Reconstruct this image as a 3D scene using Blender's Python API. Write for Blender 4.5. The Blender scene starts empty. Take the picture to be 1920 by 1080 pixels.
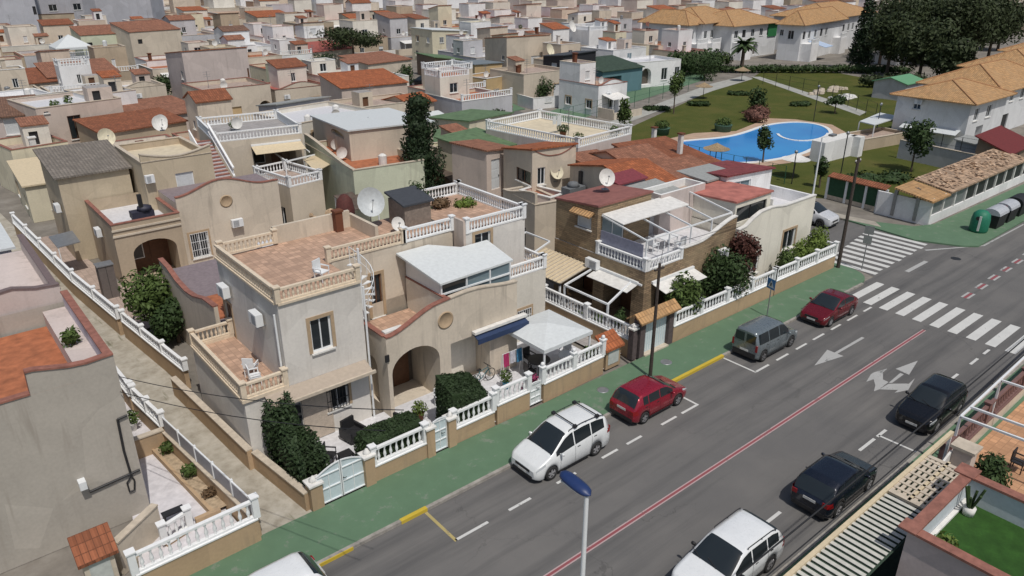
import bpy, math, random
from mathutils import Vector, Matrix
from math import sin, cos, pi, radians, sqrt, atan2
scn = bpy.context.scene
# ---------------------------------------------------------------- camera
CAMH = 20.0; FPX = 1400.0; PITCH = math.atan(615/1400.0); YAW = radians(50.2)
cam_d = bpy.data.cameras.new('camera'); cam = bpy.data.objects.new('camera', cam_d)
scn.collection.objects.link(cam); scn.camera = cam
cam.location = (0, 0, CAMH)
cam.rotation_euler = (pi/2-PITCH, 0, YAW-pi/2)
cam_d.sensor_width = 36; cam_d.lens = 36*FPX/1920; cam_d.clip_start = .3; cam_d.clip_end = 3000
# ---------------------------------------------------------------- light
SUN_EL = radians(61); SUN_AZ = (-.22, -.97)      # direction towards the sun in plan
w = bpy.data.worlds.new("World"); scn.world = w; w.use_nodes = True
nt = w.node_tree; bg = nt.nodes['Background']
sky = nt.nodes.new('ShaderNodeTexSky'); sky.sky_type = 'NISHITA'; sky.sun_disc = False
sky.sun_elevation = SUN_EL; sky.sun_rotation = atan2(SUN_AZ[0], SUN_AZ[1]); sky.air_density = 1.2; sky.dust_density = 2.5
nt.links.new(sky.outputs[0], bg.inputs[0]); bg.inputs[1].default_value = .088
sl = bpy.data.lights.new('sun', 'SUN'); sl.energy = 3.4; sl.angle = radians(.55); sl.color = (1, .955, .89)
so = bpy.data.objects.new('sun', sl); scn.collection.objects.link(so)
_s = Vector((SUN_AZ[0]*cos(SUN_EL), SUN_AZ[1]*cos(SUN_EL), sin(SUN_EL)))
so.rotation_euler = (-_s).to_track_quat('-Z', 'Y').to_euler()
scn.view_settings.view_transform = 'Standard'; scn.view_settings.look = 'None'
scn.view_settings.exposure = -.3; scn.view_settings.gamma = 1
COL = scn.collection
R = random.Random(7)
# ---------------------------------------------------------------- pixel <-> place (photo is 1920 wide)
_fw = Vector((cos(YAW)*cos(PITCH), sin(YAW)*cos(PITCH), -sin(PITCH)))
_rt = Vector((sin(YAW), -cos(YAW), 0)); _up = _rt.cross(_fw)
def ray(x, y): return _fw + (x-960)/FPX*_rt - (y-540)/FPX*_up
O = Vector((0, 0, CAMH))
def G(x, y, z=0):
    d = ray(x, y); return O + d*((z-CAMH)/d.z)
def PX(x, y, X):
    d = ray(x, y); return O + d*(X/d.x)
def PY(x, y, Y):
    d = ray(x, y); return O + d*(Y/d.y)
# ---------------------------------------------------------------- materials
M = {}
def _mk(name):
    m = bpy.data.materials.new(name); m.use_nodes = True
    n = m.node_tree.nodes; b = n['Principled BSDF']; return m, m.node_tree, n, b
def noise(nt, scale, detail=4, vec=None, rough=.55):
    t = nt.nodes.new('ShaderNodeTexNoise'); t.inputs['Scale'].default_value = scale; t.inputs['Detail'].default_value = detail
    t.inputs['Roughness'].default_value = rough
    if vec: nt.links.new(vec, t.inputs['Vector'])
    return t
def coord(nt, kind='Object', scale=None, rot=None):
    c = nt.nodes.new('ShaderNodeTexCoord'); o = c.outputs[kind]
    if scale or rot:
        mp = nt.nodes.new('ShaderNodeMapping')
        if scale: mp.inputs['Scale'].default_value = scale
        if rot: mp.inputs['Rotation'].default_value = rot
        nt.links.new(o, mp.inputs[0]); o = mp.outputs[0]
    return o
def wpos(nt, scale=None):
    c = nt.nodes.new('ShaderNodeNewGeometry'); o = c.outputs['Position']
    if scale:
        mp = nt.nodes.new('ShaderNodeMapping'); mp.inputs['Scale'].default_value = scale
        nt.links.new(o, mp.inputs[0]); o = mp.outputs[0]
    return o
def ramp(nt, fac, stops):
    r = nt.nodes.new('ShaderNodeValToRGB'); nt.links.new(fac, r.inputs[0]); e = r.color_ramp.elements
    while len(e) < len(stops): e.new(.5)
    for i, (p, c) in enumerate(stops): e[i].position = p; e[i].color = (c if len(c) == 4 else (*c, 1))
    return r.outputs[0]
def mix(nt, fac, a, b, mode='MIX'):
    m = nt.nodes.new('ShaderNodeMix'); m.data_type = 'RGBA'; m.blend_type = mode
    for s, v in ((0, fac), (6, a), (7, b)):
        if hasattr(v, 'is_linked') or hasattr(v, 'links'): nt.links.new(v, m.inputs[s])
        else: m.inputs[s].default_value = v if s == 0 else (*v[:3], 1)
    return m.outputs[2]
def bump(nt, b, h, strength=.3, dist=.02):
    bp = nt.nodes.new('ShaderNodeBump'); bp.inputs['Strength'].default_value = strength; bp.inputs['Distance'].default_value = dist
    nt.links.new(h, bp.inputs['Height']); nt.links.new(bp.outputs[0], b.inputs['Normal'])
def sc(c, k): return tuple(min(1, x*k) for x in c[:3])
def plain(name, c, rough=.7, metal=0, var=.12, scale=6, coat=0):
    if name in M: return M[name]
    m, nt, n, b = _mk(name)
    nz = noise(nt, scale, 5, wpos(nt))
    nt.links.new(ramp(nt, nz.outputs[0], [(.3, sc(c, 1-var)), (.7, sc(c, 1+var))]), b.inputs['Base Color'])
    b.inputs['Roughness'].default_value = rough; b.inputs['Metallic'].default_value = metal
    if coat: b.inputs['Coat Weight'].default_value = coat; b.inputs['Coat Roughness'].default_value = .05
    M[name] = m; return m
def plaster(name, c, dirt=.5, stain=(.20, .17, .14)):
    """painted render: mottled, with rain streaks running down from the copings"""
    if name in M: return M[name]
    m, nt, n, b = _mk(name)
    p = wpos(nt)
    n1 = noise(nt, .5, 6, p, .65); n2 = noise(nt, 9, 4, p)
    base = ramp(nt, n1.outputs[0], [(.3, sc(c, .84)), (.68, sc(c, 1.08))])
    base = mix(nt, .3, base, ramp(nt, n2.outputs[0], [(.3, sc(c, .75)), (.7, sc(c, 1.12))]))
    vo = nt.nodes.new('ShaderNodeTexVoronoi'); vo.inputs['Scale'].default_value = .42; nt.links.new(p, vo.inputs['Vector'])   # repainted patches
    base = mix(nt, .16, base, ramp(nt, vo.outputs['Color'], [(.3, sc(c, .6)), (.7, sc(c, 1.25))]))
    st = noise(nt, 1, 3, wpos(nt, (2.1, 2.1, .2)), .75)
    big = noise(nt, .35, 3, p)
    mm = nt.nodes.new('ShaderNodeMath'); mm.operation = 'MULTIPLY'
    sr = ramp(nt, st.outputs[0], [(.52, (0, 0, 0)), (.68, (.9, .9, .9))]); br = ramp(nt, big.outputs[0], [(.36, (0, 0, 0)), (.6, (min(1, dirt*1.35),)*3)])
    nt.links.new(sr, mm.inputs[0]); nt.links.new(br, mm.inputs[1])
    nt.links.new(mix(nt, mm.outputs[0], base, tuple(a*.55+s*.45 for a, s in zip(c, stain))), b.inputs['Base Color'])
    b.inputs['Roughness'].default_value = .92; b.inputs['Specular IOR Level'].default_value = .2
    bump(nt, b, noise(nt, 30, 3, p).outputs[0], .25, .01)
    M[name] = m; return m
def tiles(name, c, wave=True, axis='x', w=.22, var=.3, c2=None):
    """clay roof tiles: rolls along the slope and courses across, colour varying tile by tile"""
    if name in M: return M[name]
    m, nt, n, b = _mk(name)
    oc = coord(nt, 'UV')
    sp = nt.nodes.new('ShaderNodeSeparateXYZ'); nt.links.new(oc, sp.inputs[0])
    wv = nt.nodes.new('ShaderNodeTexWave'); wv.inputs['Scale'].default_value = 2*pi/20/w*1.0; wv.bands_direction = 'X'
    nt.links.new(oc, wv.inputs['Vector'])
    br = nt.nodes.new('ShaderNodeTexBrick'); nt.links.new(oc, br.inputs['Vector']); br.offset = 0
    br.inputs['Brick Width'].default_value = w; br.inputs['Row Height'].default_value = .38; br.inputs['Scale'].default_value = 1
    br.inputs['Mortar Size'].default_value = .022; br.inputs['Mortar Smooth'].default_value = .6
    c2 = c2 or sc(c, .55)
    br.inputs['Color1'].default_value = (*sc(c, 1+var*.6), 1); br.inputs['Color2'].default_value = (*sc(c, 1-var), 1)
    br.inputs['Mortar'].default_value = (*sc(c, .45), 1)
    n1 = noise(nt, .9, 6, wpos(nt), .7)
    f = ramp(nt, n1.outputs[0], [(.42, (0, 0, 0)), (.72, (.85, .85, .85))])
    nt.links.new(mix(nt, f, br.outputs[0], c2), b.inputs['Base Color'])
    b.inputs['Roughness'].default_value = .88
    bump(nt, b, wv.outputs['Fac'], .9, .05)
    M[name] = m; return m
def pavers(name, c, w=.3, var=.3, mort=.6, c2=None):
    if name in M: return M[name]
    m, nt, n, b = _mk(name)
    br = nt.nodes.new('ShaderNodeTexBrick'); nt.links.new(wpos(nt), br.inputs['Vector']); br.offset = 0
    br.inputs['Brick Width'].default_value = w; br.inputs['Row Height'].default_value = w; br.inputs['Scale'].default_value = 1
    br.inputs['Mortar Size'].default_value = .012
    br.inputs['Color1'].default_value = (*sc(c, 1+var*.5), 1); br.inputs['Color2'].default_value = (*sc(c, 1-var*.7), 1)
    br.inputs['Mortar'].default_value = (*sc(c, mort), 1)
    n1 = noise(nt, 1.2, 6, wpos(nt), .7)
    f = ramp(nt, n1.outputs[0], [(.45, (0, 0, 0)), (.7, (.8, .8, .8))])
    nt.links.new(mix(nt, f, br.outputs[0], c2 or sc(c, .7)), b.inputs['Base Color']); b.inputs['Roughness'].default_value = .8
    M[name] = m; return m
def glass(name, c=(.02, .026, .03), rough=.06):
    if name in M: return M[name]
    m, nt, n, b = _mk(name); b.inputs['Base Color'].default_value = (*c, 1); b.inputs['Roughness'].default_value = rough
    b.inputs['Specular IOR Level'].default_value = .6; M[name] = m; return m
def paint(name, c, rough=.3, metal=0):
    if name in M: return M[name]
    m, nt, n, b = _mk(name)
    nz = noise(nt, 3, 5, wpos(nt)); nt.links.new(ramp(nt, nz.outputs[0], [(.35, sc(c, .97)), (.7, sc(c, 1.02))]), b.inputs['Base Color'])
    nt.links.new(ramp(nt, noise(nt, 8, 4, wpos(nt)).outputs[0], [(.3, (rough*.8,)*3), (.7, (rough*1.3,)*3)]), b.inputs['Roughness'])
    b.inputs['Metallic'].default_value = metal; b.inputs['Coat Weight'].default_value = .7; b.inputs['Coat Roughness'].default_value = .06
    M[name] = m; return m
def leaf(name, c, var=.45):
    if name in M: return M[name]
    m, nt, n, b = _mk(name)
    nz = noise(nt, 2.2, 5, wpos(nt), .7)
    nt.links.new(ramp(nt, nz.outputs[0], [(.3, sc(c, 1-var)), (.55, c), (.75, sc(c, 1+var*1.3))]), b.inputs['Base Color'])
    b.inputs['Roughness'].default_value = .65; b.inputs['Specular IOR Level'].default_value = .25
    M[name] = m; return m
WHITE = plain('white_render', (.74, .74, .72), .8, var=.06)
RAILW = plain('rail_white', (.78, .79, .79), .7, var=.05)
RAILC = plain('rail_cream', (.66, .56, .43), .8, var=.12)
METW = plain('white_metal', (.75, .77, .78), .4, var=.04)
GREYM = plain('grey_metal', (.32, .33, .34), .45, .6, var=.1)
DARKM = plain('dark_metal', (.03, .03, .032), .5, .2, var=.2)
WOOD = plain('pole_wood', (.055, .042, .035), .85, var=.35, scale=12)
GLS = glass('dark_glass'); GLB = glass('blue_glass', (.16, .22, .25), .12)
BLK = plain('black_plastic', (.018, .018, .02), .6, var=.2)
RUB = plain('tyre_rubber', (.022, .022, .022), .85, var=.2)
# ---------------------------------------------------------------- mesh builder
class MB:
    def __init__(s): s.v = []; s.f = []; s.uv = {}; s.sm = set()
    def add(s, vs, fs, smooth=False):
        o = len(s.v); s.v += [tuple(v) for v in vs]
        for f in fs:
            if smooth: s.sm.add(len(s.f))
            s.f.append(tuple(i+o for i in f))
        return s
    def box(s, x0, x1, y0, y1, z0, z1):
        if x0 > x1: x0, x1 = x1, x0
        if y0 > y1: y0, y1 = y1, y0
        if z0 > z1: z0, z1 = z1, z0
        return s.add([(x0,y0,z0),(x1,y0,z0),(x1,y1,z0),(x0,y1,z0),(x0,y0,z1),(x1,y0,z1),(x1,y1,z1),(x0,y1,z1)],
              [(3,2,1,0),(4,5,6,7),(0,1,5,4),(1,2,6,5),(2,3,7,6),(3,0,4,7)])
    def quad(s, *p):
        return s.add(p, [tuple(range(len(p)))])
    def extr(s, poly, vec):
        n = len(poly); vec = Vector(vec); a = [Vector(p) for p in poly]; b = [p+vec for p in a]
        return s.add(a+b, [tuple(range(n))[::-1], tuple(range(n, 2*n))]+[(i, (i+1) % n, n+(i+1) % n, n+i) for i in range(n)])
    def cyl(s, p0, p1, r, n=8, r2=None, cap=True):
        p0, p1 = Vector(p0), Vector(p1); r2 = r if r2 is None else r2; d = (p1-p0)
        if d.length < 1e-6: return s
        d.normalize(); a = d.orthogonal().normalized(); b = d.cross(a)
        vs = [p0+(a*cos(2*pi*i/n)+b*sin(2*pi*i/n))*r for i in range(n)]+[p1+(a*cos(2*pi*i/n)+b*sin(2*pi*i/n))*r2 for i in range(n)]
        s.add(vs, [(i, (i+1) % n, n+(i+1) % n, n+i) for i in range(n)], True)
        if cap: s.add(vs, [tuple(range(n))[::-1], tuple(range(n, 2*n))])
        return s
    def tube(s, pts, r, n=6):
        for a, b in zip(pts, pts[1:]): s.cyl(a, b, r, n)
        return s
    def lathe(s, prof, c=(0, 0, 0), n=10, axis='z', smooth=True):
        vs = []; k = len(prof)
        for i in range(n):
            a = 2*pi*i/n
            for r, z in prof:
                if axis == 'z': vs.append((c[0]+r*cos(a), c[1]+r*sin(a), c[2]+z))
                elif axis == 'y': vs.append((c[0]+r*cos(a), c[1]+z, c[2]+r*sin(a)))
                else: vs.append((c[0]+z, c[1]+r*cos(a), c[2]+r*sin(a)))
        fs = [(i*k+j, ((i+1) % n)*k+j, ((i+1) % n)*k+j+1, i*k+j+1) for i in range(n) for j in range(k-1)]
        return s.add(vs, fs, smooth)
    def bar(s, p0, p1, w, h=None):
        """square section bar"""
        h = h or w; p0, p1 = Vector(p0), Vector(p1); d = (p1-p0).normalized()
        a = d.cross(Vector((0, 0, 1)))
        if a.length < 1e-4: a = Vector((1, 0, 0))
        a.normalize(); b = a.cross(d)
        q = [a*x*w/2+b*y*h/2 for x, y in ((-1,-1),(1,-1),(1,1),(-1,1))]
        return s.add([p0+k for k in q]+[p1+k for k in q], [(3,2,1,0),(4,5,6,7),(0,1,5,4),(1,2,6,5),(2,3,7,6),(3,0,4,7)])
    def slope(s, pts, th=.08, uvo=None, uax=None):
        """a roof plane: polygon pts with first edge the eave; UV laid along the eave and up the slope"""
        P = [Vector(p) for p in pts]; e = (P[1]-P[0]).normalized() if uax is None else Vector(uax)
        nrm = (P[1]-P[0]).cross(P[2]-P[1]).normalized(); u = nrm.cross(e)
        n = len(P); i0 = len(s.f)
        s.add(P, [tuple(range(n))]); s.uv[i0] = [((p-P[0]).dot(e), (p-P[0]).dot(u)) for p in P]
        B = [p-Vector((0, 0, th)) for p in P]
        s.add(P+B, [tuple(range(n, 2*n))[::-1]]+[((i+1) % n, i, n+i, n+(i+1) % n) for i in range(n)])
        return s
    def build(s, name, mat, parent=None, loc=None, rotz=0, **kw):
        me = bpy.data.meshes.new(name); me.from_pydata(s.v, [], s.f)
        if s.uv:
            uvl = me.uv_layers.new(name='uv')
            for p in me.polygons:
                u = s.uv.get(p.index)
                if u:
                    for k, li in enumerate(p.loop_indices): uvl.data[li].uv = u[k]
                else:
                    nx = abs(p.normal.z) > .5
                    for li in p.loop_indices:
                        co = me.vertices[me.loops[li].vertex_index].co
                        uvl.data[li].uv = (co.x+co.y, co.y if nx else co.z)
        if s.sm:
            for p in me.polygons: p.use_smooth = p.index in s.sm
        me.materials.append(mat)
        o = bpy.data.objects.new(name, me); COL.objects.link(o)
        if parent: o.parent = parent
        if loc is not None: o.location = loc
        if rotz: o.rotation_euler.z = rotz
        tag(o, **kw); return o
def tag(o, label=None, cat=None, group=None, kind=None):
    if label: o['label'] = label
    if cat: o['category'] = cat
    if group: o['group'] = group
    if kind: o['kind'] = kind
    return o
def thing(name, label, cat, loc=(0, 0, 0), rz=0, group=None):
    o = bpy.data.objects.new(name, None); o.empty_display_size = .2; COL.objects.link(o)
    o.location = loc; o.rotation_euler.z = rz; return tag(o, label, cat, group)
def dup(o, loc=None, rz=None, label=None, group=None, parent=None):
    c = o.copy(); COL.objects.link(c)
    if parent: c.parent = parent
    if loc is not None: c.location = loc
    if rz is not None: c.rotation_euler.z = rz
    if label: c['label'] = label
    if group: c['group'] = group
    for ch in list(o.children): dup(ch, parent=c)
    return c
# ================================================================ GROUND, ROADS, MARKINGS
def asphalt_mat():
    m, nt, n, b = _mk('asphalt')
    p = wpos(nt)
    a = noise(nt, 60, 3, p); big = noise(nt, .25, 5, p, .6); st = noise(nt, 1, 5, wpos(nt, (.06, 1.1, 1)), .6)
    c = ramp(nt, a.outputs[0], [(.3, (.11, .107, .104)), (.7, (.165, .16, .156))])
    c = mix(nt, ramp(nt, big.outputs[0], [(.38, (0, 0, 0)), (.7, (.5, .5, .5))]), c, (.20, .19, .178))
    c = mix(nt, ramp(nt, st.outputs[0], [(.45, (0, 0, 0)), (.7, (.6, .6, .6))]), c, (.062, .062, .065))
    oil = noise(nt, .9, 4, p, .6)
    c = mix(nt, ramp(nt, oil.outputs[0], [(.7, (0, 0, 0)), (.76, (.6, .6, .6))]), c, (.03, .03, .03))
    v = nt.nodes.new('ShaderNodeTexVoronoi'); v.feature = 'DISTANCE_TO_EDGE'; v.inputs['Scale'].default_value = .23
    dn = noise(nt, 1.3, 4, p); ad = nt.nodes.new('ShaderNodeVectorMath'); ad.operation = 'MULTIPLY_ADD'; ad.inputs[1].default_value = (1.6, 1.6, 0); nt.links.new(dn.outputs['Color'], ad.inputs[0]); nt.links.new(p, ad.inputs[2]); nt.links.new(ad.outputs[0], v.inputs['Vector'])
    cm = noise(nt, .12, 2, p)
    k = nt.nodes.new('ShaderNodeMath'); k.operation = 'MULTIPLY'; nt.links.new(ramp(nt, v.outputs['Distance'], [(0, (1, 1, 1)), (.008, (0, 0, 0))]), k.inputs[0]); nt.links.new(ramp(nt, cm.outputs[0], [(.45, (0, 0, 0)), (.6, (.35, .35, .35))]), k.inputs[1])
    c = mix(nt, k.outputs[0], c, (.03, .03, .03))
    nt.links.new(c, b.inputs['Base Color']); b.inputs['Roughness'].default_value = .9
    b.inputs['Specular IOR Level'].default_value = .25; bump(nt, b, a.outputs[0], .3, .01); return m
ASP = asphalt_mat()
def worn(name, c, under, wear=.5, scale=14, rough=.85):
    """paint worn through to what lies under it"""
    m, nt, n, b = _mk(name); p = wpos(nt)
    a = noise(nt, scale, 6, p, .75); a2 = noise(nt, 1.2, 4, p, .6)
    k = nt.nodes.new('ShaderNodeMath'); k.operation = 'ADD'; nt.links.new(a.outputs[0], k.inputs[0]); nt.links.new(a2.outputs[0], k.inputs[1])
    f = ramp(nt, k.outputs[0], [(.0, (0, 0, 0)), (1, (1, 1, 1))])
    mr = nt.nodes.new('ShaderNodeMapRange'); nt.links.new(k.outputs[0], mr.inputs[0])
    mr.inputs[1].default_value = 1.0+.25*(1-wear); mr.inputs[2].default_value = 1.12+.25*(1-wear)
    col = mix(nt, .3, c, ramp(nt, a2.outputs[0], [(.35, sc(c, .75)), (.7, sc(c, 1.15))]))
    nt.links.new(mix(nt, mr.outputs[0], col, under), b.inputs['Base Color']); b.inputs['Roughness'].default_value = rough
    M[name] = m; return m
MARK = worn('road_paint', (.58, .58, .56), (.16, .16, .155), .35)
MARKF = worn('faded_paint', (.40, .40, .39), (.12, .12, .118), .6)
MRED = worn('red_paint', (.27, .075, .085), (.16, .09, .09), .5)
MPINK = worn('pink_paint', (.46, .33, .33), (.2, .15, .15), .55)
YEL = worn('yellow_paint', (.55, .40, .04), (.3, .25, .15), .3)
GRN = worn('green_paving', (.105, .185, .11), (.17, .21, .16), .5, 2.2)
CONC = plain('concrete', (.34, .31, .26), .9, var=.2, scale=2)
def earth_mat():
    m, nt, n, b = _mk('earth'); p = wpos(nt)
    a = noise(nt, .4, 6, p, .7)
    nt.links.new(ramp(nt, a.outputs[0], [(.3, (.13, .12, .105)), (.5, (.20, .18, .155)), (.7, (.27, .25, .22))]), b.inputs['Base Color'])
    b.inputs['Roughness'].default_value = .95; return m
EARTH = earth_mat()
def lawn_mat():
    m, nt, n, b = _mk('lawn'); p = wpos(nt)
    a = noise(nt, .22, 5, p, .65); f = noise(nt, 9, 4, p, .7)
    c = ramp(nt, a.outputs[0], [(.3, (.045, .065, .012)), (.5, (.075, .085, .02)), (.68, (.12, .105, .032))])
    c = mix(nt, .4, c, ramp(nt, f.outputs[0], [(.3, (.03, .045, .008)), (.7, (.13, .14, .035))]))
    nt.links.new(c, b.inputs['Base Color']); b.inputs['Roughness'].default_value = .95; b.inputs['Specular IOR Level'].default_value = .15
    bump(nt, b, f.outputs[0], .6, .05); return m
LAWN = lawn_mat()
def alley_mat():
    m, nt, n, b = _mk('alley'); p = wpos(nt)
    v = nt.nodes.new('ShaderNodeTexVoronoi'); v.inputs['Scale'].default_value = 1.6; nt.links.new(p, v.inputs['Vector'])
    a = noise(nt, 1.1, 6, p, .7)
    c = ramp(nt, a.outputs[0], [(.3, (.27, .24, .19)), (.5, (.38, .35, .29)), (.7, (.48, .45, .39))])
    c = mix(nt, .25, c, ramp(nt, v.outputs['Distance'], [(.2, (.3, .3, .3)), (.6, (.7, .7, .7))]), 'SOFT_LIGHT')
    g = noise(nt, 1, 3, wpos(nt, (2.4, .35, 1)))
    c = mix(nt, ramp(nt, g.outputs[0], [(.62, (0, 0, 0)), (.74, (.8, .8, .8))]), c, (.10, .10, .045))
    nt.links.new(c, b.inputs['Base Color']); b.inputs['Roughness'].default_value = .95; return m
ALLEY = alley_mat()
def sheet(name, pts, z, mat, kind='structure', th=0):
    mb = MB()
    if th: mb.extr([(p[0], p[1], z-th) for p in pts], (0, 0, th))
    else: mb.quad(*[(p[0], p[1], z) for p in pts])
    return mb.build(name, mat, kind=kind)
def strip(mb, pts, z):
    mb.quad(*[(p[0], p[1], z) for p in pts])
sheet('ground', [(-900, -900), (1800, -900), (1800, 1800), (-900, 1800)], -.02, EARTH)
Yk, Yr = 20.4, 9.35            # kerb lines of the main road
# main road and side streets
sheet('road', [(-30, Yr-.1), (260, Yr-.1), (260, Yk+.1), (-30, Yk+.1)], 0.0, ASP)
sheet('side_street', [(49.6, Yk+.1), (60.2, Yk+.1), (59.2, 32), (60.0, 60), (58, 60), (53, 33)], 0.0, ASP)
# pavement on the left of the road, with rounded corner
def arc(cx, cy, r, a0, a1, n=8): return [(cx+r*cos(radians(a0+(a1-a0)*i/n)), cy+r*sin(radians(a0+(a1-a0)*i/n))) for i in range(n+1)]
pv = [(-12, Yk)]+arc(47.6, Yk+2.0, 2.0, -90, 0)+[(49.6, 24.2), (48.8, 24.2), (48.8, 23.0), (-12, 23.0)]
sheet('pavement', pv, .12, GRN, th=.12)
pv2 = [(61.3, 18.2)]+[(90, 18.2), (140, 18.0), (140, 21.3), (64, 22.6), (62.2, 23.4), (60.9, 26), (60.6, 28), (59.6, 28), (59.0, 22.0)]+[(59.6, 20.6), (60.4, 19.0)]
sheet('pavement', pv2, .12, GRN, th=.12)
sheet('pavement', [(60.9, 26), (60.6, 28), (60.2, 60), (59.2, 60), (59.6, 28), (59.9, 25)], .13, CONC, th=.1)
sheet('pavement', [(-5, 6.6), (140, 6.6), (140, Yr), (-5, Yr)], .12, GRN, th=.12)
KERB = plain('kerb_stone', (.30, .28, .25), .9, var=.25, scale=4)
kb = MB()
kb.box(-12, 11.3, Yk-.16, Yk-.003, 0, .135); kb.box(12.5, 27.3, Yk-.16, Yk-.003, 0, .135); kb.box(32, 47.6, Yk-.16, Yk-.003, 0, .135)
kb.box(-5, 140, Yr+.003, Yr+.16, 0, .135)
kb.build('kerb', KERB, kind='structure')
yk = MB(); yk.box(27.3, 32, Yk-.18, Yk-.002, 0, .15); yk.box(11.3, 12.5, Yk-.18, Yk-.002, 0, .15); yk.box(7.6, 9.2, Yk-.2, Yk-.16, 0, .14)
yk.build('kerb', YEL, kind='structure')
sheet('alley', [(6.9, 22.9), (9.1, 22.9), (7.4, 46), (5.2, 80), (3.2, 80), (5.3, 46)], .03, ALLEY)
# painted markings
mk = MB(); z = .006
def ln(mb, x0, y0, x1, y1, w, z=.006):
    d = Vector((x1-x0, y1-y0)).normalized(); n = Vector((-d.y, d.x))*w/2
    mb.quad((x0-n.x, y0-n.y, z), (x1-n.x, y1-n.y, z), (x1+n.x, y1+n.y, z), (x0+n.x, y0+n.y, z))
# left parking lane: dashes
x = 13.96
for a, b in ((12.4, 13.95), (15.0, 16.15), (17.6, 18.7), (20.3, 21.3), (21.9, 22.9), (24.3, 25.4), (25.8, 26.95), (31.95, 33.2), (33.95, 35.1), (35.9, 37.0), (37.7, 38.9), (39.7, 40.8), (41.6, 42.8), (43.6, 44.6)):
    ln(mk, a, 18.2, b, 18.2, .13)
ym = MB(); ln(ym, 12.4, 18.14, 12.4, 20.2, .13); ym.build('parking_markings', worn('faded_yellow', (.42, .34, .14), (.14, .13, .12), .6), kind='structure')
for xx, y0, y1 in ((27.02, 18.14, 20.2), (31.95, 18.14, 20.2)):
    ln(mk, xx, y0, xx, y1, .12)
for a, b in ((19.0, 20.0), (22.0, 23.2), (27.9, 28.75), (29.5, 30.9), (31.15, 32.0), (33.2, 34.4), (35.0, 36.0), (37.2, 38.3), (39.0, 40.0), (41.6, 42.6), (43.4, 44.2)):
    ln(mk, a, 11.25, b, 11.25, .14)
ln(mk, 31.3, 11.25, 31.35, 9.5, .12)
mk.build('parking_markings', MARK, kind='structure')
rd = MB(); ln(rd, -5, 14.66, 43.9, 14.66, .1); rd.build('centre_line', MRED, kind='structure')
pk = MB(); ln(pk, -5, 14.58, 43.9, 14.58, .055); ln(pk, -5, 14.74, 43.9, 14.74, .055)
pk.build('centre_line', MPINK, kind='structure')
zb = MB()
ya = 19.75
for i in range(10):
    yy = ya-.1-i*1.03
    xa = 44.9-.02*i
    zb.quad((xa, yy-.27, z), (xa+3.9, yy-.27, z), (xa+3.9, yy+.27, z), (xa, yy+.27, z))
for i in range(10):
    t = i/9; xx = 50.2+t*8.6; y0 = 20.6+.25*t+.1*(i % 2); y1 = 24.2+t*1.3
    zb.quad((xx-.24, y0, z), (xx+.24, y0, z), (xx+.16-.05, y1, z), (xx-.32-.05, y1, z))
zb.build('zebra_crossing', MARK, kind='structure')
cd = MB(); cdr = MB()
for i in range(30):
    xx = 46+i*2.3
    if xx < 49.2: 
        ln(cdr, xx, 14.9, xx+1, 14.9, .2) if xx > 44.9+4 else None
        continue
    y = 15.0+(xx-49)*.02
    ln(cd, xx, y-.17, xx+1.15, y-.17, .14); ln(cd, xx, y+.17, xx+1.15, y+.17, .14); ln(cdr, xx, y, xx+1.15, y, .17)
cd.build('centre_line', MARKF, kind='structure'); cdr.build('centre_line', MRED, kind='structure')
ar = MB()
ln(ar, 36.6, 16.55, 40.2, 16.5, .17)
ar.quad((35.0, 16.57, z+.003), (37.2, 16.1, z+.003), (37.2, 17.05, z+.003))
def poly(mb, pts): ZI[0] += .0012; mb.quad(*[(p[0], p[1], z+ZI[0]) for p in pts])
ZI = [0]
def tr(*pts): poly(ar, [(lambda q: (q.x, q.y))(G(1600+x/9.1, 660+y/9.1)) for x, y in pts])
tr((220, 510), (345, 465), (350, 350), (300, 380)); tr((345, 465), (375, 570), (350, 672), (440, 640), (600, 515), (505, 470), (505, 350), (580, 285), (350, 350))
tr((440, 640), (760, 650), (700, 702), (935, 650), (1050, 450), (950, 540), (600, 545)); tr((600, 530), (660, 530), (860, 385), (800, 360)); tr((720, 290), (950, 392), (1100, 150))
ln(ar, 52.2, 19.45, 55.3, 19.45, .3)
ar.build('road_arrows', MARKF, kind='structure')
gv = MB(); gv.quad((60.2, 20.0, z), (61.6, 18.25, z), (61.8, 18.3, z), (60.4, 20.3, z)); gv.quad((57.5,20.4,z),(62,18.0,z),(70,17.9,z),(70,18.02,z),(62,18.14,z),(57.6,20.6,z))
gv.build('road_markings', MARKF, kind='structure')
# drain covers and utility lids
def lid(x, y, r, zz, lab):
    t = MB(); t.lathe([(0, .012), (r*.8, .012), (r, .008), (r, 0)], (0, 0, 0), 16)
    t.build('manhole_cover', GREYM if zz > .1 else DARKM, loc=(x, y, zz), label=lab, cat='manhole cover')
for x, y, r, zz, lab in ((24.3, 22.0, .3, .12, 'round iron lid in green pavement behind the red hatchback'), (29.0, 21.8, .32, .12, 'round iron lid in green pavement beside the yellow kerb'),
                         (57.5, 18.3, .35, .0, 'dark round manhole cover in the road near the corner'), (58.4, 13.3, .35, .0, 'dark round manhole cover beyond the zebra crossing')):
    lid(x, y, r, zz, lab)
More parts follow.
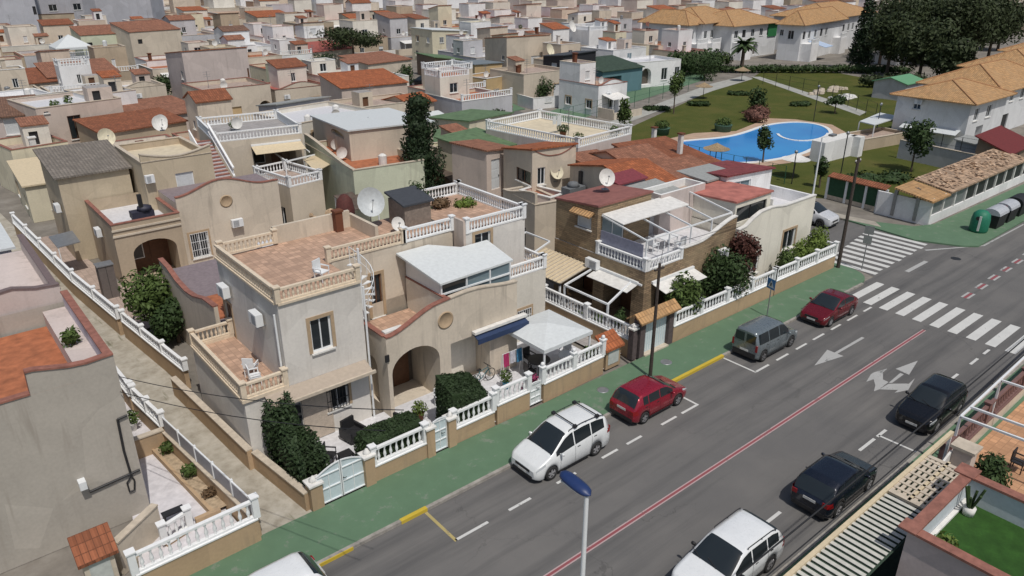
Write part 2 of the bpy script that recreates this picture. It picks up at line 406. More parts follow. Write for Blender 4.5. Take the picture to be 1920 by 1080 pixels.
# ================================================================ VEHICLES
def lerp(tab, x):
    if x <= tab[0][0]: return tab[0][1]
    for (a, va), (b, vb) in zip(tab, tab[1:]):
        if x <= b:
            t = (x-a)/(b-a); return va+(vb-va)*t
    return tab[-1][1]
def slerp_(tab, x):
    # smoothed lookup
    return (lerp(tab, x-.05)+2*lerp(tab, x)+lerp(tab, x+.05))/4
def car(name, label, loc, rz, col, L=4.2, W=1.78, top=None, belt=None, glassx=None, wheels=(.8, 3.4), wr=.33, ws=None, rw=None,
        pillars=(), bars=False, van=False, roofcol=None, cat='car', clad=False, rim=(.5, .5, .52), rearlights='low', plate=True, wheelz=0):
    """x=0 is the nose, x=L the tail; local -x is forwards. top: roof/bonnet line, belt: shoulder line"""
    t = thing(name, label, cat, loc, rz)
    nm = 'paint_%.2f_%.2f_%.2f' % tuple(col); pm = paint(nm, col, .28, .0 if max(col) > .5 else .35)
    NX = 84; xs = [L*i/NX for i in range(NX+1)]
    def plan(x):
        e = .5*W; a = min(x/.55, 1); b = min((L-x)/.4, 1)
        return e*(.78+.22*sqrt(max(0, 1-(1-a)**2)))*(.86+.14*sqrt(max(0, 1-(1-b)**2)))
    def bot(x):
        zb = .2
        if x < .25: zb = .2+.1*(1-x/.25)
        if x > L-.25: zb = .22+.12*(1-(L-x)/.25)
        for xw in wheels:
            d = abs(x-xw); ra = wr+.055
            if d < ra: zb = max(zb, sqrt(ra*ra-d*d)+wr-.02)
        return zb
    def sec(x):
        zt = slerp_(top, x); zb_ = slerp_(belt, x); w = plan(x); b = bot(x)
        zb_ = min(zb_, zt-.02); gh = zt-zb_
        tw = w-.30*max(0, gh-.05)-.03
        tw2 = tw*.80 if gh > .15 else tw*.86
        m = .5*(b+zb_)
        return [(w*.93, b-.0), (w*.985, b+.06 if b < .4 else b+.01), (w, max(m, b+.02)), (w*.985, zb_-.05), (w*.955, zb_), (tw, zt-.055 if gh > .15 else zt-.015), (tw2, zt-.008), (tw2*.5, zt+.008), (0, zt+.012)]
    S = [sec(x) for x in xs]; K = 9
    mb = MB(); vs = []
    for i, x in enumerate(xs):
        for (y, z_) in S[i]: vs.append((x, -y, z_))
        for (y, z_) in S[i][-2::-1]: vs.append((x, y, z_))
    KK = 2*K-1; fs = []
    for i in range(NX):
        for j in range(KK-1): fs.append((i*KK+j, i*KK+j+1, (i+1)*KK+j+1, (i+1)*KK+j))
    fs = [f[::-1] for f in fs]
    mb.add(vs, fs, True)
    mb.add([vs[i] for i in range(KK)], [tuple(range(KK))]); mb.add([vs[NX*KK+i] for i in range(KK)], [tuple(range(KK))[::-1]])
    mb.build('body', pm, t)
    # floor pan
    fl = MB(); fl.box(.15, L-.15, -W*.40, W*.40, .2, .3)
    for xw in wheels: fl.box(xw-.4, xw+.4, -W*.455, W*.455, .3, .62)
    fl.build('underbody', BLK, t)
    def pt(x, k, off=.008, side=-1, f=0.0):
        """point on the section between knot k and k+1"""
        s_ = sec(x); y = s_[k][0]*(1-f)+s_[k+1][0]*f; z_ = s_[k][1]*(1-f)+s_[k+1][1]*f
        dy = s_[k+1][0]-s_[k][0]; dz = s_[k+1][1]-s_[k][1]; l = sqrt(dy*dy+dz*dz) or 1
        y += off*dz/l; z_ += off*-dy/l*1.0
        return (x, side*y, z_)
    # side windows
    x0, x1 = glassx; cuts = [x0]+list(pillars)+[x1]
    for side in (-1, 1):
        for a, b in zip(cuts, cuts[1:]):
            g = MB(); n = 14; pa = a+.03; pb = b-.03
            lo = [pt(pa+(pb-pa)*i/n, 4, .008, side, .08) for i in range(n+1)]; hi = [pt(pa+(pb-pa)*i/n, 4, .008, side, .90) for i in range(n+1)]
            # keep only where there is height
            q = [i for i in range(n+1) if hi[i][2]-lo[i][2] > .05]
            if len(q) < 2: continue
            v = [lo[i] for i in q]+[hi[i] for i in q]; m_ = len(q)
            g.add(v, [(i, i+1, m_+i+1, m_+i) if side < 0 else (m_+i, m_+i+1, i+1, i) for i in range(m_-1)], True)
            g.build('side_window', GLS, t)
    def screen(nm_, xa, xb):
        g = MB(); n = 10; rows = []
        for i in range(n+1):
            x = xa+(xb-xa)*i/n; s_ = sec(x)
            hw = s_[5][0]*.94; zt = s_[7][1]; ze = s_[5][1]
            e = (1 if xa < L/2 else -1)*.014
            rows.append([(x-e, y*hw, (zt if abs(y) < .62 else (s_[6][1] if abs(y) < .9 else ze))+.012) for y in (-.98, -.85, -.5, 0, .5, .85, .98)])
        v = [p for r_ in rows for p in r_]
        g.add(v, [(i*7+j, i*7+j+1, (i+1)*7+j+1, (i+1)*7+j) for i in range(n) for j in range(6)], True)
        for i_, f_ in enumerate(g.f): g.f[i_] = f_[::-1]
        g.build(nm_, GLS, t)
    screen('windshield', *ws)
    if rw: screen('rear_window', *rw)
    elif van:
        for s_ in (-1, 1):
            g = MB(); g.box(L-.055, L+.012, s_*.07, s_*.62, 1.12, 1.62); g.build('rear_window', GLS, t)
    # wheels
    for xw in wheels:
        for s_ in (-1, 1):
            yo = s_*(W*.5-.02)
            w_ = MB(); w_.lathe([(wr*.62, -.01), (wr*.66, -.03), (wr*.93, -.03), (wr, .02), (wr, .16), (wr*.9, .2), (wr*.3, .2)], (xw, 0, wr), 24, 'y')
            if s_ > 0: w_.v = [(a, yo-b, c) for a, b, c in w_.v]; w_.f = [f[::-1] for f in w_.f]
            else: w_.v = [(a, yo+b, c) for a, b, c in w_.v]
            tyre = w_.build('wheel', RUB, t)
            r_ = MB(); ym = yo-s_*.0
            for k in range(5):
                a = 2*pi*k/5+.3; r_.bar((xw+.03*cos(a), ym, wr+.03*sin(a)), (xw+wr*.6*cos(a), ym, wr+wr*.6*sin(a)), .035, .075)
            r_.lathe([(wr*.56, 0), (wr*.63, -.012*1), (wr*.65, .01)], (xw, ym, wr), 24, 'y'); r_.lathe([(0, -.02), (.06, -.015), (.07, .02)], (xw, ym, wr), 10, 'y')
            r_.build('rim', plain('rim_%.2f' % rim[0], rim, .35, .7), tyre)
            d_ = MB(); d_.lathe([(0, 0), (wr*.6, 0)], (xw, ym-s_*.06, wr), 20, 'y'); d_.build('brake_disc', DARKM, tyre)
    # lamps
    LAMP = glass('lamp_glass', (.55, .58, .6), .08); TAIL = glass('tail_glass', (.25, .01, .012), .15)
    for s_ in (-1, 1):
        h = MB(); xs_ = [.07, .16, .26, .38, .5]
        lo = [pt(x, 3, .012, s_, .25)for x in xs_]; zt = slerp_(top, .3)
        hi = [pt(x, 4, .012, s_, .9) for x in xs_]; v = lo+hi
        lo2 = [(a, b, c-.07) for a, b, c in lo]; v = lo2+hi
        h.add(v, [(i, i+1, 5+i+1, 5+i) for i in range(4)], True); h.build('headlight', LAMP, t)
        tl = MB(); xs_ = [L-.3, L-.2, L-.1, L+.004]
        if van:
            tl.box(L-.06, L+.015, s_*(W*.5-.2), s_*(W*.5-.085), .72, 1.1)
        else:
            zz = slerp_(belt, L-.3)
            v = [(x+.012, s_*(plan(x)*.985+.012), zz-.28) for x in xs_]+[(x+.012, s_*(plan(x)*.965+.012), zz-.06) for x in xs_]
            tl.add(v, [(i, i+1, 5+i, 4+i) for i in range(3)], True)
            tl.box(L-.02, L+.018, s_*(plan(L)*.72), s_*(plan(L)+.006), zz-.27, zz-.08)
        tl.build('tail_light', TAIL, t)
        mr = MB(); xm = ws[0]+.42; zm = slerp_(belt, xm)+.1
        mr.lathe([(0, -.09), (.07, -.07), (.095, 0), (.07, .07), (0, .09)], (0, 0, 0), 10, 'y')
        mr.v = [(xm+a*.7, s_*(plan(xm)+.11)+b, zm+c*.8) for a, b, c in mr.v]; mr.bar((xm, s_*plan(xm)*.93, zm-.05), (xm, s_*(plan(xm)+.06), zm-.03), .05)
        mr.build('mirror', pm if not clad else BLK, t)
    gr = MB(); pw = plan(0)
    gr.box(-.018, .02, -pw*.62, pw*.62, .52, .64); gr.box(-.022, .02, -pw*.85, pw*.85, .24, .38)
    gr.build('grille', BLK, t)
    PL = plain('plate_white', (.6, .6, .58), .5)
    if plate:
        p = MB(); p.box(-.034, -.02, -.26, .26, .40, .51); p.build('number_plate', PL, t)
        p = MB(); zz = .78 if not van else .62; p.box(L+.004, L+.02, -.26, .26, zz-.05, zz+.06); p.build('number_plate', PL, t)
    bp = MB(); pw = plan(L); bp.box(L-.03, L+.022, -pw*.94, pw*.94, .26, .44 if not van else .56); bp.build('rear_bumper', BLK, t)
    for s_ in (-1, 1):
        bp = MB(); n = 16; xa, xb = wheels[0]+wr+.07, wheels[1]-wr-.07
        v = []
        for i in range(n+1):
            x = xa+(xb-xa)*i/n; v.append((x, s_*(plan(x)*.985+.012), .2)); 
        for i in range(n+1):
            x = xa+(xb-xa)*i/n; v.append((x, s_*(plan(x)*.997+.012), .3 if not clad else .42))
        bp.add(v, [(i, i+1, n+2+i, n+1+i) for i in range(n)]); bp.build('trim', BLK, t)
    # door seams
    for s_ in (-1, 1):
        sm = MB(); k_ = 0
        for px_ in list(pillars)+[x0+.25]:
            if wheels[0]+.3 < px_ < wheels[1]+.1:
                v = [pt(px_+dx, k, .004, s_) for k in (1, 2, 3, 4) for dx in (-.006, .006)]
                seam = MB(); seam.add(v, [(2*i, 2*i+1, 2*i+3, 2*i+2) for i in range(3)]); seam.build('door_seam', BLK, t)
        for px_ in list(pillars):
            q = pt(px_+.2, 3, .012, s_, .2); hd = MB(); hd.box(q[0]-.08, q[0]+.08, q[1]-.012, q[1]+.012, q[2]-.06, q[2]-.03); hd.build('door_handle', BLK, t)
    if bars:
        for s_ in (-1, 1):
            b_ = MB(); pts_ = []
            for i in range(9):
                x = bars[0]+(bars[1]-bars[0])*i/8; s__ = sec(x); pts_.append((x, s_*s__[5][0]*.97, s__[6][1]+.05))
            b_.tube(pts_, .018)
            for i in (0, 4, 8): b_.cyl((pts_[i][0], pts_[i][1], pts_[i][2]-.07), pts_[i], .015, 6)
            b_.build('roof_rail', DARKM, t)
        if len(bars) > 2:
            for xb in bars[2:]:
                s__ = sec(xb); c_ = MB(); y_ = s__[5][0]+.04; c_.bar((xb, -y_, s__[6][1]+.11), (xb, y_, s__[6][1]+.11), .05, .03)
                for s_ in (-1, 1): c_.box(xb-.08, xb+.08, s_*(y_-.12), s_*(y_+.02), s__[6][1]+.02, s__[6][1]+.13)
                c_.build('roof_bar', BLK, t)
    if roofcol:
        g = MB(); n = 12; xa, xb = ws[1]+.02, (rw[0] if rw else L-.1)-.02; rows = []
        for i in range(n+1):
            x = xa+(xb-xa)*i/n; s_ = sec(x)
            rows.append([(x, y, z_+.01) for y, z_ in ((-s_[5][0], s_[5][1]), (-s_[6][0], s_[6][1]), (0, s_[8][1]), (s_[6][0], s_[6][1]), (s_[5][0], s_[5][1]))])
        g.add([p for r_ in rows for p in r_], [(i*5+j, (i+1)*5+j, (i+1)*5+j+1, i*5+j+1) for i in range(n) for j in range(4)], True)
        g.build('roof', roofcol, t)
    wp = MB()
    for k_ in (-.25, .4): wp.bar((ws[0]-.02, k_, slerp_(top, ws[0])+.03), (ws[0]+.14, k_+.45, slerp_(top, ws[0]+.14)+.03), .02)
    wp.build('wiper', BLK, t)
    return t
# profiles -------------------------------------------------------
MPV = dict(L=4.42, W=1.84, top=[(0, .64), (.12, .82), (.8, 1.1), (.95, 1.18), (1.7, 1.70), (2.05, 1.82), (2.8, 1.86), (3.6, 1.83), (4.1, 1.74), (4.36, 1.25), (4.42, .85)],
    belt=[(0, .6), (.15, .75), (.8, .98), (1.5, 1.02), (4.1, 1.22), (4.42, .8)], glassx=(1.1, 4.0), pillars=(2.2, 3.2), wheels=(.85, 3.5), ws=(.92, 1.84), rw=(4.12, 4.34))
HATCH = dict(L=3.98, W=1.70, top=[(0, .6), (.12, .75), (.85, .98), (1.0, 1.04), (1.65, 1.44), (2.0, 1.5), (3.3, 1.49), (3.6, 1.38), (3.88, .98), (3.98, .8)],
    belt=[(0, .58), (.15, .7), (.9, .88), (1.5, .92), (3.6, .98), (3.98, .78)], glassx=(1.2, 3.35), pillars=(2.15, 2.95), wheels=(.78, 3.23), ws=(.96, 1.76), rw=(3.45, 3.86), wr=.31)
SUV = dict(L=4.45, W=1.86, top=[(0, .66), (.12, .86), (1.0, 1.1), (1.15, 1.16), (1.85, 1.6), (2.2, 1.68), (3.6, 1.66), (4.0, 1.56), (4.32, 1.1), (4.45, .85)],
    belt=[(0, .64), (.15, .8), (1, .98), (1.6, 1.04), (4.0, 1.14), (4.45, .82)], glassx=(1.35, 3.95), pillars=(2.35, 3.25), wheels=(.85, 3.53), ws=(1.1, 1.98), rw=(3.85, 4.3), wr=.35)
VAN = dict(L=4.14, W=1.74, top=[(0, .62), (.12, .8), (.85, 1.02), (1.0, 1.1), (1.55, 1.68), (1.8, 1.78), (4.0, 1.80), (4.1, 1.77), (4.14, 1.7)],
    belt=[(0, .6), (.15, .75), (.9, .95), (1.4, 1.0), (4.14, 1.08)], glassx=(1.15, 4.0), pillars=(2.05, 3.05), wheels=(.8, 3.49), ws=(.95, 1.62), van=True)
LOWCAR = dict(HATCH); LOWCAR.update(L=4.0, W=1.74, top=[(0, .55), (.12, .68), (1.0, .93), (1.15, .98), (1.9, 1.38), (2.2, 1.43), (2.9, 1.41), (3.5, 1.2), (3.85, .98), (4.0, .75)], rw=(2.98, 3.75), glassx=(1.35, 3.35), pillars=(2.3,), ws=(1.05, 1.98))
def scaled(P, k, kz):
    q = dict(P); f = lambda tab: [(a*k, b*(kz if b > .9 else 1)) for a, b in tab]
    q.update(L=P['L']*k, top=f(P['top']), belt=f(P['belt']), wheels=tuple(a*k for a in P['wheels']), glassx=tuple(a*k for a in P['glassx']), pillars=tuple(a*k for a in P['pillars']), ws=tuple(a*k for a in P['ws']))
    if P.get('rw'): q['rw'] = tuple(a*k for a in P['rw'])
    return q
PI = pi
# placed by their wheels on the road
car('parked_car', 'white people carrier with two black roof bars parked by the green pavement', (16.75, 19.42, 0), 0, (.72, .74, .74), bars=(2.0, 4.0, 2.35, 3.65), **MPV)
def rev(L, x, y): return (x+L, y, 0)
car('parked_car', 'bright red hatchback seen from behind, next to the wooden pole', (23.02+3.98, 19.62, 0), pi, (.30, .012, .03), rim=(.45, .45, .47), **HATCH)
car('parked_van', 'grey family van with two rear door windows beside the kerb', (32.62+4.14, 19.45, 0), pi, (.17, .20, .215), cat='van', rim=(.3, .3, .31), **VAN)
car('parked_car', 'dark red car facing us at the end of the parking bays, before the zebra crossing', (39.25, 19.3, 0), 0, (.16, .006, .012), **LOWCAR)
car('parked_car', 'shiny black car facing us, beside the far green kerb on the right', (32.7, 10.5, 0), 0, (.008, .008, .01), **scaled(dict(SUV, W=1.72), .92, .95))
car('parked_car', 'dark blue hatchback seen from behind with one red tail light showing', (23.8+4.1, 10.5, 0), pi, (.010, .014, .026), **scaled(dict(SUV, L=4.45, W=1.72, top=[(0, .62), (.12, .8), (1.0, 1.02), (1.15, 1.08), (1.9, 1.5), (2.2, 1.57), (3.5, 1.54), (3.85, 1.42), (4.25, 1.0), (4.45, .8)]), .92, .97))
car('parked_car', 'white off-roader with black windscreen at the bottom edge of the photo', (16.55, 10.65, 0), 0, (.74, .76, .77), bars=(2.2, 3.8), clad=True, **dict(SUV, W=1.82))
car('parked_car', 'white car cut off by the bottom edge beside the white balustrade', (3.55, 19.3, 0), 0, (.74, .76, .77), **HATCH)
car('parked_car', 'silver off-roader with black roof and black wheel arches in the side street', (57.15, 27.55, 0), radians(93), (.55, .56, .58), roofcol=BLK, clad=True, rim=(.1, .1, .1), **dict(SUV, L=4.3))
# ================================================================ BUILDING KIT
CREAM = plaster('cream_render', (.61, .535, .435)); TAN = plaster('tan_render', (.47, .385, .285)); PALE = plaster('pale_render', (.72, .68, .60), .35)
PINK = plaster('pink_render', (.60, .505, .44)); GREYR = plaster('grey_render', (0.511, 0.511, 0.531)); WHT = plaster('white_wall', (0.8, 0.8, 0.8), .3)
YELR = plaster('yellow_render', (0.69, 0.635, 0.483)); OCH = plaster('ochre_render', (0.552, 0.4, 0.221), .4); ROSE = plaster('rose_render', (.58, .505, .475)); LILAC = plaster('lilac_render', (0.58, 0.538, 0.607), .2)
LIMEG = plaster('greenish_render', (0.58, 0.607, 0.469)); BRN = plaster('brown_render', (0.276, 0.207, 0.152), .3); ORG = plaster('orange_render', (0.69, 0.345, 0.152), .3)
STAINED = plaster('stained_cream', (.63, .555, .455), .75, (.12, .10, .085))
DADO = plaster('ochre_dado', (0.469, 0.338, 0.214), .6)
TERRA = tiles('terracotta_tiles', (.30, .105, .05)); TORG = tiles('orange_tiles', (.42, .13, .05)); TSAND = tiles('sand_tiles', (.50, .29, .13), c2=(.42, .27, .14)); TBRN = tiles('brown_tiles', (.22, .12, .08)); TGREY = tiles('weathered_tiles', (.24, .21, .18), var=.2)
TMIX = tiles('mixed_tiles', (.34, .15, .09)); TRED = tiles('wine_tiles', (.26, .055, .06), c2=(.2, .06, .06))
FTERR = pavers('terracotta_floor', (.50, .33, .235), .3, .35, c2=(.33, .22, .16)); FORG = plain('orange_floor', (.37, .13, .06), .8, var=.3, scale=2.5); FGREY = pavers('grey_floor', (.36, .34, .33), .4, .2); FWHT = plain('white_floor', (.62, .62, .64), .6, var=.12, scale=5)
FPINK = pavers('pink_floor', (.44, .345, .29), .35, .2); FRED = plain('red_floor', (.36, .10, .08), .75, var=.22, scale=2); FCREAM = plain('cream_floor', (.60, .52, .38), .8, var=.12, scale=2)
CAPR = plain('red_coping', (.27, .115, .085), .8, var=.25, scale=4); CAPW = plain('white_coping', (.68, .67, .64), .8, var=.12, scale=4); CAPC = plain('cream_coping', (.52, .45, .36), .8, var=.15, scale=4)
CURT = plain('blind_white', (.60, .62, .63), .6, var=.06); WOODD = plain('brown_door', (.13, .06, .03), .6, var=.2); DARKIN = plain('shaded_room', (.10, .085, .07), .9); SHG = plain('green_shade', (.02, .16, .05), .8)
ROOFW = plain('white_roof_sheet', (.60, .63, .635), .6, var=.07); ROOFG = plain('grey_roof_sheet', (.30, .31, .30), .7, var=.15); ROOFGR = plain('green_roof_sheet', (.105, .17, .085), .8, var=.25, scale=2); ROOFDG = plain('dark_green_sheet', (.035, .06, .04), .8, var=.3, scale=2)
ROOFBR = plain('brown_roof_sheet', (.10, .075, .06), .85, var=.3, scale=2); SURR = plain('ochre_surround', (.42, .31, .20), .85, var=.1)
CREAMAW = plain('cream_awning', (.60, .50, .34), .85, var=.1); BLUEAW = plain('navy_awning', (.02, .04, .10), .8); WINE = plain('wine_awning', (.14, .02, .02), .8, var=.2)
CUR = [None]
class House:
    def __init__(s, label, loc, cat='house', name='house', group=None):
        s.o = Vector((loc[0], loc[1], 0)); s.root = thing(name, label, cat, s.o, 0, group); CUR[0] = s
    def put(s, mb, name, mat, parent=None, label=None):
        mb.v = [(x-s.o.x, y-s.o.y, z) for x, y, z in mb.v]
        return mb.build(name, mat, parent or s.root, label=label)
class Blk:
    """a rectangular mass; u runs along the front from the near corner, v runs back"""
    def __init__(s, N, w, d, z0, z1, ang=0):
        s.N = Vector((N[0], N[1], 0)); s.w = w; s.d = d; s.z0 = z0; s.z1 = z1
        s.ex = Vector((cos(ang), sin(ang), 0)); s.ey = Vector((-sin(ang), cos(ang), 0))
    @staticmethod
    def rect(x0, x1, y0, y1, z0, z1): return Blk((x0, y0), x1-x0, y1-y0, z0, z1)
    @staticmethod
    def px(N, Rr, L, z, z0=0, wd=None, align=False):
        n, r, l = G(*N, z), G(*Rr, z), G(*L, z)
        a = (r-n); b = (l-n); ang = atan2(a.y, a.x); ang2 = atan2(-b.x, b.y)
        ang = 0 if align else (ang*a.length+ang2*b.length)/(a.length+b.length)
        ang = max(-.25, min(.25, ang))
        k = Blk(n, a.length, b.length, z0, z, ang); return k
    def P(s, u, v, z): q = s.N+s.ex*u+s.ey*v; return Vector((q.x, q.y, z))
    def F(s, px, py):      # picture point -> (u, z) on the front
        d = ray(px, py); n = s.ey; t = (s.N-O).dot(n)/d.dot(n); p = O+d*t; return (p-s.N).dot(s.ex), p.z
    def Lf(s, px, py):
        d = ray(px, py); n = s.ex; t = (s.N-O).dot(n)/d.dot(n); p = O+d*t; return (p-s.N).dot(s.ey), p.z
    def box(s, mb, u0, u1, v0, v1, z0, z1):
        c = [s.P(u, v, z) for z in (z0, z1) for u, v in ((u0, v0), (u1, v0), (u1, v1), (u0, v1))]
        return mb.add(c, [(3,2,1,0),(4,5,6,7),(0,1,5,4),(1,2,6,5),(2,3,7,6),(3,0,4,7)])
    def T(s, face):
        """maps (a, z, depth) on a face to world"""
        if face == 'F': return lambda a, z, dp=0: s.P(a, dp, z)
        return lambda a, z, dp=0: s.P(dp, a, z)
    def walls(s, mat, holes=(), h=None, name='wall', back=True, label=None, zt=None):
        h = h or CUR[0]; mb = MB(); zt = zt or s.z1
        todo = []
        for face, W in (('F', s.w), ('L', s.d)):
            T = s.T(face); H = []
            for hh in holes:
                if hh[0] != face: continue
                _, a, b, typ = hh[0], hh[1], hh[2], hh[3]; opt = hh[4] if len(hh) > 4 else {}
                if len(a) == 2 and isinstance(opt, dict) and not opt.get('uv'):
                    f = s.F if face == 'F' else s.Lf
                    p, q = f(*a), f(*b); u0, u1 = sorted((p[0], q[0])); z0, z1 = sorted((p[1], q[1]))
                else: u0, u1, z0, z1 = a[0], b[0], a[1], b[1]
                u0 = max(.12, u0); u1 = min(W-.12, u1); z0 = max(s.z0+.02, z0); z1 = min(zt-.1, z1)
                if u1-u0 < .15 or z1-z0 < .15: continue
                H.append((u0, u1, z0, z1, typ, opt))
            us = sorted({0, W}|{x for q in H for x in q[:2]}); zs = sorted({s.z0, zt}|{x for q in H for x in q[2:4]})
            for i in range(len(us)-1):
                j = 0
                while j < len(zs)-1:
                    def solid(jj): 
                        cu, cz = (us[i]+us[i+1])/2, (zs[jj]+zs[jj+1])/2
                        return not any(q[0] < cu < q[1] and q[2] < cz < q[3] for q in H)
                    if solid(j):
                        k = j
                        while k+1 < len(zs)-1 and solid(k+1): k += 1
                        mb.quad(T(us[i], zs[j]), T(us[i+1], zs[j]), T(us[i+1], zs[k+1]), T(us[i], zs[k+1])); j = k+1
                    else: j += 1
            for q in H:
                u0, u1, z0, z1, typ, opt = q; dp = opt.get('depth', {'open': 1.6, 'arch': 1.8}.get(typ, .14))
                dp = min(dp, (s.d if face == 'F' else s.w)-.3)
                if typ == 'arch':
                    r = min(opt.get('rise', (u1-u0)/2), z1-z0-.2); n = 12; c = (u0+u1)/2; hw = (u1-u0)/2
                    A = [(c-hw*cos(pi*i/n), z1-r+r*sin(pi*i/n)) for i in range(n+1)]
                    for (a0, b0), (a1, b1) in zip(A, A[1:]):
                        mb.quad(T(a0, b0), T(a1, b1), T(a1, z1), T(a0, z1)); mb.quad(T(a0, b0), T(a1, b1), T(a1, b1, dp), T(a0, b0, dp))
                    mb.quad(T(u0, z0), T(u0, z1-r), T(u0, z1-r, dp), T(u0, z0, dp)); mb.quad(T(u1, z0), T(u1, z1-r), T(u1, z1-r, dp), T(u1, z0, dp))
                    mb.quad(T(u0, z0), T(u1, z0), T(u1, z0, dp), T(u0, z0, dp))
                else:
                    mb.quad(T(u0, z0), T(u0, z1), T(u0, z1, dp), T(u0, z0, dp)); mb.quad(T(u1, z0), T(u1, z1), T(u1, z1, dp), T(u1, z0, dp))
                    mb.quad(T(u0, z1), T(u1, z1), T(u1, z1, dp), T(u0, z1, dp)); mb.quad(T(u0, z0), T(u1, z0), T(u1, z0, dp), T(u0, z0, dp))
                todo.append((T, u0, u1, z0, z1, typ, opt, dp))
        if back:
            for a, b, c, d in (((s.w, 0), (s.w, s.d), 0, 0), ((s.w, s.d), (0, s.d), 0, 0)):
                mb.quad(s.P(*a, s.z0), s.P(*b, s.z0), s.P(*b, zt), s.P(*a, zt))
        wl = h.put(mb, name, mat, label=label)
        for t in todo: s._fill(h, *t)
        return wl
    def _fill(s, h, T, u0, u1, z0, z1, typ, opt, dp):
        def bx(mb, a0, a1, b0, b1, d0, d1):
            c = [T(a, b, d) for d in (d0, d1) for a, b in ((a0, b0), (a1, b0), (a1, b1), (a0, b1))]
            mb.add(c, [(3,2,1,0),(4,5,6,7),(0,1,5,4),(1,2,6,5),(2,3,7,6),(3,0,4,7)])
        w = u1-u0; hgt_ = z1-z0
        if typ in ('win', 'grille', 'shut', 'half'):
            fr = MB(); t = min(.07, w*.12)
            bx(fr, u0, u0+t, z0, z1, dp-.06, dp-.01); bx(fr, u1-t, u1, z0, z1, dp-.06, dp-.01)
            bx(fr, u0+t, u1-t, z1-t, z1, dp-.06, dp-.01); bx(fr, u0+t, u1-t, z0, z0+t, dp-.06, dp-.01)
            if typ != 'shut': bx(fr, (u0+u1)/2-t*.4, (u0+u1)/2+t*.4, z0+t, z1-t, dp-.055, dp-.012)
            win = h.put(fr, 'window', opt.get('frame', METW))
            g = MB(); g.quad(T(u0+.01, z0+.01, dp-.015), T(u1-.01, z0+.01, dp-.015), T(u1-.01, z1-.01, dp-.015), T(u0+.01, z1-.01, dp-.015))
            if typ == 'shut':
                k = MB(); n = max(3, int(hgt_/.09)); 
                for i in range(n): bx(k, u0+t, u1-t, z0+hgt_*i/n, z0+hgt_*(i+.93)/n, dp-.045, dp-.02)
                h.put(k, 'blind', opt.get('mat', CURT), win)
            else: h.put(g, 'pane', opt.get('mat', GLS), win)
            if typ == 'half':
                k = MB(); bx(k, u0+t, u1-t, z0+hgt_*.45, z1-t, dp-.05, dp-.02); h.put(k, 'blind', CURT, win)
            if typ == 'grille' or opt.get('bars'):
                k = MB(); n = max(3, int(w/.14))
                for i in range(n+1): bx(k, u0+w*i/n-.012, u0+w*i/n+.012, z0, z1, -.06, -.036)
                for i in range(4): bx(k, u0, u1, z0+hgt_*i/3-.014, z0+hgt_*i/3+.014, -.075, -.0601)
                h.put(k, 'grille', opt.get('barmat', METW), win)
            if opt.get('sill', 1):
                k = MB(); bx(k, u0-.08, u1+.08, z0-.08, z0-.004, -.1, -.002); h.put(k, 'sill', CAPW, win)
            if opt.get('surr'):
                k = MB(); q = .16
                bx(k, u0-q, u0-.002, z0, z1+q, -.03, -.002); bx(k, u1+.002, u1+q, z0, z1+q, -.03, -.002); bx(k, u0-.002, u1+.002, z1+.002, z1+q, -.03, -.002)
                h.put(k, 'surround', opt['surr'], win)
            if opt.get('hood'):
                k = MB(); a, b = T(u0-.25, z1+.12, -.45), T(u1+.25, z1+.12, -.45); c, d = T(u1+.25, z1+.35, -.01), T(u0-.25, z1+.35, -.01)
                k.slope([a, b, c, d], .08); h.put(k, 'hood', opt['hood'], win)
        elif typ == 'door':
            k = MB(); bx(k, u0+.02, u1-.02, z0, z1-.02, dp-.05, dp-.01); d_ = h.put(k, 'door', opt.get('mat', METW))
            k = MB(); bx(k, u1-.14, u1-.08, z0+.95, z0+1.1, dp-.1, dp-.051); h.put(k, 'handle', DARKM, d_)
            k = MB()
            for i in range(2):
                for j in range(3): 
                    a = u0+w*(.1+.43*i); b = z0+hgt_*(.06+.31*j); bx(k, a, a+w*.37, b, b+hgt_*.25, dp-.062, dp-.0501)
            h.put(k, 'panel', opt.get('mat', METW), d_)
            if opt.get('surr'):
                k = MB(); q = .14
                bx(k, u0-q, u0-.002, z0, z1+q, -.03, -.002); bx(k, u1+.002, u1+q, z0, z1+q, -.03, -.002); bx(k, u0-.002, u1+.002, z1+.002, z1+q, -.03, -.002)
                h.put(k, 'surround', opt['surr'], d_)
        elif typ in ('open', 'arch'):
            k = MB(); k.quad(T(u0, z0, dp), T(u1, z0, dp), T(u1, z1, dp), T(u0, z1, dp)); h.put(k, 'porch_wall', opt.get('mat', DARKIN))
            if w > 1.6 and not opt.get('plain'):
                k = MB(); a = u0+w*.55; bx(k, a, a+.95, z0+.01, min(z0+2.1, z1-.1), dp-.06, dp-.005); h.put(k, 'door', opt.get('door', WOODD))
                k = MB(); a = u0+w*.12; bx(k, a, a+w*.28, z0+1, min(z0+2.1, z1-.1), dp-.05, dp-.005); h.put(k, 'window', METW)
                k = MB(); bx(k, a+.06, a+w*.28-.06, z0+1.06, min(z0+2.04, z1-.16), dp-.06, dp-.0501); h.put(k, 'pane', GLS)
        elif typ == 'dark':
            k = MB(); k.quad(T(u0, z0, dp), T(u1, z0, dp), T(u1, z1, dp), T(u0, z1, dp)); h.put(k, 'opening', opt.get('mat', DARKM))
    def deck(s, mat, z, h=None, ins=0, name='roof_terrace'):
        h = h or CUR[0]; mb = MB(); mb.quad(s.P(ins, ins, z), s.P(s.w-ins, ins, z), s.P(s.w-ins, s.d-ins, z), s.P(ins, s.d-ins, z)); return h.put(mb, name, mat)
